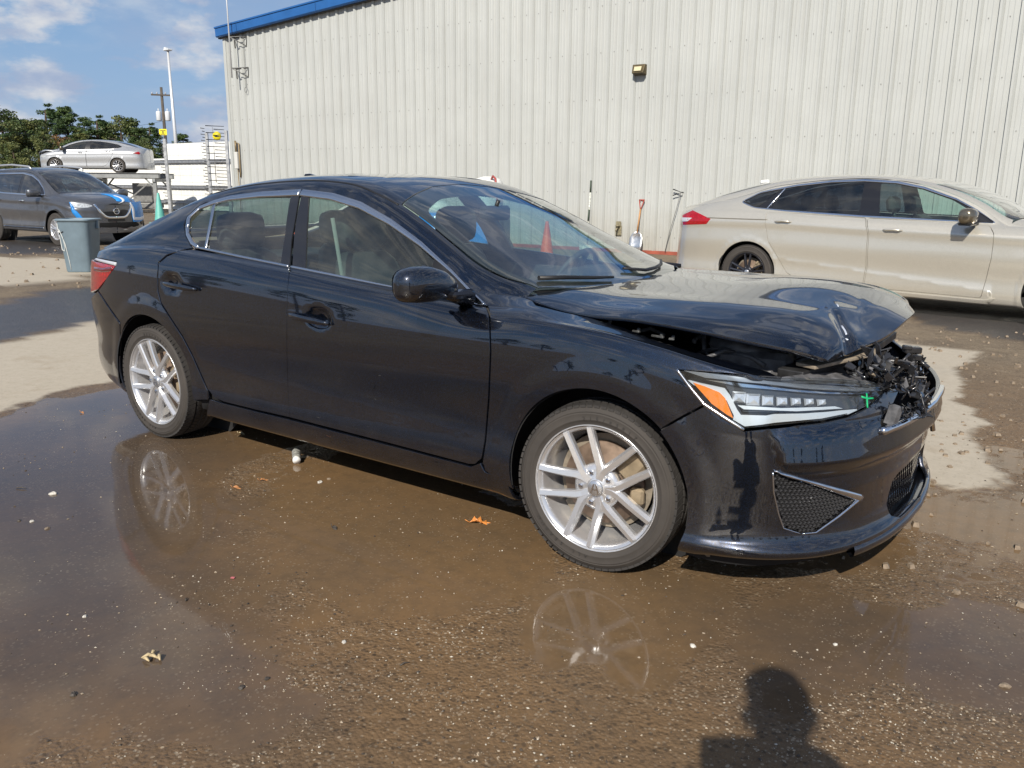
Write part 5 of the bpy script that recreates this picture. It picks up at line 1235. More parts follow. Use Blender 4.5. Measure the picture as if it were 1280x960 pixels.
# ---------------------------------------------------------------- champagne saloon on the right
P_FORD = paint('champagne_paint', (.58, .55, .47), (.9, .85, .74), metal=.55, rough=.32, dirt=(.40, .36, .30), dirt_amt=.3, dirt_h=.7, coat=1.0, coat_ior=1.6)
M_BLKRIM = mat('black_rim', (.035, .038, .05), .38, .5, coat=.3, noise=(14, .3, .1))
G_TINT = glass('dark_glass', (.10, .13, .16), 1.52, dirt=.03)
WBf = 2.85
f_ = dict(U=[-4.18, -4.14, -4.06, -3.95, -3.8, -3.6, -3.4, -3.2, -2.95, -2.7, -2.4, -2.0, -1.63, -1.27, -.97, -.78, -.62, -.4, -.2, 0, .2, .4, .6, .72, .82, .92, 1.0], wb=WBf, arch=.375, wr=.335, rr=.235, sill=.175, res=.024, paint=P_FORD,
          wrap={-4.18: -4.02, -4.14: -4.01, -4.06: -3.98, -3.95: -3.91, -3.8: -3.79, -3.6: -3.6, .6: .6, .72: .71, .82: .79, .92: .85, 1.0: .87},
          lowx={-4.18: -.05, -3.8: -.03, -3.6: 0, .6: 0},
          body_y={-4.18: 0, -4.14: .36, -4.06: .60, -3.95: .74, -3.8: .83, -3.6: .885, -3.2: .918, -2.85: .925, -1.4: .926, 0: .925, .2: .92, .4: .90, .6: .84, .72: .75, .82: .60, .92: .36, 1.0: 0},
          crease_z={-4.18: .94, -3.6: .965, -2.4: .972, -1.5: .94, -.2: .905, .2: .86, .5: .80, .8: .74, 1.0: .72}, belt_z={-4.18: 1.02, -3.95: 1.04, -3.6: 1.07, -3.2: 1.09, -2.86: 1.09, -2.445: 1.068, -1.54: 1.03, -.62: 1.008, -.27: .99, 0: .95, .4: .88, .8: .80, 1.0: .78},
          belt_y={-4.18: 0, -4.14: .33, -4.06: .55, -3.95: .66, -3.8: .74, -3.6: .78, -3.2: .81, -2.8: .825, -1.4: .83, -.5: .83, 0: .80, .4: .77, .6: .70, .72: .62, .82: .50, .92: .3, 1: 0},
          rail_y={-4.18: 0, -4.14: .30, -4.06: .50, -3.95: .60, -3.8: .655, -3.6: .68, -3.3: .67, -2.95: .65, -2.4: .62, -1.63: .61, -1.2: .625, -.97: .65, -.62: .70, -.4: .74, -.2: .77, 0: .77, .4: .74, .6: .67, .72: .60, .82: .48, .92: .28, 1: 0},
          rail_z={-4.18: 1.06, -3.95: 1.08, -3.6: 1.13, -3.3: 1.19, -3.037: 1.245, -2.853: 1.315, -2.4: 1.402, -2.006: 1.445, -1.63: 1.458, -1.269: 1.436, -.973: 1.378, -.627: 1.262, -.402: 1.15, -.178: 1.00, 0: .965, .4: .895, .8: .815, 1: .79},
          zc={-4.18: 1.10, -4.0: 1.125, -3.762: 1.16, -3.55: 1.24, -3.394: 1.30, -3.051: 1.395, -2.512: 1.478, -2.1: 1.508, -1.72: 1.514, -1.353: 1.498, -.935: 1.438, -.646: 1.358, -.363: 1.235, -.1: 1.10, .05: 1.03, .2: .99, .5: .93, .8: .85, 1: .82},
          dlo=fillet([(-3.06, 1.175), (-2.853, 1.291), (-2.4, 1.378), (-2.006, 1.424), (-1.63, 1.438), (-1.269, 1.416), (-.973, 1.357), (-.627, 1.243), (-.402, 1.133), (-.20, 1.005), (-.616, 1.020), (-1.537, 1.040), (-2.445, 1.080), (-2.85, 1.108)], .05),
          doors=[fillet([(-1.494, 1.028), (-1.433, .87), (-1.415, .497), (-1.429, .262), (-2.16, .278), (-2.33, .36), (-2.50, .60), (-2.587, .72), (-2.64, .90), (-2.664, 1.06), (-2.445, 1.062)], .03), fillet([(-1.484, 1.028), (-.62, 1.005), (-.249, .985), (-.185, .905), (-.178, .665), (-.207, .407), (-.224, .25), (-1.419, .262), (-1.405, .497), (-1.423, .87)], .03)],
          windows=[fillet([(-3.02, 1.172), (-2.85, 1.270), (-2.60, 1.325), (-2.72, 1.20), (-2.82, 1.118)], .03), fillet([(-2.54, 1.335), (-2.4, 1.36), (-2.0, 1.408), (-1.62, 1.42), (-1.585, 1.06), (-2.445, 1.095), (-2.63, 1.10)], .03), fillet([(-1.44, 1.412), (-1.27, 1.398), (-.98, 1.34), (-.66, 1.235), (-.50, 1.15), (-.40, 1.03), (-.62, 1.034), (-1.36, 1.052)], .03)],
          glass=[G_TINT, G_TINT, G_SIDE], wind=G_WIND, trim=M_CHROME, trimw=.016, handles=[(-2.42, .955), (-1.17, .905)], cuts=(.98, -.12, -.92, -2.75, -3.62, -4.17), bows=(0, .22, .12, -.1, -.1, 0), belt_in=1.0, seats=[(-1.2, -.38), (-1.2, .38), (-2.2, -.38), (-2.2, .38)],
          mirror_mat=mat('champagne_dark_reflection', (.23, .195, .14), .22, .8, coat=.6), spokes='v5', rim=M_BLKRIM, wdet=True, tread=60, mirror=(-.42, 1.075, .86), low_crease=(.318, -.085))  # mirror shells coloured darker to imitate the dark ground they reflect
f_orig = {k: (dict(v) if isinstance(v, dict) else v) for k, v in f_.items()}
SHX = .50   # this one has a longer nose than its sister on the rack
for k in ('wrap', 'lowx', 'body_y', 'crease_z', 'belt_z', 'belt_y', 'rail_y', 'rail_z', 'zc'): f_[k] = {(q + SHX if q >= 0 else q): (v + (SHX if k == 'wrap' and q > 0 else 0)) for q, v in f_[k].items()}
f_['U'] = [u + SHX if u >= 0 else u for u in f_['U']]; f_['fx'] = SHX; f_['cuts'] = (.98 + SHX,) + f_['cuts'][1:]
ford = build_car('champagne_saloon', 'champagne saloon with black wheels parked along the metal wall', (-2.2 + WBf * math.cos(rad(-6)) , 6.8 + WBf * math.sin(rad(-6)) + .915, 0), rad(-6), f_)
sF = ford['side']
def fzx(pts): return ford['zx'](densify(pts, .03))
tl = panel('tail_light', sF, ford['px'](sF, [(853, 269), (866, 263), (888, 273.5), (883, 280), (854, 281), (853, 269)])[:-1], M_RED, ford['root'], res=.02, gap=0, off=.003)
panel('reverse_lens', sF, ford['px'](sF, [(853, 272), (865, 272.5), (860, 276.5), (853, 277), (853, 272)])[:-1], mat('lamp_clear', (.5, .52, .56), .1, coat=1), tl, res=.02, gap=0, off=.006)
strip('window_divider', sF, ford['zx']([(-2.68 + .14 * t, 1.105 + .235 * t) for t in np.linspace(0, 1, 8)]), .016, .004, M_CHROME, ford['root'])
strip('shoulder_trim', sF, ford['zx']([(x, .972 - .008 * 0 - (.028 * max(0, (x + 2.3)) / .8 if x > -2.3 else 0)) for x in np.linspace(-3.45, -2.62, 16)]), .010, .003, mat('satin_tan', (.30, .27, .21), .3, .6), ford['root'])  # narrow satin tan bead along the rear shoulder
panel('rocker_panel', sF, ford['zx'](densify([(-2.45, .30), (-2.2, .255), (-.20, .235), (-.10, .26), (-.16, .20), (-2.3, .215)], .05)), P_FORD, ford['root'], res=.03, gap=0, off=.012, lip=.02)
mb = MB(); mb.box((-1.9, .3, 1.515), (.12, .05, .012), bev=.004); mb.box((-3.0, -.25, 1.42), (.12, .05, .05), bev=.015, ry=-.1); mb.build('antenna_fin', mat('white_plastic', (.75, .75, .73), .5), ford['root'])
mb = MB(); mb.tube([(-3.4, -.5, .42), (-3.75, -.5, .30), (-3.98, -.48, .28)], .035, 8); mb.build('exhaust', M_DARKM, ford['root'])
mb = MB(); mb.box((.86, 0, .5), (.05, .9, .25), bev=.02); mb.build('grille', M_BLACK, ford['root'])

# ---------------------------------------------------------------- grey SUV behind the bin
P_ROG = paint('gunmetal_paint', (.09, .094, .104), (.22, .23, .26), metal=.6, rough=.36, dirt=(.30, .27, .22), dirt_amt=.45, dirt_h=.9, coat=.9)
WBr = 2.706
r_ = dict(cat='suv', U=[-3.74, -3.70, -3.62, -3.5, -3.35, -3.1, -2.7, -2.3, -1.9, -1.5, -1.15, -.9, -.7, -.5, -.3, -.1, .1, .3, .5, .64, .75, .84, .90, .94], wb=WBr, arch=.415, wr=.355, rr=.225, sill=.27, res=.035, paint=P_ROG,
          wrap={-3.74: -3.66, -3.7: -3.65, -3.62: -3.60, -3.5: -3.49, -3.35: -3.35, .5: .5, .64: .63, .75: .72, .84: .79, .90: .825, .94: .835},
          body_y={-3.74: 0, -3.70: .45, -3.62: .70, -3.5: .83, -3.35: .89, -3.1: .912, -2.7: .92, 0: .92, .3: .90, .5: .85, .64: .76, .75: .62, .84: .44, .90: .22, .94: 0},
          crease_z={-3.74: 1.02, -3.0: 1.03, -2: 1.0, -1: .98, 0: .96, .3: .90, .5: .84, .75: .80, .94: .80}, belt_z={-3.74: 1.12, -3.0: 1.13, -2: 1.09, -1: 1.06, -.5: 1.05, 0: 1.02, .3: .96, .5: .90, .75: .86, .94: .86},
          belt_y={-3.74: 0, -3.70: .42, -3.62: .66, -3.5: .77, -3.35: .82, -2.7: .85, -.5: .85, 0: .82, .3: .78, .5: .72, .64: .64, .75: .52, .84: .36, .90: .18, .94: 0},
          rail_y={-3.74: 0, -3.70: .38, -3.62: .55, -3.5: .61, -3.35: .63, -2.7: .645, -1.5: .64, -1.15: .65, -.9: .68, -.5: .745, -.3: .77, 0: .76, .3: .73, .5: .68, .64: .60, .75: .50, .84: .34, .90: .17, .94: 0},
          rail_z={-3.74: 1.25, -3.62: 1.38, -3.5: 1.47, -3.3: 1.55, -2.7: 1.60, -2.0: 1.605, -1.5: 1.59, -1.15: 1.53, -.9: 1.43, -.7: 1.33, -.5: 1.21, -.3: 1.10, -.1: 1.06, .1: 1.03, .3: .99, .5: .94, .75: .90, .94: .885},
          zc={-3.74: 1.28, -3.62: 1.42, -3.5: 1.52, -3.3: 1.62, -2.7: 1.68, -2.0: 1.70, -1.5: 1.685, -1.2: 1.64, -.9: 1.53, -.6: 1.39, -.3: 1.24, -.1: 1.14, .1: 1.11, .3: 1.09, .5: 1.055, .7: 1.00, .84: .94, .94: .90},
          dlo=fillet([(-3.3, 1.17), (-3.36, 1.30), (-3.15, 1.50), (-2.7, 1.545), (-1.6, 1.555), (-1.2, 1.50), (-.9, 1.39), (-.6, 1.22), (-.46, 1.085), (-1.2, 1.085), (-2.2, 1.11)], .05),
          doors=[fillet([(-1.52, 1.06), (-1.47, .8), (-1.45, .40), (-2.1, .40), (-2.3, .55), (-2.52, .80), (-2.56, 1.09)], .04), fillet([(-1.50, 1.06), (-.42, 1.035), (-.38, .75), (-.42, .40), (-1.43, .40), (-1.45, .8)], .04)],
          windows=[fillet([(-3.27, 1.19), (-3.31, 1.3), (-3.13, 1.47), (-2.75, 1.51), (-2.62, 1.15)], .04), fillet([(-2.55, 1.14), (-2.66, 1.515), (-1.62, 1.525), (-1.60, 1.11)], .04), fillet([(-1.48, 1.105), (-1.50, 1.52), (-1.23, 1.475), (-.93, 1.36), (-.70, 1.24), (-.62, 1.10)], .04)],
          glass=[G_TINT, G_TINT, G_TINT], wind=glass('suv_screen', (.25, .36, .38), 1.5, dirt=.03), trim=M_CHROME, trimw=.018, handles=[(-2.33, .97), (-1.27, .95)], handle_mat=M_CHROME, cuts=(.915, -.16, -1.15, -3.35, -3.70, -3.73), bows=(0, .12, .10, 0, 0, 0), belt_in=1.08, seats=[(-1.3, -.4), (-1.3, .4), (-2.2, -.4), (-2.2, .4)],
          spokes='v5', rim=M_ALLOY, tread=0, mirror=(-.55, 1.13, .88))
RZR = rad(2)
rog = build_car('grey_suv', 'grey SUV with blue film and white tape over its front corner', (-17.55, 6.86, 0), RZR, r_)
sR = rog['side']; rr_ = rog['root']
def rp(name, pts, m, off=.004, res=.03, lip=.01, par=None): return panel(name, sR, rog['px'](sR, pts + [pts[0]])[:-1], m, par or rr_, res=res, gap=0, off=off, lip=lip)
M_FILM = mat('blue_film', (.015, .22, .60), .32, coat=.3, noise=(5, .3, .1)); M_TAPE = mat('white_tape', (.72, .74, .76), .45)
M_SUVLAMP = mat('suv_lamp', (.60, .62, .62), .12, .35, coat=1, noise=(30, .45))
def face_net(sp, rake=.10, z0=.30, z1=1.0):
    """the nose as a surface over (distance from the centre line, height)"""
    ks = sorted(k for k in sp['wrap'] if k > .4 and sp['body_y'].get(k, None) is not None); ys = np.array([sp['body_y'][k] for k in ks][::-1]); xs = np.array([sp['wrap'][k] for k in ks][::-1])
    ky = np.array([0, .1, .2, .3, .4, .5, .6, .7, .8, .88]); ky = ky[ky <= ys[-1] + .001]; kz = np.array([.25, .45, .60, .72, .82, .90, .98])
    xf = np.interp(ky, ys, xs); P = [[(x - rake * max(0, (z - .62) / .38)**2 - .05 * max(0, (.45 - z) / .2) + .004, -y, z) for z in kz] for x, y in zip(xf, ky)]
    n = Net(ky, kz, P, 1); n.sgn = 1 if n.nrm([.3], [.6])[0][0] > 0 else -1; return n
def nose(name, pts, m, par, net, sides=(False, True), off=.006, lip=.02, res=.03):
    for mi in sides: o = panel(name, net, densify(pts, .03), m, par, res=res, gap=0, off=off, lip=lip, mirror=mi)
    return o
def nose_strip(name, pts, wd, ht, m, par, net, sides=(False, True), offn=.006):
    for mi in sides: o = strip(name, net, densify(pts, .03, False), wd, ht, m, par, mirror=mi, offn=offn, step=.03)
    return o
FR = face_net(r_)
M_LAMPB = mat('lamp_bowl', (.20, .21, .22), .15, .6, coat=1, noise=(40, .6))
nose('headlight', [(.42, .79), (.60, .775), (.78, .80), (.87, .84), (.87, .93), (.80, .945), (.62, .915), (.46, .87)], M_SUVLAMP, rr_, FR, sides=(False,))
nose('grille', [(0.002, .885), (.40, .885), (.36, .80), (.26, .66), (.20, .62), (0.002, .62)], M_BLACK, rr_, FR)
nose('grille', [(.46, .86), (.42, .78), (.36, .80), (.40, .87)], M_BLACK, rr_, FR)
nose_strip('grille_trim', [(.43, .895), (.33, .72), (.25, .635), (.18, .61), (0.004, .605)], .058, .014, M_CHROME, rr_, FR)
nose('intake', [(0.002, .50), (.50, .50), (.60, .44), (.52, .37), (0.002, .37)], M_UNDER, rr_, FR)
nose('plate_recess', [(0.002, .585), (.20, .585), (.20, .525), (0.002, .525)], M_BLACK, rr_, FR)
nose_strip('bumper_trim', [(.62, .35), (.4, .335), (0.004, .33)], .03, .01, M_SATIN, rr_, FR)
nose('fog_light', [(.66, .52), (.78, .53), (.78, .43), (.68, .43)], M_BLACK, rr_, FR)
mb = MB(); nx = FR.pt([.0], [.745])[0][0] + .03
mb.tube([(nx, .062 * math.cos(t), .745 + .062 * math.sin(t)) for t in np.linspace(0, 2 * math.pi, 28, endpoint=False)], .011, 8, closed=True); mb.box((nx, 0, .745), (.018, .165, .028), bev=.005); mb.build('emblem', M_CHROME, rr_)
text_obj('NISSAN', .030, 'badge_lettering', M_BLACK, rr_, (nx + .010, 0, .745), (0, 1, 0), (0, 0, 1))
# blue film and tape on the far corner, a blue strip on the near corner
nose('blue_film', [(.36, .91), (.86, .955), (.87, .56), (.60, .50), (.42, .50)], M_FILM, rr_, FR, sides=(True,), off=.016, lip=.012)
nose_strip('white_tape', [(.40, .915), (.45, .80), (.44, .66), (.44, .57), (.62, .565), (.87, .60)], .07, .006, M_TAPE, rr_, FR, sides=(True,), offn=.014)
nose_strip('blue_strip', [(.85, .93), (.80, .76), (.70, .56)], .085, .01, M_FILM, rr_, FR, sides=(False,), offn=.010)
tR = rog['top']
strip('blue_film', tR, dens([(.10, .62), (.78, .70)], .04), .60, .006, M_FILM, rr_, offn=.008)
strip('white_tape', tR, dens([(.42, .36), (.90, .62)], .04), .07, .006, M_TAPE, rr_, offn=.012)
for sg in (-1, 1):
    mb = MB(); mb.tube([(-1.35, sg * .60, 1.64), (-1.45, sg * .60, 1.70), (-2.2, sg * .60, 1.745), (-3.0, sg * .59, 1.73), (-3.2, sg * .59, 1.67)], [.014, .022, .022, .022, .014], 8); mb.build('roof_rack', mat('rack_silver', (.62, .63, .64), .35, .7), rr_)
mb = MB(); mb.tube([(-.10, -.5, .315), (-.4, -.9, .42)], .01, 5); 
strip('sill_trim', rog['side'], rog['zx'](densify([(-2.25, .36), (-.48, .36)], .05)), .05, .012, M_SATIN, rr_)

# ---------------------------------------------------------------- silver saloon up on the rack
P_ALT = paint('silver_paint', (.42, .43, .44), (.70, .72, .74), metal=.55, rough=.38, dirt=(.38, .36, .33), dirt_amt=.3, dirt_h=.8, coat=.8)
WBa = 2.825
def alt_bump(p):
    f = np.clip((p[:, 0] - .1) / .5, 0, 1); return (.10 * f + .02 * np.sin(9 * p[:, 0] + 7 * p[:, 1]) * f) * (p[:, 2] > .7)
a_ = dict(fm(f_orig), res=.035, paint=P_ALT, wb=WBa, arch=.365, wr=.33, rr=.235, trimw=.02, spokes='m10', rim=M_ALLOY, wdet=False, tread=0, wind=G_WIND, glass=[G_TINT, G_TINT, G_TINT], hood_k=dict(off=.015, lip=.03), top_bump=alt_bump)
a_.pop('low_crease')
alt_head = math.atan2(-.582, -.813) + rad(4)
ac = np.array(CAM_P) * 0
def at(pxx, pyy, dist):
    d = CAM_F + (pxx - 640) / FPX * CAM_R - (pyy - 480) / FPX * CAM_U; t = dist / math.hypot(d[0], d[1]); return CAM_P + d * t
q = at(119, 210, 45.5); hx_, hy_ = math.cos(alt_head), math.sin(alt_head)
RACK_Z = 1.86
alt = build_car('silver_saloon', 'silver saloon with a crushed nose parked on top of the steel rack', (q[0] + hx_ * 1.42, q[1] + hy_ * 1.42, RACK_Z), alt_head, a_)
mb = MB(); ra = random.Random(4)
for i in range(60):
    y = ra.uniform(-.75, .75); x = ra.uniform(.62, .86) - .25 * abs(y); p = Vector((x, y, ra.uniform(.60, .92))); mb.box(p, (ra.uniform(.05, .2), ra.uniform(.05, .25), ra.uniform(.02, .06)), rz=ra.uniform(0, 3), ry=ra.uniform(-.6, .6))
tag(mb.build('crushed_parts', M_BRK, alt['root']), kind='stuff')
for mi in (True,):
    panel('tail_light', alt['side'], alt['zx'](densify([(-3.55, .90), (-3.80, .97), (-3.86, .90), (-3.80, .84)], .04)), M_RED, alt['root'], res=.03, gap=0, off=.006, mirror=True)
    panel('headlight', alt['side'], alt['zx'](densify([(.36, .76), (.60, .75), (.66, .70), (.50, .66), (.40, .68)], .04)), M_SUVLAMP, alt['root'], res=.03, gap=0, off=.006, mirror=True)
# its left flank faces us: give it door lines and handles
for dd in a_['doors']:
    strip('door_gap', alt['side'], alt['zx'](densify(dd, .05)), .012, .002, M_BLACK, alt['root'], closed=True, mirror=True)
for hxx, hz in a_['handles']:
    strip('handle', alt['side'], alt['zx'](densify([(hxx - .1, hz), (hxx + .1, hz)], .05)), .03, .03, M_SATIN, alt['root'], mirror=True)
# ================================================================== the building
WX0, WY0, WA = -10.98178, 12.51132, 0.03972313
WE = np.array([math.cos(WA), math.sin(WA), 0]); WN = np.array([math.sin(WA), -math.cos(WA), 0])   # along the wall, out of the wall
PITCH = .3048
def wp(s, z, out=0.0):
    """point on the metal wall: s ribs along, height z, distance out of it"""
    p = np.array([WX0, WY0, 0]) + WE * (s * PITCH) + WN * out; p[2] = z; return p
PEAK = 8
eave = lambda s: 5.326 + (min(s, PEAK) + 28 - max(0, s - PEAK)) * PITCH * .070   # low gable
M_WALL = mat('wall_sheet', (.445, .46, .445), .42, noise=(.7, .05, .06), bump=(3.0, .10, .02))
def wall_mat():
    nt = M_WALL.node_tree; N = nt.nodes; L = nt.links; b = N['Principled BSDF']; src = b.inputs['Base Color'].links[0].from_socket
    tc = N.new('ShaderNodeTexCoord'); mp = N.new('ShaderNodeMapping'); mp.inputs['Scale'].default_value = (5, 5, .35); L.new(tc.outputs['Object'], mp.inputs[0])
    n = N.new('ShaderNodeTexNoise'); n.inputs['Scale'].default_value = 2.2; n.inputs['Detail'].default_value = 7; n.inputs['Roughness'].default_value = .7; L.new(mp.outputs[0], n.inputs['Vector'])
    r = N.new('ShaderNodeMapRange'); r.inputs[1].default_value = .48; r.inputs[2].default_value = .8; r.inputs[3].default_value = 0; r.inputs[4].default_value = .22; L.new(n.outputs['Fac'], r.inputs[0])
    sx = N.new('ShaderNodeSeparateXYZ'); L.new(tc.outputs['Object'], sx.inputs[0])
    g = N.new('ShaderNodeMapRange'); g.inputs[1].default_value = 1.0; g.inputs[2].default_value = .0; g.inputs[3].default_value = 0; g.inputs[4].default_value = .95; L.new(sx.outputs[2], g.inputs[0])
    n2 = N.new('ShaderNodeTexNoise'); n2.inputs['Scale'].default_value = 3; n2.inputs['Detail'].default_value = 8; L.new(tc.outputs['Object'], n2.inputs['Vector'])
    gm = N.new('ShaderNodeMath'); gm.operation = 'MULTIPLY'; L.new(g.outputs[0], gm.inputs[0]); L.new(n2.outputs['Fac'], gm.inputs[1])
    ad = N.new('ShaderNodeMath'); ad.operation = 'ADD'; ad.use_clamp = True; L.new(r.outputs[0], ad.inputs[0]); L.new(gm.outputs[0], ad.inputs[1])
    m = N.new('ShaderNodeMixRGB'); L.new(ad.outputs[0], m.inputs[0]); L.new(src, m.inputs[1]); m.inputs[2].default_value = (.30, .27, .21, 1); L.new(m.outputs[0], b.inputs['Base Color'])
wall_mat()
M_BLUE = mat('blue_trim', (.018, .105, .32), .35, coat=.3, noise=(3, .1, .05))
M_STEEL = mat('galvanised', (.42, .43, .44), .45, .7, noise=(6, .2, .12)); M_DSTEEL = mat('weathered_steel', (.20, .20, .195), .55, .4, noise=(9, .3, .1))
bld = empty('metal_building', tuple(wp(-28, 0))); tag(bld, 'large off-white ribbed metal building with blue roof edge behind the cars', 'building')
BO = wp(-28, 0)
def bl(p): return np.asarray(p) - BO
prof = [(0, 0), (.008, .0), (.013, .044), (.046, .044), (.076, .0), (.077, -.012), (.086, -.012), (.087, 0), (.136, 0), (.146, .005), (.162, .005), (.172, 0), (.216, 0), (.226, .005), (.242, .005), (.252, 0)]
for k in range(24):
    s0 = -28 + 3 * k; n = 3; V = []; F = []; pts = []
    for r in range(n):
        for a, o in prof: pts.append((s0 * PITCH + r * PITCH + a - .045 + .004 * 0, o))
    pts.append((s0 * PITCH + n * PITCH - .045 + .009, .0)); pts.append((s0 * PITCH + n * PITCH - .045 + .014, .0445))
    off = .0015 * (k % 2)
    pts = [(a, o + off) for a, o in pts]
    for a, o in pts:
        sr = a / PITCH
        for z in (.03, eave(sr) + .02): V.append(bl(wp(sr, z, o)))
    F = [(2 * i, 2 * i + 2, 2 * i + 3, 2 * i + 1) for i in range(len(pts) - 1)]
    mb = MB(); mb.add(V, F); mb.build('wall_sheet', M_WALL, bld)
mb = MB()
for z in (.35, 1.25, 2.288, 3.128, 4.05, 4.95):
    for s in range(-28, 44):
        if z > eave(s) - .1: continue
        for da in ((.0, .115) if s % 3 else (-.0, .115, .26)):
            c = bl(wp(s + da / PITCH + .06, z, .007)); mb.box(c, (.013, .010, .013), rz=WA)
tag(mb.build('wall_screws', mat('screw_grey', (.24, .235, .22), .5, .3), bld), kind='stuff')
# corner flashing, base angle and rake trim
mb = MB(); a = bl(wp(-28.35, 0, .045)); b = bl(wp(-27.95, 0, .045))
c0 = bl(wp(-28.18, 0)); mb.box((c0[0] - .01, c0[1] - .02, 2.66), (.11, .09, 5.30), rz=WA); mb.build('corner_flashing', M_WALL, bld)
mb = MB(); c = bl(wp(8, .05, .02)); mb.box((c[0], c[1], .035), (72 * PITCH, .06, .07), rz=WA); mb.build('base_kerb', mat('red_base', (.30, .075, .045), .7, noise=(4, .35, .1)), bld)
sl_ = math.atan(.070); Lr = 36.9 * PITCH / math.cos(sl_)
def rake(z0, out, h, d, nm, m, bev=.01):
    for sg in (-1, 1):
        mb = MB(); mb.box((0, 0, 0), (Lr, d, h), bev=bev); o = mb.build(nm, m, bld); sc_ = PEAK + sg * 18.4; c = bl(wp(sc_, eave(sc_) + z0, out)); o.location = c; o.rotation_euler = (0, sl_ * sg, WA)
rake(.13, .10, .25, .22, 'rake_trim', M_BLUE, .03); rake(.26, .06, .05, .34, 'rake_cap', M_BLUE, .01); rake(.0, .06, .03, .10, 'rake_soffit', mat('soffit_dark', (.05, .05, .05), .6))  # the lowest strip is thin and dark grey
for k in range(4):
    mb = MB(); c = bl(wp(-25.8 + 10 * k, eave(-25.8 + 10 * k) + .13, .214)); mb.box(c, (.012, .004, .25), rz=WA, ry=-sl_); mb.build('trim_joint', mat('trim_joint', (.01, .05, .16), .5), bld)
# the body of the building behind the sheets
dp = -WN * 26; q = [bl(wp(s, 0, -.02)) for s in (-28.1, PEAK, 44.0)]; e = [eave(-28.1) - .02, eave(PEAK) - .02, eave(44.0) - .02]
V = [(*(p[:2] + d[:2]), z) for d in (dp * 0, dp) for p, z0 in zip(q, e) for z in (0.02, z0)]
mb = MB(); mb.add(V, [(0, 2, 3, 1), (2, 4, 5, 3), (8, 6, 7, 9), (10, 8, 9, 11), (6, 0, 1, 7), (4, 10, 11, 5)]); mb.build('inner_wall', M_WALL, bld)
for i in (0, 1):
    mb = MB(); a, b = q[i], q[i + 1]; ra_ = [(a[0], a[1], e[i] + .30), (b[0], b[1], e[i + 1] + .30), (b[0] + dp[0], b[1] + dp[1], e[i + 1] + .30), (a[0] + dp[0], a[1] + dp[1], e[i] + .30)]; mb.add(ra_ + [(x, y, z - .08) for x, y, z in ra_], [(0, 1, 2, 3), (7, 6, 5, 4), (0, 4, 5, 1), (1, 5, 6, 2), (2, 6, 7, 3), (3, 7, 4, 0)]); mb.build('roof_sheet', M_BLUE, bld)

# wall-mounted floodlight
fl = empty('wall_light', tuple(wp(13.49, 3.648, .035)), WA); tag(fl, 'small bronze floodlight fixed high on the ribbed wall', 'wall light')
mb = MB(); V = []
for (x, y, z) in ((-.135, 0, -.10), (.135, 0, -.10), (.135, 0, .10), (-.135, 0, .10), (-.12, -.17, -.07), (.12, -.17, -.07), (.135, -.10, .10), (-.135, -.10, .10)): V.append((x, y, z))
mb.add(V, [(0, 1, 2, 3), (0, 4, 5, 1), (1, 5, 6, 2), (2, 6, 7, 3), (3, 7, 4, 0), (4, 7, 6, 5)]); mb.build('housing', mat('bronze', (.10, .075, .035), .5, .3, noise=(9, .3)), fl, bevel=.006)
mb = MB(); V = [(-.075, -.168, -.03), (.075, -.168, -.03), (.08, -.135, .055), (-.08, -.135, .055)]; V = [(x, y - .006, z) for x, y, z in V] + V; mb.add(V, [(0, 1, 2, 3), (0, 4, 5, 1), (1, 5, 6, 2), (2, 6, 7, 3), (3, 7, 4, 0)]); mb.build('lens', mat('flood_lens', (.62, .55, .36), .3), fl)

# aerial mast at the corner with two stand-off brackets
an = empty('aerial_mast', tuple(wp(-26.25, 4.2, .35))); tag(an, 'thin aerial mast on wall brackets at the building corner', 'aerial')
mb = MB(); mb.cyl((0, 0, 0), (-.02, 0, 3.8), .022, 8, .016); mb.build('pole', mat('mast_white', (.66, .67, .68), .4, .3), an)
for z in (.25, 1.05):
    mb = MB(); q = (WN * -.33)
    for s in (-.22, .30): mb.tube([(0, 0, z), tuple(q + WE * s + np.array([0, 0, z + .04])), tuple(q + WE * s * .9 + np.array([0, 0, z - .22]))], .012, 5)
    mb.tube([tuple(q + WE * -.22 + np.array([0, 0, z + .04])), tuple(q + WE * .30 + np.array([0, 0, z + .04]))], .012, 5); mb.tube([(0, 0, z), tuple(q + WE * .25 + np.array([0, 0, z - .2]))], .012, 5)
    mb.build('bracket', M_DSTEEL, an)
mb = MB(); mb.tube([tuple(-WN * .3 + WE * .2 + np.array([0, 0, z])) for z in (1.3, .9, .5, .1, -.25)], .008, 5); mb.tube([tuple(-WN * .28 + WE * (.2 + .05 * math.sin(t)) + np.array([0, 0, -.3 + .07 * math.cos(t)])) for t in np.linspace(0, 6.28, 12)], .007, 5); mb.build('cable', M_DSTEEL, an)
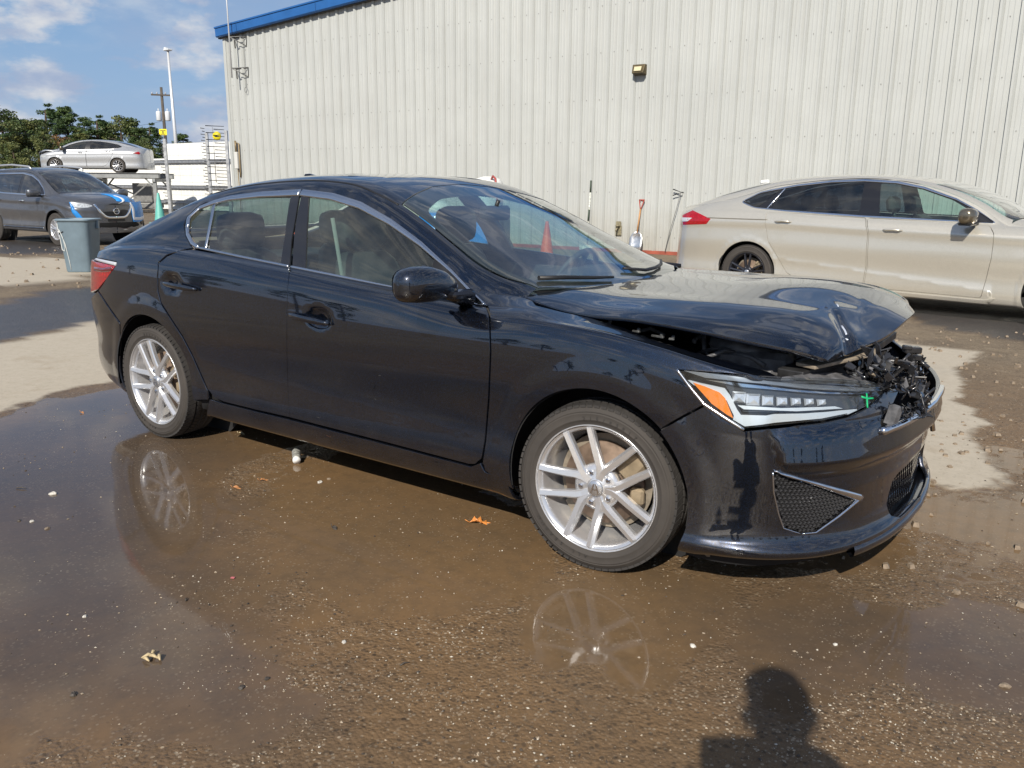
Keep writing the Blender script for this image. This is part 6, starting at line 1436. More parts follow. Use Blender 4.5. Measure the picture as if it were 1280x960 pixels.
# conduit box by the corner
cb = empty('conduit_box', tuple(wp(-27.35, 1.70, .04)), WA); tag(cb, 'tall narrow pale conduit box with pipe on the wall beside the rust-coloured post', 'conduit box')
mb = MB(); mb.box((0, -.05, .32), (.13, .10, .46), bev=.01); mb.build('box', mat('pale_box', (.60, .60, .57), .5), cb)
mb = MB(); mb.tube([(.09, -.04, -.15), (.11, -.05, .0), (.11, -.05, .78), (0, -.05, .80)], .022, 8); mb.tube([(-.03, -.04, .55), (-.03, -.05, .86)], .03, 6); mb.tube([(0, -.04, .09), (.02, -.04, -1.6)], .016, 6); mb.build('pipe', mat('brass_pipe', (.24, .18, .10), .5, .4), cb)
po = empty('bollard', tuple(wp(-28.15, 0, -.45))); tag(po, 'rust-orange steel bollard at the left building corner', 'bollard')
mb = MB(); mb.lathe([(.0, 0), (.075, 0), (.075, 2.26), (.06, 2.30), (0, 2.32)], n=20); mb.build('post', mat('rust_orange', (.42, .10, .025), .7, noise=(6, .4, .15)), po)

# ---------------------------------------------------------------- things leaning on the wall
def shovel():
    p = wp(13.9, .05, .16); o = empty('shovel', tuple(p), WA); tag(o, 'aluminium scoop shovel with wooden handle leaning against the wall', 'shovel')
    top_ = Vector((.03, .10, 1.03)); bot = Vector((-.02, -.05, 0)); d = (top_ - bot).normalized()
    mb = MB(); V = []; rows = [(0, .13, .0), (.12, .145, .03), (.28, .14, .04), (.36, .10, .03), (.41, .03, .012)]
    for h, w_, dd in rows:
        for t in (-1, -.6, 0, .6, 1): V.append(bot + d * h + Vector((t * w_, -.02 + (1 - t * t) * dd * 1.0 - .0, 0)))
    F = [(i * 5 + j, i * 5 + j + 1, (i + 1) * 5 + j + 1, (i + 1) * 5 + j) for i in range(4) for j in range(4)]
    mb.add(V, F, True); sc_ = mb.build('scoop', mat('bright_aluminium', (.75, .76, .77), .35, .9, noise=(14, .2, .1)), o); so_ = sc_.modifiers.new('thick', 'SOLIDIFY'); so_.thickness = .006
    mb = MB(); mb.cyl(bot + d * .38, bot + d * .88, .017, 10); mb.build('shaft', mat('ash_wood', (.45, .24, .10), .55, noise=(12, .25)), o)
    mb = MB(); a = bot + d * .86; b = bot + d * 1.06; e = Vector((.055, 0, 0)); mb.tube([a, a + e * .3 + d * .05, b + e], .010, 6); mb.tube([a, a - e * .3 + d * .05, b - e], .010, 6); mb.tube([b - e * 1.1, b + e * 1.1], .014, 8); mb.build('grip', mat('red_grip', (.36, .05, .03), .5), o)
shovel()
rk_ = empty('squeegee', tuple(wp(9.95, .02, .12)), WA); tag(rk_, 'worn white and green broom handle leaning on the wall behind the black roof', 'broom')
mb = MB(); mb.cyl((0, 0, .05), (.02, .08, 1.25), .017, 8); mb.box((0, -.02, .05), (.30, .06, .10), bev=.01); mb.build('handle', mat('worn_white', (.55, .56, .50), .6, noise=(30, .7)), rk_)
mb = MB(); mb.cyl((.0195, .078, 1.22), (.022, .085, 1.47), .021, 8); mb.cyl((.008, .035, .62), (.013, .055, .86), .020, 8); mb.build('grip', mat('dark_green', (.05, .07, .05), .7), rk_)
ho_ = empty('wall_tap', tuple(wp(12.29, .50, .03)), WA); tag(ho_, 'small brass wall tap low on the metal wall left of the shovel', 'tap')
mb = MB(); mb.tube([(0, .0, .0), (0, -.10, 0), (0, -.13, -.05)], .018, 8); mb.lathe([(0, 0), (.05, 0), (.05, .012), (0, .014)], (0, -.06, .05), (0, 0, 1), 14); mb.box((0, 0, -.04), (.14, .02, .22), bev=.01); mb.box((0, -.01, .10), (.12, .02, .10), bev=.01); mb.build('tap_body', mat('old_brass', (.26, .23, .15), .6, .3, noise=(30, .5)), ho_)
hk = empty('rope_hook', tuple(wp(16.9, 1.26, .04)), WA); tag(hk, 'dark V-shaped hook with a thin hanging cord beside the champagne car', 'hook')
mb = MB(); mb.tube([(-.19, -.05, .06), (0, -.06, 0), (-.19, -.05, -.06)], .013, 6); mb.tube([(.0, -.06, 0), (.01, .0, 0)], .013, 6); mb.build('hook', M_DARKM, hk)
mb = MB(); mb.tube([(-.02, -.06, -.01), (-.10, -.06, -.35), (-.22, -.06, -.80), (-.30, -.05, -1.2)], .007, 5); mb.build('cord', mat('grey_cord', (.16, .16, .15), .8), hk)

def cone(name, loc, h, m, label, band=None, cat='traffic cone'):
    o = empty(name, loc); tag(o, label, cat); w0 = h * .19
    mb = MB(); mb.lathe([(w0, .03), (w0 * .97, .05), (h * .035, h - .01), (h * .03, h), (.0, h)], n=28); mb.build('cone_body', m, o)
    mb = MB(); mb.box((0, 0, .018), (w0 * 2.7, w0 * 2.7, .036), bev=.012); mb.build('base', m if band is None else M_BLACK, o); return o
M_TEAL = mat('teal_plastic', (.12, .42, .36), .5, noise=(5, .15)); M_ORANGE = mat('orange_plastic', (.80, .13, .03), .5, noise=(5, .15))
g = at(683, 330, 14.2); cone('orange_cone', (g[0], g[1] + .0, 0), .78, M_ORANGE, 'faded orange traffic cone beyond the black car near the wall')
cone('teal_cone', (-26.19, 13.81, 0), 1.05, M_TEAL, 'tall teal traffic cone beside the steel rack')
# washer stand with hose, partly hidden by the black car
pw = empty('pressure_washer', (*at(610, 300, 14.0)[:2], 0)); tag(pw, 'white wash tank on a blue drum behind the roof of the black car', 'wash tank')
M_TANK = mat('white_tank', (.72, .72, .68), .45, noise=(4, .1)); 
mb = MB(); mb.lathe([(0, .95), (.24, .95), (.25, .98), (.25, 1.38), (.20, 1.46), (.08, 1.50), (0, 1.50)], n=28); mb.build('tank', M_TANK, pw)
mb = MB(); mb.box((0, 0, .45), (.56, .56, .90), bev=.04); mb.build('stand', M_DSTEEL, pw)
mb = MB(); mb.tube([(.12, -.1, 1.42), (.22, -.16, 1.50), (.30, -.2, 1.46), (.36, -.24, 1.2), (.40, -.25, .6), (.42, -.3, .1)], .018, 8); mb.build('hose', mat('red_hose', (.35, .06, .05), .5), pw)
db = at(548, 300, 12.9); dr = empty('blue_drum', (db[0], db[1], 0)); tag(dr, 'bright blue plastic drum seen through the windows of the black car', 'drum')
mb = MB(); mb.lathe([(0, .0), (.27, 0), (.29, .03), (.29, .32), (.305, .34), (.29, .36), (.29, .62), (.305, .64), (.29, .66), (.29, .90), (.25, .95), (0, .95)], n=36); mb.build('drum_body', mat('blue_plastic', (.02, .22, .62), .4, coat=.2), dr)
mb = MB(); mb.lathe([(0, .95), (.20, .95), (.19, 1.06), (.08, 1.12), (0, 1.12)], n=24); mb.build('lid', M_TANK, dr)
db = at(590, 300, 13.4); d2 = empty('blue_crate', (db[0], db[1], 0), .4); tag(d2, 'blue crate stack standing in front of the metal wall', 'crate')
mb = MB()
for k in range(2): mb.box((0, 0, .22 + .44 * k), (.62, .5, .42), bev=.02); mb.box((0, 0, .42 + .44 * k), (.66, .54, .04), bev=.01)
mb.build('crate_body', mat('blue_plastic', (.02, .22, .62), .4), d2)
# ================================================================== yard furniture on the left
bn = empty('rubbish_bin', (-11.62, 3.42, 0), rad(-52)); bn.scale = (.72, .72, .86); tag(bn, 'tall grey-green plastic bin with a cord looped on its side', 'bin')
M_BIN = mat('bin_plastic', (.16, .22, .265), .5, noise=(4, .12, .08))
mb = MB(); mb.lathe([(0, .0), (.255, .0), (.270, .02), (.335, .84), (.345, .86), (.345, .90), (.375, .905), (.378, .93), (.355, .94), (.335, .935), (.330, .88), (.26, .06), (0, .05)], n=48); 
def squared(x, y, z):
    t = math.atan2(y, x); k = (abs(math.cos(t))**6 + abs(math.sin(t))**6)**(-1 / 6); return (x * k, y * k, z)
mb.v = [squared(*v) for v in mb.v]; mb.build('bin_body', M_BIN, bn)
for a in (rad(-75), rad(105)): mb = MB(); mb.box((.36 * math.cos(a), .36 * math.sin(a), .84), (.05, .14, .16), rz=a, bev=.012); mb.build('side_handle', M_BIN, bn)
def onbin(a, z): r = .262 + .075 * (z / .84) + .008; return squared(r * math.cos(a), r * math.sin(a), z)
mb = MB(); mb.tube([onbin(rad(-100 + 70 * t), .72 - .06 * math.sin(math.pi * t)) for t in np.linspace(0, 1, 14)], .008, 6); mb.tube([onbin(rad(-62), z) for z in (.88, .6, .3, .02)], .009, 6); mb.build('black_cord', M_BLACK, bn)
mb = MB(); mb.tube([onbin(rad(a), z) for a, z in ((-55, .86), (-50, .76), (-40, .74), (-34, .62), (-32, .45), (-36, .38), (-46, .40), (-54, .50), (-57, .65), (-52, .73), (-38, .70), (-30, .5), (-27, .2), (-26, .05))], .009, 6); mb.build('white_cord', mat('cord_white', (.55, .57, .55), .5), bn)
mb = MB(); mb.box((.36 * math.cos(rad(-45)), .36 * math.sin(rad(-45)), .83), (.02, .12, .05), rz=rad(-45), bev=.005); mb.build('slot', mat('slot_blue', (.03, .07, .12), .5), bn)

# steel rack
rk = empty('steel_rack', (0, 0, 0)); 
q = at(119, 210, 45.5); rk.location = (q[0], q[1], 0); rk.rotation_euler = (0, 0, alt_head + math.pi); tag(rk, 'grey steel vehicle rack carrying the crashed silver saloon', 'rack')
M_RACK = mat('rack_steel', (.26, .27, .27), .6, .3, noise=(5, .2, .1)); XR = 3.3; XL = -3.6
for y in (-1.0, 1.0):
    mb = MB(); mb.box(((XL + XR) / 2, y, RACK_Z - .13), (XR - XL, .22, .24), bev=.02); mb.box(((XL + XR) / 2, y, RACK_Z - .010), (XR - XL, .34, .012)); mb.build('beam', M_RACK, rk)
for x in (XL + .2, 0, XR - .25):
    mb = MB(); mb.box((x, 0, RACK_Z - .33), (.14, 2.3, .14)); mb.build('cross_beam', M_RACK, rk)
    for y in (-1.0, 1.0):
        mb = MB(); mb.box((x, y, (RACK_Z - .25) / 2), (.16, .16, RACK_Z - .25)); mb.box((x, y, .01), (.3, .3, .02)); mb.build('leg', M_RACK, rk)
        for s in (-1, 1):
            if XL < x + s * .5 < XR:
                mb = MB(); beam(mb, (x + s * .06, y, RACK_Z - .65), (x + s * .42, y, RACK_Z - .24), .06, .06); mb.build('gusset', M_RACK, rk)
for a, b in (((.2, .95, RACK_Z - .5), (XR - .6, .95, .3)), ((XR - .6, -.95, RACK_Z - .5), (1.3, -.95, .25)), ((XL + .4, .95, RACK_Z - .5), (-.3, .95, .3))):
    mb = MB(); beam(mb, a, b, .06, .06); mb.build('brace', M_DSTEEL, rk)
mb = MB(); mb.box((2.1, .3, .95), (.9, .7, .9)); mb.box((2.1, .3, .35), (1.4, 1.0, .25)); mb.build('equipment', M_DSTEEL, rk, bevel=.03)

# white panel fence with rails and electric-fence posts
FA = np.array(at(188, 262, 51)); FB = np.array([*(at(335, 262, 43)[:2]), 0]); FA[2] = 0
fd = FB - FA; flen = np.linalg.norm(fd); fdir = fd / flen; fn = np.array([fdir[1], -fdir[0], 0]); fn = fn if fn @ (CAM_P - FA) > 0 else -fn
fe = empty('panel_fence', tuple(FA), math.atan2(fdir[1], fdir[0])); tag(fe, 'white sheet fence with galvanised rails left of the building', 'fence')
M_FENCE = mat('fence_white', (.78, .78, .74), .5, noise=(.8, .04)); FH = 3.45
def floc(p): d = np.asarray(p) - FA; return np.array([d @ fdir, d @ np.array([-fdir[1], fdir[0], 0]), d[2]])
sgn_ = 1 if np.array([-fdir[1], fdir[0], 0]) @ (CAM_P - FA) > 0 else -1
npan = int(flen / 1.0); base_me = None
for i in range(-9, npan + 1):
    x0 = i * 1.0; mb = MB(); V = []; hh = FH if i > 1 else FH - .75
    for k, (a, o) in enumerate([(0, 0), (.04, .02), (.08, .0), (.30, 0), (.34, .02), (.38, 0), (.62, 0), (.66, .02), (.70, 0), (.985, 0), (.985, -.01), (0, -.01)]): V += [(x0 + a, o * sgn_, .06), (x0 + a, o * sgn_, hh)]
    n = 12; F = [(2 * k, 2 * ((k + 1) % n), 2 * ((k + 1) % n) + 1, 2 * k + 1) for k in range(n)]; mb.add(V, F); mb.build('fence_sheet', M_FENCE, fe)
for z in (.45, 1.22, 2.52):
    mb = MB(); mb.box((flen / 2 - 4.5, sgn_ * .08, z), (flen + 9, .10, .14)); mb.box((flen / 2 - 4.5, sgn_ * .08, z + .08), (flen + 9, .14, .03)); mb.build('rail', M_STEEL, fe)
for x in np.arange(-8, flen, 3.2):
    mb = MB(); mb.box((x, -sgn_ * .1, FH / 2), (.12, .12, FH)); mb.build('fence_post', M_DSTEEL, fe)
# electric wire posts in front: post with a comb of insulators
M_INS = mat('insulator', (.015, .016, .018), .4)
def epost(pxx, dist, h, label, sign, zig=1, n=22, long=.16):
    p = at(pxx, 262, dist); o = empty('electric_post', (p[0], p[1], 0), math.atan2(CAM_R[1], CAM_R[0])); tag(o, label, 'fence post', 'electric fence posts')
    mb = MB(); mb.box((0, 0, h / 2), (.12, .12, h)); mb.build('post', M_STEEL, o); mb = MB()
    for k in range(n):
        z = .55 + (h + .35 - .6) * k / n; mb.tube([(-.05, -.05, z), (-.05 - long * (1 if k % 2 else .55), -.12, z + .02)], [.012, .020], 6)
    tag(mb.build('insulators', M_INS, o), kind='stuff')
    if sign:
        s = empty('sign', (0, -.09, sign), 0, o); mb = MB(); mb.box((0, 0, 0), (.34, .012, .26), bev=.005); mb.build('sign_plate', mat('sign_yellow', (.82, .70, .02), .5), s)
        mb = MB(); mb.box((0, -.0095, .06), (.24, .004, .025)); mb.box((-.0, -.0095, -.01), (.05, .004, .09)); mb.box((.0, -.0095, -.085), (.20, .004, .025)); mb.build('sign_print', mat('sign_black', (.02, .02, .02), .5), s)
    return o
epost(213, 41, 3.3, 'electric fence post with yellow warning sign in front of the rack', 3.58)
epost(265, 40, 3.55, 'galvanised electric fence post halfway along the white fence', 0, n=26)
epost(289, 38.0, 3.55, 'dark electric fence post with long insulators hard by the building corner', 0, n=24, long=.75)
sg_ = empty('warning_sign', tuple(at(271, 170, 38.5)), math.atan2(CAM_R[1], CAM_R[0])); tag(sg_, 'round yellow warning sign on the fence wires near the corner', 'sign')
mb = MB(); mb.lathe([(0, -.006), (.18, -.006), (.18, .006), (0, .006)], (0, 0, 0), (0, 1, 0), 24); mb.build('plate', mat('sign_yellow', (.82, .70, .02), .5), sg_)
mb = MB(); mb.box((0, -.012, .03), (.16, .004, .02)); mb.box((0, -.012, -.03), (.16, .004, .02)); mb.box((0, -.012, .0), (.03, .004, .09)); mb.build('print', mat('sign_black', (.02, .02, .02), .5), sg_)
mb = MB(); mb.cyl((-.17, .03, .35), (-.17, .03, -1.9), .015, 6); mb.build('stake', M_STEEL, sg_)
# fence wires
fw = empty('fence_wires', (0, 0, 0)); tag(fw, 'thin strands of wire strung between the electric fence posts', 'wires')
for k in range(9):
    z = .9 + k * .28; a = at(212, 262, 41); b = at(289, 262, 38); mb = MB(); mb.tube([(a[0], a[1], z), ((a[0] + b[0]) / 2, (a[1] + b[1]) / 2, z - .02), (b[0], b[1], z)], .004, 4); mb.build('wire', M_STEEL, fw)
# poles
up_ = empty('utility_pole', (*at(209, 200, 88)[:2], 0), math.atan2(CAM_R[1], CAM_R[0])); tag(up_, 'wooden utility pole with a crossarm and two transformers above the trees', 'utility pole')
M_WOOD = mat('pole_wood', (.09, .075, .06), .85, noise=(3, .3))
mb = MB(); mb.cyl((0, 0, 0), (0, 0, 10.2), .17, 12, .12); mb.build('pole', M_WOOD, up_)
mb = MB(); mb.box((0, -.1, 9.5), (1.9, .12, .14), ry=.03); mb.build('crossarm', M_WOOD, up_)
for x in (-.85, -.4, .4, .85): mb = MB(); mb.lathe([(0, 0), (.05, 0), (.07, .08), (.03, .2), (0, .2)], (x, -.1, 9.57), n=8); mb.build('insulator', mat('porcelain', (.4, .4, .42), .3), up_)
for x in (-.42, .42): mb = MB(); mb.lathe([(0, 0), (.22, 0), (.24, .05), (.24, .75), (.2, .85), (0, .88)], (x, -.05, 7.2), n=14); mb.cyl((x, -.05, 8.0), (x, -.05, 8.3), .05, 6); mb.build('transformer', mat('pale_grey', (.62, .64, .66), .5), up_)
tp_ = empty('lamp_pole', (*at(222, 200, 60)[:2], 0)); tag(tp_, 'tall pale mast with a small white head beyond the fence', 'pole')
mb = MB(); mb.cyl((0, 0, 0), (-.1, 0, 9.6), .14, 10, .07); mb.build('mast', mat('mast_white', (.66, .67, .68), .4, .3), tp_)
mb = MB(); mb.box((-.1, 0, 9.65), (.5, .35, .12), bev=.03); mb.box((-.3, 0, 9.75), (.2, .2, .15), bev=.03); mb.build('head', mat('pale_grey', (.62, .64, .66), .5), tp_)
for i, (a, b) in enumerate(((-160, 205), (213, 420))):
    pass
wi_ = empty('power_lines', (0, 0, 0)); tag(wi_, 'thin dark power lines crossing in front of the pine trees', 'power lines')
for k, zz in enumerate((7.2, 6.4, 6.0, 5.4)):
    A = at(209, 200, 88); B = at(-90, 200, 70); mb = MB(); mb.tube([(A[0] + (B[0] - A[0]) * t, A[1] + (B[1] - A[1]) * t, zz - 1.6 * math.sin(math.pi * t) - (1.5 * t if k > 1 else 0)) for t in np.linspace(0, 1, 14)], .011, 4); mb.build('wire', M_DARKM, wi_)

# ---------------------------------------------------------------- trees
def leaf_mat(name, c1, c2):
    m = bpy.data.materials.new(name); m.use_nodes = True; nt = m.node_tree; N = nt.nodes; L = nt.links; b = N['Principled BSDF']
    tc = N.new('ShaderNodeTexCoord'); n = N.new('ShaderNodeTexNoise'); n.inputs['Scale'].default_value = .9; n.inputs['Detail'].default_value = 4; L.new(tc.outputs['Object'], n.inputs['Vector'])
    r = N.new('ShaderNodeValToRGB'); r.color_ramp.elements[0].position = .38; r.color_ramp.elements[1].position = .62; r.color_ramp.elements[0].color = (*c1, 1); r.color_ramp.elements[1].color = (*c2, 1)
    L.new(n.outputs['Fac'], r.inputs[0]); L.new(r.outputs[0], b.inputs['Base Color']); b.inputs['Roughness'].default_value = .6; return m
LEAF = [leaf_mat('pine_needles', (.024, .055, .015), (.085, .13, .035)), leaf_mat('oak_leaves', (.045, .075, .018), (.14, .15, .04)), leaf_mat('rusty_leaves', (.10, .05, .015), (.20, .11, .03))]
M_BARK = mat('bark', (.07, .05, .035), .9, noise=(4, .3))
TREE_ME = []
def tree_mesh(kind, seed, h=10.0):
    r_ = np.random.default_rng(seed); n_cl = 66 if kind == 0 else 36; V = []; F = []
    c0 = h * (.30 if kind == 0 else .22)
    for c in range(n_cl):
        t = r_.random()**.8; z = c0 + (h - c0) * t; 
        if kind == 0: rad_ = (h * .185) * (1 - t)**.8 * (1 if t > .1 else .7) + .25
        else: rad_ = h * .27 * math.sin(math.pi * min(.97, .18 + .8 * t))**.7
        a = r_.random() * 6.283; rr__ = rad_ * (.35 + .65 * r_.random()**.5); cen = np.array([rr__ * math.cos(a), rr__ * math.sin(a), z]); cs = (.55 + .55 * r_.random()) * h / 10 * (1.0 if kind else .62) * (1 if kind else 1.15 - .5 * t)
        m = 190 if kind else 125; d = r_.normal(size=(m, 3)); d /= np.linalg.norm(d, axis=1, keepdims=True); q = cen + d * cs * (r_.random((m, 1))**.4) * np.array([1, 1, .62])
        ax = r_.normal(size=(m, 3)); ax /= np.linalg.norm(ax, axis=1, keepdims=True); bx = np.cross(ax, r_.normal(size=(m, 3))); bx /= np.linalg.norm(bx, axis=1, keepdims=True)
        L_ = (.115 if kind == 0 else .105) * (.6 + .8 * r_.random((m, 1))) * h / 10; W_ = L_ * (.32 if kind == 0 else .62)
        b = len(V); P4 = np.stack([q - ax * L_, q + bx * W_, q + ax * L_, q - bx * W_], 1).reshape(-1, 3); V += list(map(tuple, P4)); F += [(b + 4 * i, b + 4 * i + 1, b + 4 * i + 2, b + 4 * i + 3) for i in range(m)]
    me = bpy.data.meshes.new('crown'); me.from_pydata(V, [], F); me.update()
    mb = MB(); mb.tube([(0, 0, -.1), (.05, 0, h * .4), (-.04, .05, h * .75), (0, 0, h * .95)], [h * .020, h * .016, h * .010, h * .003], 8)
    for k in range(9):
        z = c0 + (h - c0) * (.05 + .85 * k / 9); a = r_.random() * 6.28; l = h * .2 * (1 - .6 * k / 9); mb.tube([(0, 0, z), (l * .5 * math.cos(a), l * .5 * math.sin(a), z + l * .25), (l * math.cos(a), l * math.sin(a), z + l * .35)], [h * .007, h * .005, h * .002], 5)
    o = mb.build('trunk', M_BARK); tm = o.data; bpy.data.objects.remove(o); return me, tm
TM = [(0, tree_mesh(0, 3)), (0, tree_mesh(0, 8)), (1, tree_mesh(1, 5)), (1, tree_mesh(1, 12)), (0, tree_mesh(0, 21))]
def tree(x, y, h, v, label, group, lf, rz=0, fat=1.0):
    o = empty('pine_tree' if TM[v][0] == 0 else 'broadleaf_tree', (x, y, 0), rz); tag(o, label, 'tree', group); o.scale = (h / 10 * fat, h / 10 * fat, h / 10)
    cme = TM[v][1][0]
    c = bpy.data.objects.new('crown', cme); COL.objects.link(c); c.parent = o
    if len(cme.materials) == 0: cme.materials.append(LEAF[0])
    c.material_slots[0].link = 'OBJECT'; c.material_slots[0].material = LEAF[lf]
    t = bpy.data.objects.new('trunk', TM[v][1][1]); COL.objects.link(t); t.parent = o
tr_ = random.Random(5)
row = [(-40, 80, 11.2, 0, 0), (-18, 84, 11.8, 1, 0), (0, 76, 11.7, 2, 1), (10, 92, 12.7, 0, 0), (26, 80, 10.7, 4, 0), (38, 86, 11.2, 1, 0), (52, 78, 10.0, 2, 1), (66, 90, 13.9, 0, 0), (78, 74, 8.2, 3, 2), (90, 84, 12.9, 4, 0), (104, 78, 9.2, 0, 1), (112, 92, 12.5, 1, 0), (128, 80, 11.4, 0, 0), (142, 84, 10.8, 4, 0), (156, 78, 11.3, 3, 1), (168, 86, 10.4, 2, 1), (180, 76, 9.6, 1, 0), (192, 90, 11.7, 0, 0), (206, 82, 8.0, 0, 0), (232, 86, 9.9, 1, 0), (240, 80, 6.8, 2, 1), (222, 96, 8.2, 1, 0), (60, 70, 7.9, 3, 1), (118, 70, 6.6, 2, 2), (150, 68, 7.1, 3, 0), (20, 68, 6.3, 2, 1), (92, 66, 6.6, 2, 0), (185, 68, 7.3, 3, 1)]
names = {0: 'dark green pine standing in the row behind the rack', 1: 'olive green broadleaf tree in the row behind the rack', 2: 'rust-tinted autumn tree in the row behind the rack'}
row = sorted(row); cnt = {}
for i, (pxx, dist, h, v, lf) in enumerate(row):
    h *= .60 if dist > 70 else .62
    low_ = dist <= 70; nm_ = ('low ' if low_ else '') + {(0, 0): 'dark green pine', (0, 1): 'olive green pine', (0, 2): 'rusty pine', (1, 0): 'dark bushy tree', (1, 1): 'olive green broadleaf tree', (1, 2): 'rust-tinted autumn tree'}[(TM[v][0], lf)]
    cnt[nm_] = cnt.get(nm_, 0) + 1; lab_ = '%s, number %d of its sort from the left in the tree row' % (nm_, cnt[nm_])
    lab_ = '%s, %s of its sort from the left in the tree row' % (nm_, ['first', 'second', 'third', 'fourth', 'fifth', 'sixth', 'seventh', 'eighth', 'ninth', 'tenth', 'eleventh', 'twelfth', 'thirteenth', 'fourteenth', 'fifteenth', 'sixteenth', 'seventeenth', 'eighteenth', 'nineteenth', 'twentieth'][cnt[nm_] - 1])
    p = at(pxx, 220, dist); tree(p[0], p[1], h, v, lab_, 'trees behind the yard', lf, tr_.uniform(0, 6), tr_.uniform(1.0, 1.3) if TM[v][0] else tr_.uniform(1.35, 1.7))
# trees across the yard behind the photographer, the ones that mirror in the paint
for i in range(26):
    a = rad(-178 + 172 * i / 25 + tr_.uniform(-2, 2)); d = tr_.uniform(72, 100); v = tr_.choice([0, 1, 2, 3, 4])
    if abs(math.degrees(a) + 70) < 14: d = 90
    tree(1.3 + d * math.cos(a), -3.2 + d * math.sin(a), tr_.uniform(8, 12.5), v, 'tree on the far side of the yard behind the viewpoint', 'trees across the yard', tr_.choice([0, 0, 1]), tr_.uniform(0, 6), tr_.uniform(1, 1.3))
# ================================================================== the ground: one sheet, fine near the camera, growing outwards
def vnoise(x, y, seed):
    r = np.random.default_rng(seed); T_ = r.random((257, 257)); T_[256] = T_[0]; T_[:, 256] = T_[:, 0]
    xi = np.floor(x); yi = np.floor(y); fx = x - xi; fy = y - yi; fx = fx * fx * (3 - 2 * fx); fy = fy * fy * (3 - 2 * fy); a = xi.astype(int) % 256; b = yi.astype(int) % 256
    return (T_[a, b] * (1 - fx) + T_[a + 1, b] * fx) * (1 - fy) + (T_[a, b + 1] * (1 - fx) + T_[a + 1, b + 1] * fx) * fy
def fbm(x, y, s, o=4, seed=1, g=.55):
    t = 0; n = 0; a = 1.0
    for k in range(o): t = t + a * vnoise(x * s + 17.3 * k, y * s - 9.1 * k, seed + k); n += a; a *= g; s *= 2.03
    return t / n
def gpoly(px): return np.array([pj(a, b, z=0)[:2] for a, b in px])
Z_PALE = [gpoly([(-60, 440), (0, 430), (34, 423), (56, 419), (90, 411), (112, 403), (140, 398), (230, 396), (230, 468), (150, 477), (100, 483), (60, 491), (0, 517), (-60, 535)]),
          gpoly([(1105, 425), (1118, 427), (1156, 432), (1226, 441), (1217, 451), (1200, 461), (1203, 476), (1204, 490), (1190, 503), (1212, 511), (1236, 531), (1224, 540), (1215, 551), (1240, 578), (1250, 594), (1246, 608), (1200, 612), (1150, 602), (1120, 590), (1000, 560), (1000, 430)]),
          gpoly([(-60, 322), (60, 322), (110, 326), (130, 338), (90, 350), (20, 356), (-60, 356)])]
Z_DAMP = [gpoly([(-60, 385), (0, 380), (60, 365), (113, 360), (160, 362), (160, 392), (112, 401), (56, 416), (0, 427), (-60, 437)]),
          gpoly([(1150, 458), (1175, 455), (1198, 462), (1200, 468), (1170, 471), (1150, 469)]), gpoly([(-60, 300), (90, 300), (110, 318), (-60, 316)]), gpoly([(1120, 385), (1400, 410), (1400, 440), (1290, 430), (1140, 402)])]
Z_WATER = [gpoly([(-120, 522), (0, 522), (60, 502), (150, 487), (230, 530), (262, 562), (262, 640), (250, 740), (310, 820), (340, 880), (300, 905), (150, 870), (0, 910), (-120, 910)]),
           gpoly([(370, 596), (450, 572), (560, 600), (660, 650), (690, 720), (580, 770), (450, 765), (400, 700), (330, 645)]),
           gpoly([(1000, 750), (1130, 762), (1280, 785), (1500, 800), (1500, 890), (1280, 868), (1130, 850), (980, 880), (910, 800)]),
           gpoly([(1140, 632), (1180, 634), (1280, 652), (1500, 690), (1500, 720), (1280, 682), (1180, 657), (1140, 648)]),
           gpoly([(150, 560), (240, 512), (330, 512), (400, 545), (330, 560), (200, 600)]), gpoly([(680, 735), (760, 715), (880, 730), (900, 800), (800, 850), (690, 810)])]
def smask(X, Y, polys, f, nz):
    out = np.zeros_like(X); P = np.stack([X.ravel(), Y.ravel()], 1)
    for pl in polys:
        lo = pl.min(0) - 3 * f - .5; hi = pl.max(0) + 3 * f + .5; k = (P[:, 0] > lo[0]) & (P[:, 0] < hi[0]) & (P[:, 1] > lo[1]) & (P[:, 1] < hi[1])
        if not k.any(): continue
        q = P[k]; d = dist_poly(q, pl); s = np.where(inside(q, pl), d, -d) + nz.ravel()[k]; v = np.clip(s / f * .5 + .5, 0, 1); o = out.ravel(); o[k] = np.maximum(o[k], v); out = o.reshape(X.shape)
    return out
def graded(c0, c1, st, far0, far1, g=1.09):
    a = list(np.arange(c0, c1, st)); d = st; x = a[-1]
    while x < far1: d *= g; x += d; a.append(x)
    d = st; x = c0; b = []
    while x > far0: d *= g; x -= d; b.append(x)
    return np.array(b[::-1] + a)
gx_ = graded(-4.6, 2.6, .020, -420, 420); gy_ = graded(-3.0, 3.4, .020, -420, 420)
X, Y = np.meshgrid(gx_, gy_, indexing='ij')
n1 = fbm(X, Y, .9, 5, 3) - .5; n2 = fbm(X, Y, 6, 4, 11) - .5; n3 = fbm(X, Y, 26, 3, 31) - .5
water = smask(X, Y, Z_WATER, .10, n2 * .35 + n3 * .10); pale = smask(X, Y, Z_PALE, .025, n2 * .14 + n3 * .06); damp_skytone = smask(X, Y, Z_DAMP, .06, n2 * .3)
near = np.clip(1 - (np.hypot(X - 0, Y + 1.0) - 2.8) / 1.6, 0, 1)
far_dry = np.clip((np.hypot(X + .5, Y + .5) - 3.2) / 2.0, 0, 1) * (1 - damp_skytone)
h = .0029 + .010 * n1 + .006 * n2 + .004 * n3 - .011 * water * (1 - .0) - .0015 * near
deep_skytone = smask(X, Y, [Z_WATER[0], Z_WATER[2]], .3, n2 * .3); damp_skytone = np.maximum(damp_skytone, deep_skytone * .62)  # deeper water, its mud also greyed to stand in for mirrored sky
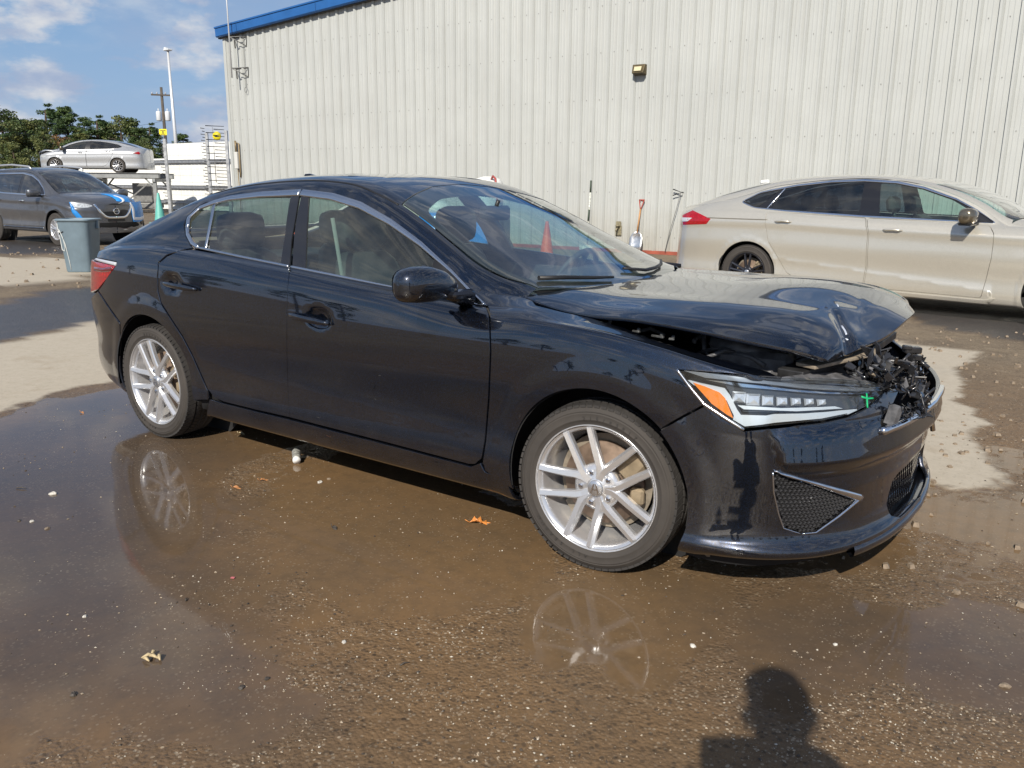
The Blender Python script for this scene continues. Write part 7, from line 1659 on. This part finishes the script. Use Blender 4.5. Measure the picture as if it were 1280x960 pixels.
h = np.where(pale > .3, .006 + .002 * n2, h) ; h = h - .006 * np.where(deep_skytone > .01, 0, damp_skytone)
wet_w = np.clip((-h + .0008) / .0022, 0, 1) * np.clip(near * 1.3 + water, 0, 1) * (1 - pale)
Zg = np.maximum(h, 0.0) * np.clip(near + .4, 0, 1); dryness = np.clip(far_dry + pale, 0, 1)
nx_, ny_ = X.shape; idx = np.arange(nx_ * ny_).reshape(nx_, ny_)
Vg = np.stack([X.ravel(), Y.ravel(), Zg.ravel()], 1).astype(np.float32); Fg = np.stack([idx[:-1, :-1], idx[1:, :-1], idx[1:, 1:], idx[:-1, 1:]], -1).reshape(-1, 4).astype(np.int32)
gm = bpy.data.meshes.new('ground'); gm.vertices.add(len(Vg)); gm.vertices.foreach_set('co', Vg.ravel()); gm.loops.add(Fg.size); gm.loops.foreach_set('vertex_index', Fg.ravel()); gm.polygons.add(len(Fg))
gm.polygons.foreach_set('loop_start', np.arange(0, Fg.size, 4, dtype=np.int32)); gm.polygons.foreach_set('use_smooth', np.ones(len(Fg), bool)); gm.update(calc_edges=True)
ca = gm.color_attributes.new('cover', 'FLOAT_COLOR', 'POINT'); ca.data.foreach_set('color', np.stack([wet_w.ravel(), pale.ravel(), dryness.ravel(), damp_skytone.ravel()], 1).astype(np.float32).ravel())
def ground_mat():
    m = bpy.data.materials.new('yard_ground'); m.use_nodes = True; nt = m.node_tree; N = nt.nodes; L = nt.links; b = N['Principled BSDF']
    at_ = N.new('ShaderNodeAttribute'); at_.attribute_name = 'cover'; sp = N.new('ShaderNodeSeparateColor'); L.new(at_.outputs['Color'], sp.inputs[0])
    tc = N.new('ShaderNodeTexCoord')
    def noise(sc, det=5, ro=.6, st=None):
        n = N.new('ShaderNodeTexNoise'); n.inputs['Scale'].default_value = sc; n.inputs['Detail'].default_value = det; n.inputs['Roughness'].default_value = ro
        if st is not None:
            mp = N.new('ShaderNodeMapping'); mp.inputs['Scale'].default_value = st; mp.inputs['Rotation'].default_value = (0, 0, .5); L.new(tc.outputs['Object'], mp.inputs[0]); L.new(mp.outputs[0], n.inputs['Vector'])
        else: L.new(tc.outputs['Object'], n.inputs['Vector'])
        return n.outputs['Fac']
    def rng_(src, a, b_, c=0, d=1):
        r = N.new('ShaderNodeMapRange'); r.inputs[1].default_value = a; r.inputs[2].default_value = b_; r.inputs[3].default_value = c; r.inputs[4].default_value = d; L.new(src, r.inputs[0]); return r.outputs[0]
    def mixc(f, a, b_):
        x = N.new('ShaderNodeMixRGB'); (L.new(f, x.inputs[0]) if hasattr(f, 'links') or not isinstance(f, float) else None)
        if isinstance(f, float): x.inputs[0].default_value = f
        for i, v in ((1, a), (2, b_)):
            if isinstance(v, tuple): x.inputs[i].default_value = (*v, 1)
            else: L.new(v, x.inputs[i])
        return x.outputs[0]
    def math_(op, a, b_=None):
        x = N.new('ShaderNodeMath'); x.operation = op; x.use_clamp = False
        for i, v in ((0, a), (1, b_)):
            if v is None: continue
            if isinstance(v, (int, float)): x.inputs[i].default_value = v
            else: L.new(v, x.inputs[i])
        return x.outputs[0]
    W_, Pl, Dr = sp.outputs[0], sp.outputs[1], sp.outputs[2]; Dm = at_.outputs['Alpha']
    broad = noise(.8, 6); fine = noise(14, 6, .7); grit = noise(120, 3, .7)
    mud = mixc(rng_(broad, .35, .65), (.188, .115, .056), (.135, .090, .050))
    mud = mixc(rng_(fine, .45, .75, 0, .5), mud, (.085, .062, .040))
    dirt = mixc(rng_(broad, .35, .65), (.23, .18, .12), (.14, .11, .08)); dirt = mixc(rng_(fine, .4, .7, 0, .6), dirt, (.115, .085, .055))
    streak = noise(3.0, 7, .7, (.6, 3.2, 1)); dirt = mixc(rng_(streak, .55, .72, 0, .6), dirt, (.07, .05, .033)); dirt = mixc(rng_(streak, .42, .30, 0, .4), dirt, (.33, .27, .19))
    conc = mixc(rng_(fine, .3, .7), (.47, .415, .33), (.41, .36, .28)); conc = mixc(rng_(noise(2.2, 7, .7), .55, .75, 0, .5), conc, (.30, .23, .15)); 
    cr = N.new('ShaderNodeTexVoronoi'); cr.feature = 'DISTANCE_TO_EDGE'; cr.inputs['Scale'].default_value = 1.1; L.new(tc.outputs['Object'], cr.inputs['Vector'])
    col = mixc(Dr, mud, dirt); col = mixc(Dm, col, (.050, .046, .046)); col = mixc(Pl, col, conc)
    # light and dark specks: grit and pebbles
    v = N.new('ShaderNodeTexVoronoi'); v.inputs['Scale'].default_value = 95; L.new(tc.outputs['Object'], v.inputs['Vector']); vs = N.new('ShaderNodeSeparateColor'); L.new(v.outputs['Color'], vs.inputs[0])
    sel = math_('MULTIPLY', rng_(vs.outputs[0], .72, .80), rng_(v.outputs['Distance'], .50, .32)); sel = math_('MULTIPLY', sel, rng_(noise(4.5, 5, .7), .42, .62, .15, 1)); sel = math_('MULTIPLY', sel, math_('SUBTRACT', 1.0, math_('MULTIPLY', W_, .75)))
    sel = math_('MULTIPLY', sel, math_('SUBTRACT', 1.0, math_('MULTIPLY', Pl, .8))); col = mixc(math_('MULTIPLY', sel, .75), col, (.40, .33, .24))
    v2 = N.new('ShaderNodeTexVoronoi'); v2.inputs['Scale'].default_value = 60; L.new(tc.outputs['Object'], v2.inputs['Vector']); vs2 = N.new('ShaderNodeSeparateColor'); L.new(v2.outputs['Color'], vs2.inputs[0])
    sel2 = math_('MULTIPLY', rng_(vs2.outputs[1], .72, .8), rng_(v2.outputs['Distance'], .5, .3)); sel2 = math_('MULTIPLY', sel2, math_('SUBTRACT', 1.0, math_('MULTIPLY', W_, .85))); sel2 = math_('MULTIPLY', sel2, math_('SUBTRACT', 1.0, math_('MULTIPLY', Pl, .75))); col = mixc(math_('MULTIPLY', sel2, .55), col, (.03, .024, .018))
    L.new(col, b.inputs['Base Color'])
    edge = math_('MINIMUM', rng_(W_, .30, .75), 1.0)
    ro = N.new('ShaderNodeMixRGB'); L.new(Dr, ro.inputs[0]); ro.inputs[1].default_value = (.42, .42, .42, 1); ro.inputs[2].default_value = (.85, .85, .85, 1)
    r2 = N.new('ShaderNodeMixRGB'); L.new(Dm, r2.inputs[0]); L.new(ro.outputs[0], r2.inputs[1]); r2.inputs[2].default_value = (.33, .33, .33, 1)
    r3 = N.new('ShaderNodeMixRGB'); L.new(edge, r3.inputs[0]); L.new(r2.outputs[0], r3.inputs[1]); r3.inputs[2].default_value = (.055, .055, .055, 1)
    L.new(r3.outputs[0], b.inputs['Roughness']); b.inputs['IOR'].default_value = 1.36
    # bumps: gravel outside the water, the faintest ripple on it
    gv = N.new('ShaderNodeTexVoronoi'); gv.inputs['Scale'].default_value = 85; L.new(tc.outputs['Object'], gv.inputs['Vector'])
    g3 = N.new('ShaderNodeTexVoronoi'); g3.inputs['Scale'].default_value = 33; L.new(tc.outputs['Object'], g3.inputs['Vector'])
    hh = math_('ADD', math_('MULTIPLY', gv.outputs['Distance'], -.55), math_('ADD', math_('MULTIPLY', g3.outputs['Distance'], -.5), math_('ADD', math_('MULTIPLY', fine, 1.6), math_('MULTIPLY', grit, .25))))
    inv = math_('SUBTRACT', 1.0, edge); amp = math_('MULTIPLY', inv, math_('SUBTRACT', 1.0, math_('MULTIPLY', Pl, .90)))
    bp = N.new('ShaderNodeBump'); bp.inputs['Distance'].default_value = .0055; L.new(hh, bp.inputs['Height']); L.new(math_('MULTIPLY', amp, .85), bp.inputs['Strength'])
    rp_ = N.new('ShaderNodeBump'); rp_.inputs['Distance'].default_value = .002; rp_.inputs['Strength'].default_value = .17; L.new(noise(9, 3), rp_.inputs['Height']); L.new(bp.outputs[0], rp_.inputs['Normal']); L.new(rp_.outputs[0], b.inputs['Normal'])
    return m
go = link_mesh('ground', gm, ground_mat()); tag(go, 'muddy gravel yard with brown puddles and pale dry patches', kind='structure')

# ---------------------------------------------------------------- pebbles (uncountable) and the few bigger bits
def gz(x, y): 
    i = np.clip(np.searchsorted(gx_, x), 1, len(gx_) - 1); j = np.clip(np.searchsorted(gy_, y), 1, len(gy_) - 1); return Zg[i, j], np.maximum(wet_w[i, j], pale[i, j])
def pebbles(n, seed, s0, s1, m, nm, label):
    r = np.random.default_rng(seed); c = []; 
    px_ = r.uniform(-20, 1300, n * 6); py_ = 505 + (955 - 505) * r.random(n * 6); P = np.array([pj(a, b, z=0)[:2] for a, b in zip(px_, py_)])
    z, wv = gz(P[:, 0], P[:, 1]); dens_ = fbm(P[:, 0], P[:, 1], 2.2, 4, 77)
    keep = r.random(len(P)) < np.clip((dens_ - .38) * 4, .06, 1) * (1 - .72 * wv); P = P[keep][:n]; z = z[keep][:n]
    k = len(P); S_ = s0 * (s1 / s0)**(r.random(k)**2.2); O8 = np.array([(1, 0, 0), (.3, 1, 0), (-1, .2, 0), (-.2, -1, 0), (.1, .1, .62), (0, 0, -.6)])
    a = r.uniform(0, 6.28, k); ca_, sa_ = np.cos(a), np.sin(a); V = O8[None] * (1 + .35 * r.normal(size=(k, 6, 3)).clip(-1, 1)) * S_[:, None, None] * np.array([1, .75, 1])
    Vx = V[..., 0] * ca_[:, None] - V[..., 1] * sa_[:, None]; Vy = V[..., 0] * sa_[:, None] + V[..., 1] * ca_[:, None]
    V = np.stack([Vx + P[:, 0, None], Vy + P[:, 1, None], V[..., 2] + (z + S_ * .22)[:, None]], -1).reshape(-1, 3); base = (np.arange(k) * 6)[:, None, None]
    F = (np.array([(0, 1, 4), (1, 2, 4), (2, 3, 4), (3, 0, 4), (1, 0, 5), (2, 1, 5), (3, 2, 5), (0, 3, 5)])[None] + base).reshape(-1, 3)
    me = bpy.data.meshes.new(nm); me.from_pydata(V.tolist(), [], F.tolist()); me.update(); o = link_mesh(nm, me, m); tag(o, label, kind='stuff')
M_PB = [mat('pebble_tan', (.30, .24, .17), .6, noise=(30, .5)), mat('pebble_pale', (.50, .46, .38), .6, noise=(40, .3)), mat('pebble_dark', (.06, .045, .032), .55, noise=(30, .4))]
pebbles(6500, 1, .0010, .0055, M_PB[0], 'gravel', 'tan gravel scattered through the mud'); pebbles(1500, 2, .0010, .0045, M_PB[1], 'gravel', 'pale grit scattered through the mud'); pebbles(2200, 3, .0012, .0065, M_PB[2], 'gravel', 'dark gravel and clods scattered through the mud')
def stone(px_, py_, s, m, label, name='stone', flat=.6, seed=0, cat='stone'):
    r = random.Random(seed + int(px_)); p = pj(px_, py_, z=0); mb = MB(); n = 9; V = []; rows = [(-.5, .6), (-.15, 1), (.2, .92), (.45, .55)]
    for h_, q in rows:
        for k in range(n):
            a = 6.283 * k / n; rr = s * q * (1 + r.uniform(-.22, .22)); V.append((rr * math.cos(a), rr * .75 * math.sin(a), s * h_ * flat * 1.6 + r.uniform(-.1, .1) * s))
    F = [(i * n + k, i * n + (k + 1) % n, (i + 1) * n + (k + 1) % n, (i + 1) * n + k) for i in range(3) for k in range(n)] + [tuple(reversed(range(n))), tuple(3 * n + k for k in range(n))]
    mb.add(V, F); o = mb.build(name, m); o.location = (p[0], p[1], s * .35 * flat); o.rotation_euler = (0, 0, r.uniform(0, 6)); tag(o, label, cat); return o
M_ST = mat('stone_white', (.55, .52, .46), .6, noise=(60, .3)); M_ST2 = mat('stone_brown', (.22, .17, .12), .7, noise=(60, .4)); M_ST3 = mat('stone_dark', (.06, .05, .04), .6, noise=(60, .4))
stone(430, 803, .009, M_ST, 'lone white pebble in the mud below the front of the car')
stone(66, 618, .016, M_ST, 'largest pale stone in the puddle left of the rear wheel'); stone(40, 652, .009, M_ST, 'small white stone among three in the left puddle')
stone(24, 651, .008, M_ST3, 'small dark stone among three in the left puddle'); stone(59, 661, .010, M_ST2, 'flat brown stone just under the surface of the left puddle')
stone(92, 869, .011, M_ST3, 'dark lump of gravel near the bottom left corner'); stone(1256, 858, .014, M_ST2, 'grey-brown wedge of stone in the right-hand puddle')
stone(400, 603, .014, M_ST, 'pale chip beside a tan pebble below the door', flat=.4); stone(411, 599, .009, M_ST2, 'tan pebble beside the pale chip below the door')
stone(106, 771, .008, M_ST, 'little white stone in the mud at lower left'); stone(302, 860, .010, M_ST3, 'dark clod at the edge of the lower left puddle')
stone(334, 849, .009, M_ST3, 'dark clod just right of another at the edge of the puddle'); stone(1044, 776 + 30, .008, M_ST, 'pale grain by the shadow of the photographer'); stone(866, 808, .010, M_ST, 'pale flat stone below the front bumper')
# cluster of husk-like scraps
sc = empty('husk_scraps', tuple(pj(192, 823, z=.003))); tag(sc, 'pale husk scraps lying in a small heap in the mud', 'scraps')
for i, (dx, dy, l, a) in enumerate(((0, 0, .020, .3), (-.016, -.006, .018, 1.1), (.014, .010, .016, -.5), (-.02, .012, .012, 2.0), (-.004, -.020, .014, .1))):
    mb = MB(); e = Vector((math.cos(a), math.sin(a), 0)); mb.tube([Vector((dx, dy, .004)) - e * l, Vector((dx, dy, .010)), Vector((dx, dy, .004)) + e * l], [.002, .0055, .002], 6); mb.build('husk', mat('husk', (.48, .38, .22), .7, noise=(60, .3)), sc)
for (a, b, l, ang, lab) in ((20, 610, .05, .5, 'thin dark twig lying in the left puddle'), (500, 832, .03, 1.2, 'short brown twig in the gravel at the bottom'), (232, 751, .02, 2.2, 'dark curled twig in the mud left of centre')):
    p = pj(a, b, z=.004); mb = MB(); mb.tube([(0, 0, 0), (l * .5, l * .1, .003), (l, 0, 0)], [.0022, .0028, .001], 5); o = mb.build('twig', M_ST3); o.location = S(p); o.rotation_euler = (0, 0, ang); tag(o, lab, 'twig')
# leaves
def leaf(px_, py_, s, m, label, rot, oak=True, curl=.25):
    p = pj(px_, py_, z=.004); mb = MB(); out = []
    n = 15
    if oak: L2 = [(0, .02), (.10, .05), (.16, .16), (.24, .30), (.30, .12), (.36, .08), (.44, .22), (.54, .42), (.58, .20), (.62, .10), (.72, .20), (.82, .30), (.82, .12), (.90, .08), (1.0, .0)]
    else: L2 = [(0, .02), (.1, .14), (.25, .26), (.4, .32), (.55, .31), (.7, .25), (.85, .13), (1, 0)]
    V = []; 
    for t, w_ in L2:
        for sg in (1, 0, -1): V.append(((t - .5) * s, sg * w_ * s * .8, s * (curl * (w_ * 1.0)**1 * abs(sg) + .10 * math.sin(6 * t) * abs(sg) + .05 * math.sin(3.1 * t))))
    m_ = len(L2); F = [(3 * i + j, 3 * i + j + 1, 3 * i + 3 + j + 1, 3 * i + 3 + j) for i in range(m_ - 1) for j in range(2)]
    mb.add(V, F); mb.tube([(-.5 * s, 0, 0), (-.72 * s, .05 * s, .01)], .0010, 4); o = mb.build('fallen_leaf', m); o.location = S(p); o.rotation_euler = (.1, .05, rot); sd = o.modifiers.new('t', 'SOLIDIFY'); sd.thickness = .0006; tag(o, label, 'leaf'); return o
M_LF = mat('leaf_orange', (.62, .23, .05), .55, noise=(50, .25)); M_LF2 = mat('leaf_tan', (.42, .19, .07), .6, noise=(50, .25))
leaf(600, 653, .085, M_LF, 'bright orange lobed oak leaf on the mud behind the front wheel', rad(42)); leaf(296, 610, .040, M_LF2, 'rounded orange leaf on the mud below the rear door', rad(30), False); leaf(330, 600, .040, M_LF2, 'small tan lobed leaf right of the round leaf', rad(60))
leaf(302, 542, .040, mat('leaf_pale', (.5, .42, .26), .6), 'pale curled leaf in the shade under the sill', rad(20), False); leaf(103, 516, .03, M_LF2, 'tiny reddish leaf floating in the blue puddle by the rear tyre', rad(10), False)
leaf(418, 660, .035, M_ST3, 'dark rotten leaf in the brown puddle', rad(-10), False, .1)
p = pj(291, 722, z=.004); mb = MB(); mb.box((0, 0, 0), (.013, .009, .002), rz=.5); o = mb.build('plastic_chip', mat('pink_chip', (.55, .16, .17), .5)); o.location = S(p); tag(o, 'tiny pink plastic chip in the mud left of centre', 'litter')
# a bottle preform / canister lying by the sill
cn = empty('small_canister', tuple(pj(371, 579, z=.0)), rad(50)); tag(cn, 'small clear ribbed canister with white cap lying below the front door', 'canister')
mb = MB(); ax_ = Vector((0, .9, .25)).normalized(); mb.lathe([(0, 0), (.017, 0), (.019, .004), (.019, .016), (0, .018)][::-1], (0, -.0, .022), tuple(-ax_), 20); mb.build('cap', mat('cap_white', (.78, .78, .76), .4), cn)
mb = MB(); mb.lathe([(.0, .0), (.017, .0), (.017, .008), (.021, .012), (.021, .020), (.017, .024), (.021, .030), (.021, .040), (.017, .044), (.022, .050), (.022, .064), (.012, .070), (0, .071)], (0, 0, .022), tuple(ax_), 20); mb.build('ribbed_body', mat('clouded_plastic', (.26, .26, .24), .25, noise=(60, .5)), cn)
# small plants? none in view.  Low rubble at the far left and behind the champagne car
def rubble(cx, cy, n, r0, label, seed, s0=.02, s1=.07):
    r = random.Random(seed); mb = MB()
    for i in range(n):
        a = r.uniform(0, 6.28); d = r0 * r.random()**.6; s = r.uniform(s0, s1); mb.box((cx + d * math.cos(a) * 1.8, cy + d * math.sin(a), s * .3), (s, s * .8, s * .6), rz=r.uniform(0, 3), rx=r.uniform(-.4, .4), taper=.7)
    tag(mb.build('rubble', M_ST2), label, kind='stuff')
for k, (a, b, n, r0) in enumerate(((60, 318, 60, 1.6), (30, 345, 40, 1.2), (1200, 430, 90, 1.0), (1250, 560, 120, .8), (1240, 480, 80, .8), (1180, 660, 60, .6))):
    p = pj(a, b, z=0); rubble(p[0], p[1], n, r0, 'scattered small rubble on the dirt', 40 + k, .012 if k > 1 else .02, .035 if k > 1 else .06)

# ---------------------------------------------------------------- the photographer (behind the viewpoint; the shadow falls into view)
def skinned(name, verts, edges, radii, m, parent, sub=2):
    me = bpy.data.meshes.new(name); me.from_pydata([S(v) for v in verts], edges, [])
    o = link_mesh(name, me, m, parent); sk = o.modifiers.new('skin', 'SKIN')
    for i, r in enumerate(radii): me.skin_vertices[0].data[i].radius = (r, r) if not isinstance(r, tuple) else r
    me.skin_vertices[0].data[0].use_root = True; sk.use_smooth_shade = True; sb = o.modifiers.new('sub', 'SUBSURF'); sb.levels = sub; sb.render_levels = sub; return o
FH_ = np.array([-.581, .814, 0]); RH_ = np.array([.814, .581, 0])
def body(): 
    base = np.array([1.585, -3.43, 0]) - FH_ * .10
    def q(r, f, z): return base + RH_ * r + FH_ * f + np.array([0, 0, z])
    root = empty('person', tuple(base), 0); tag(root, 'person in dark jacket and cap holding up a phone to photograph the car', 'person')
    o = lambda p: np.asarray(p) - base
    M_JKT = mat('jacket', (.02, .022, .028), .8); M_SKIN = mat('skin', (.45, .26, .18), .5); M_JEAN = mat('jeans', (.03, .04, .07), .85)
    V = [q(0, 0, .98), q(0, .0, 1.15), q(0, .01, 1.32), q(0, .0, 1.50), q(.0, .03, 1.62),              # pelvis..neck
         q(-.10, 0, .90), q(-.11, .03, .50), q(-.12, -.02, .09), q(.10, 0, .90), q(.11, .02, .50), q(.12, -.03, .09),
         q(-.17, 0, 1.47), q(-.30, .06, 1.20), q(-.10, .20, 1.20), q(.10, 0, 1.47), q(.15, .05, 1.20), q(.12, .22, 1.27), q(-.12, .10, .04), q(.12, .10, .04)]
    E = [(0, 1), (1, 2), (2, 3), (3, 4), (0, 5), (5, 6), (6, 7), (0, 8), (8, 9), (9, 10), (3, 11), (11, 12), (12, 13), (3, 14), (14, 15), (15, 16), (7, 17), (10, 18)]
    Rr = [.15, .15, .16, .14, .12, .095, .065, .05, .095, .065, .05, .075, .05, .033, .075, .05, .033, .045, .045]
    skinned('body', [o(v) for v in V], E, Rr, M_JKT, root)
    c = o(q(0, .06, 1.665)); hd_ = ellip_blob(c, (Vector((0, 0, 1)), Vector(RH_), Vector(FH_)), [(-.115, .03, .035, 0, .02), (-.10, .045, .055, 0, .015), (-.05, .065, .08, 0, .01), (.0, .075, .095, 0, 0), (.05, .076, .097, 0, -.005), (.09, .06, .08, 0, -.008), (.115, .03, .04, 0, -.008)], 20, 2.1).build('head', M_SKIN, root)
    fR = Vector(RH_); fF = Vector(FH_); cz_ = Vector(c)
    mb = MB(); mb.tube([cz_ + fF * .093 + Vector((0, 0, .02)), cz_ + fF * .115 + Vector((0, 0, -.02)), cz_ + fF * .098 + Vector((0, 0, -.03))], [.010, .014, .009], 8); mb.build('nose', M_SKIN, hd_)
    for s in (-1, 1):
        mb = MB(); mb.lathe([(0, -.012), (.010, -.008), (.012, 0), (.010, .008), (0, .012)], tuple(cz_ + fR * .03 * s + fF * .086 + Vector((0, 0, .012))), (0, 0, 1), 10); mb.build('eye', mat('eye_white', (.8, .8, .78), .2), hd_)
        mb = MB(); mb.tube([cz_ + fR * .076 * s + Vector((0, 0, .03)), cz_ + fR * .092 * s + Vector((0, 0, .01)), cz_ + fR * .080 * s + Vector((0, 0, -.03))], [.008, .012, .007], 8); mb.build('ear', M_SKIN, hd_)
    mb = MB(); mb.tube([cz_ + fR * x + fF * (.090 - 8 * x * x) + Vector((0, 0, -.055)) for x in (-.022, 0, .022)], [.003, .005, .003], 6); mb.build('mouth', mat('lips', (.35, .12, .10), .5), hd_)
    ellip_blob(cz_ + Vector((0, 0, .055)), (Vector((0, 0, 1)), fR, fF), [(-.01, .082, .103, 0, 0), (.03, .082, .102, 0, 0), (.065, .065, .08, 0, 0), (.08, .03, .04, 0, 0)], 20, 2.1).build('cap', M_JKT, root)
    mb = MB(); V = []
    for t in np.linspace(-1, 1, 9): V += [cz_ + fR * .075 * t + fF * (.07 + .03 * (1 - t * t)) + Vector((0, 0, .05)), cz_ + fR * .06 * t + fF * (.11 + .06 * (1 - t * t)) + Vector((0, 0, .035))]
    mb.add(V, [(2 * i, 2 * i + 1, 2 * i + 3, 2 * i + 2) for i in range(8)]); b_ = mb.build('cap_peak', M_JKT, root); b_.modifiers.new('t', 'SOLIDIFY').thickness = .004
    # hands round the phone
    ph = CAM_P - CAM_F * .012 + CAM_R * .062
    for s, wrist in ((-1, q(-.10, .20, 1.20)), (1, q(.12, .22, 1.27))):
        edge = ph + CAM_R * (.088 if s > 0 else -.005) - CAM_F * .03 - CAM_U * (0 if s > 0 else .045)
        palm = edge - CAM_U * .02 - CAM_F * .02
        Vh = [wrist, (wrist + palm) / 2, palm]; Eh = [(0, 1), (1, 2)]; Rh = [.028, .030, .026]
        skinned('hand', [o(v) for v in Vh], Eh, Rh, M_SKIN, root, 1)
        for k in range(4):
            a0 = palm + CAM_U * (.018 - .018 * k) * .9; a1 = a0 + CAM_R * .030 * s + CAM_F * .012; a2 = a1 - CAM_R * (.018 + .004 * (k % 2)) * s + CAM_F * .024; a3 = a2 - CAM_R * .020 * s + CAM_F * .002
            skinned('finger', [o(v) for v in (a0, a1, a2, a3)], [(0, 1), (1, 2), (2, 3)], [.009, .0085, .008, .007], M_SKIN, root, 1)
        t0 = palm; t1 = palm + CAM_U * .02 - CAM_R * .025 * s - CAM_F * .012; t2 = t1 - CAM_R * .02 * s + CAM_U * .012
        skinned('thumb', [o(v) for v in (t0, t1, t2)], [(0, 1), (1, 2)], [.012, .010, .009], M_SKIN, root, 1)
    pn = empty('phone', tuple(ph - CAM_F * .006)); tag(pn, 'dark phone held level in both hands of the photographer', 'phone')
    Mx = Matrix(((CAM_R[0], CAM_U[0], -CAM_F[0], 0), (CAM_R[1], CAM_U[1], -CAM_F[1], 0), (CAM_R[2], CAM_U[2], -CAM_F[2], 0), (0, 0, 0, 1)))
    mb = MB(); mb.box((0, 0, .0), (.165, .080, .009), bev=.003); a = mb.build('phone_body', M_GLOSSB, pn); a.data.transform(Mx)
    mb = MB(); mb.box((0, 0, .0052), (.150, .070, .001)); a = mb.build('screen', mat('screen_glass', (.01, .01, .012), .05), pn); a.data.transform(Mx)
body()
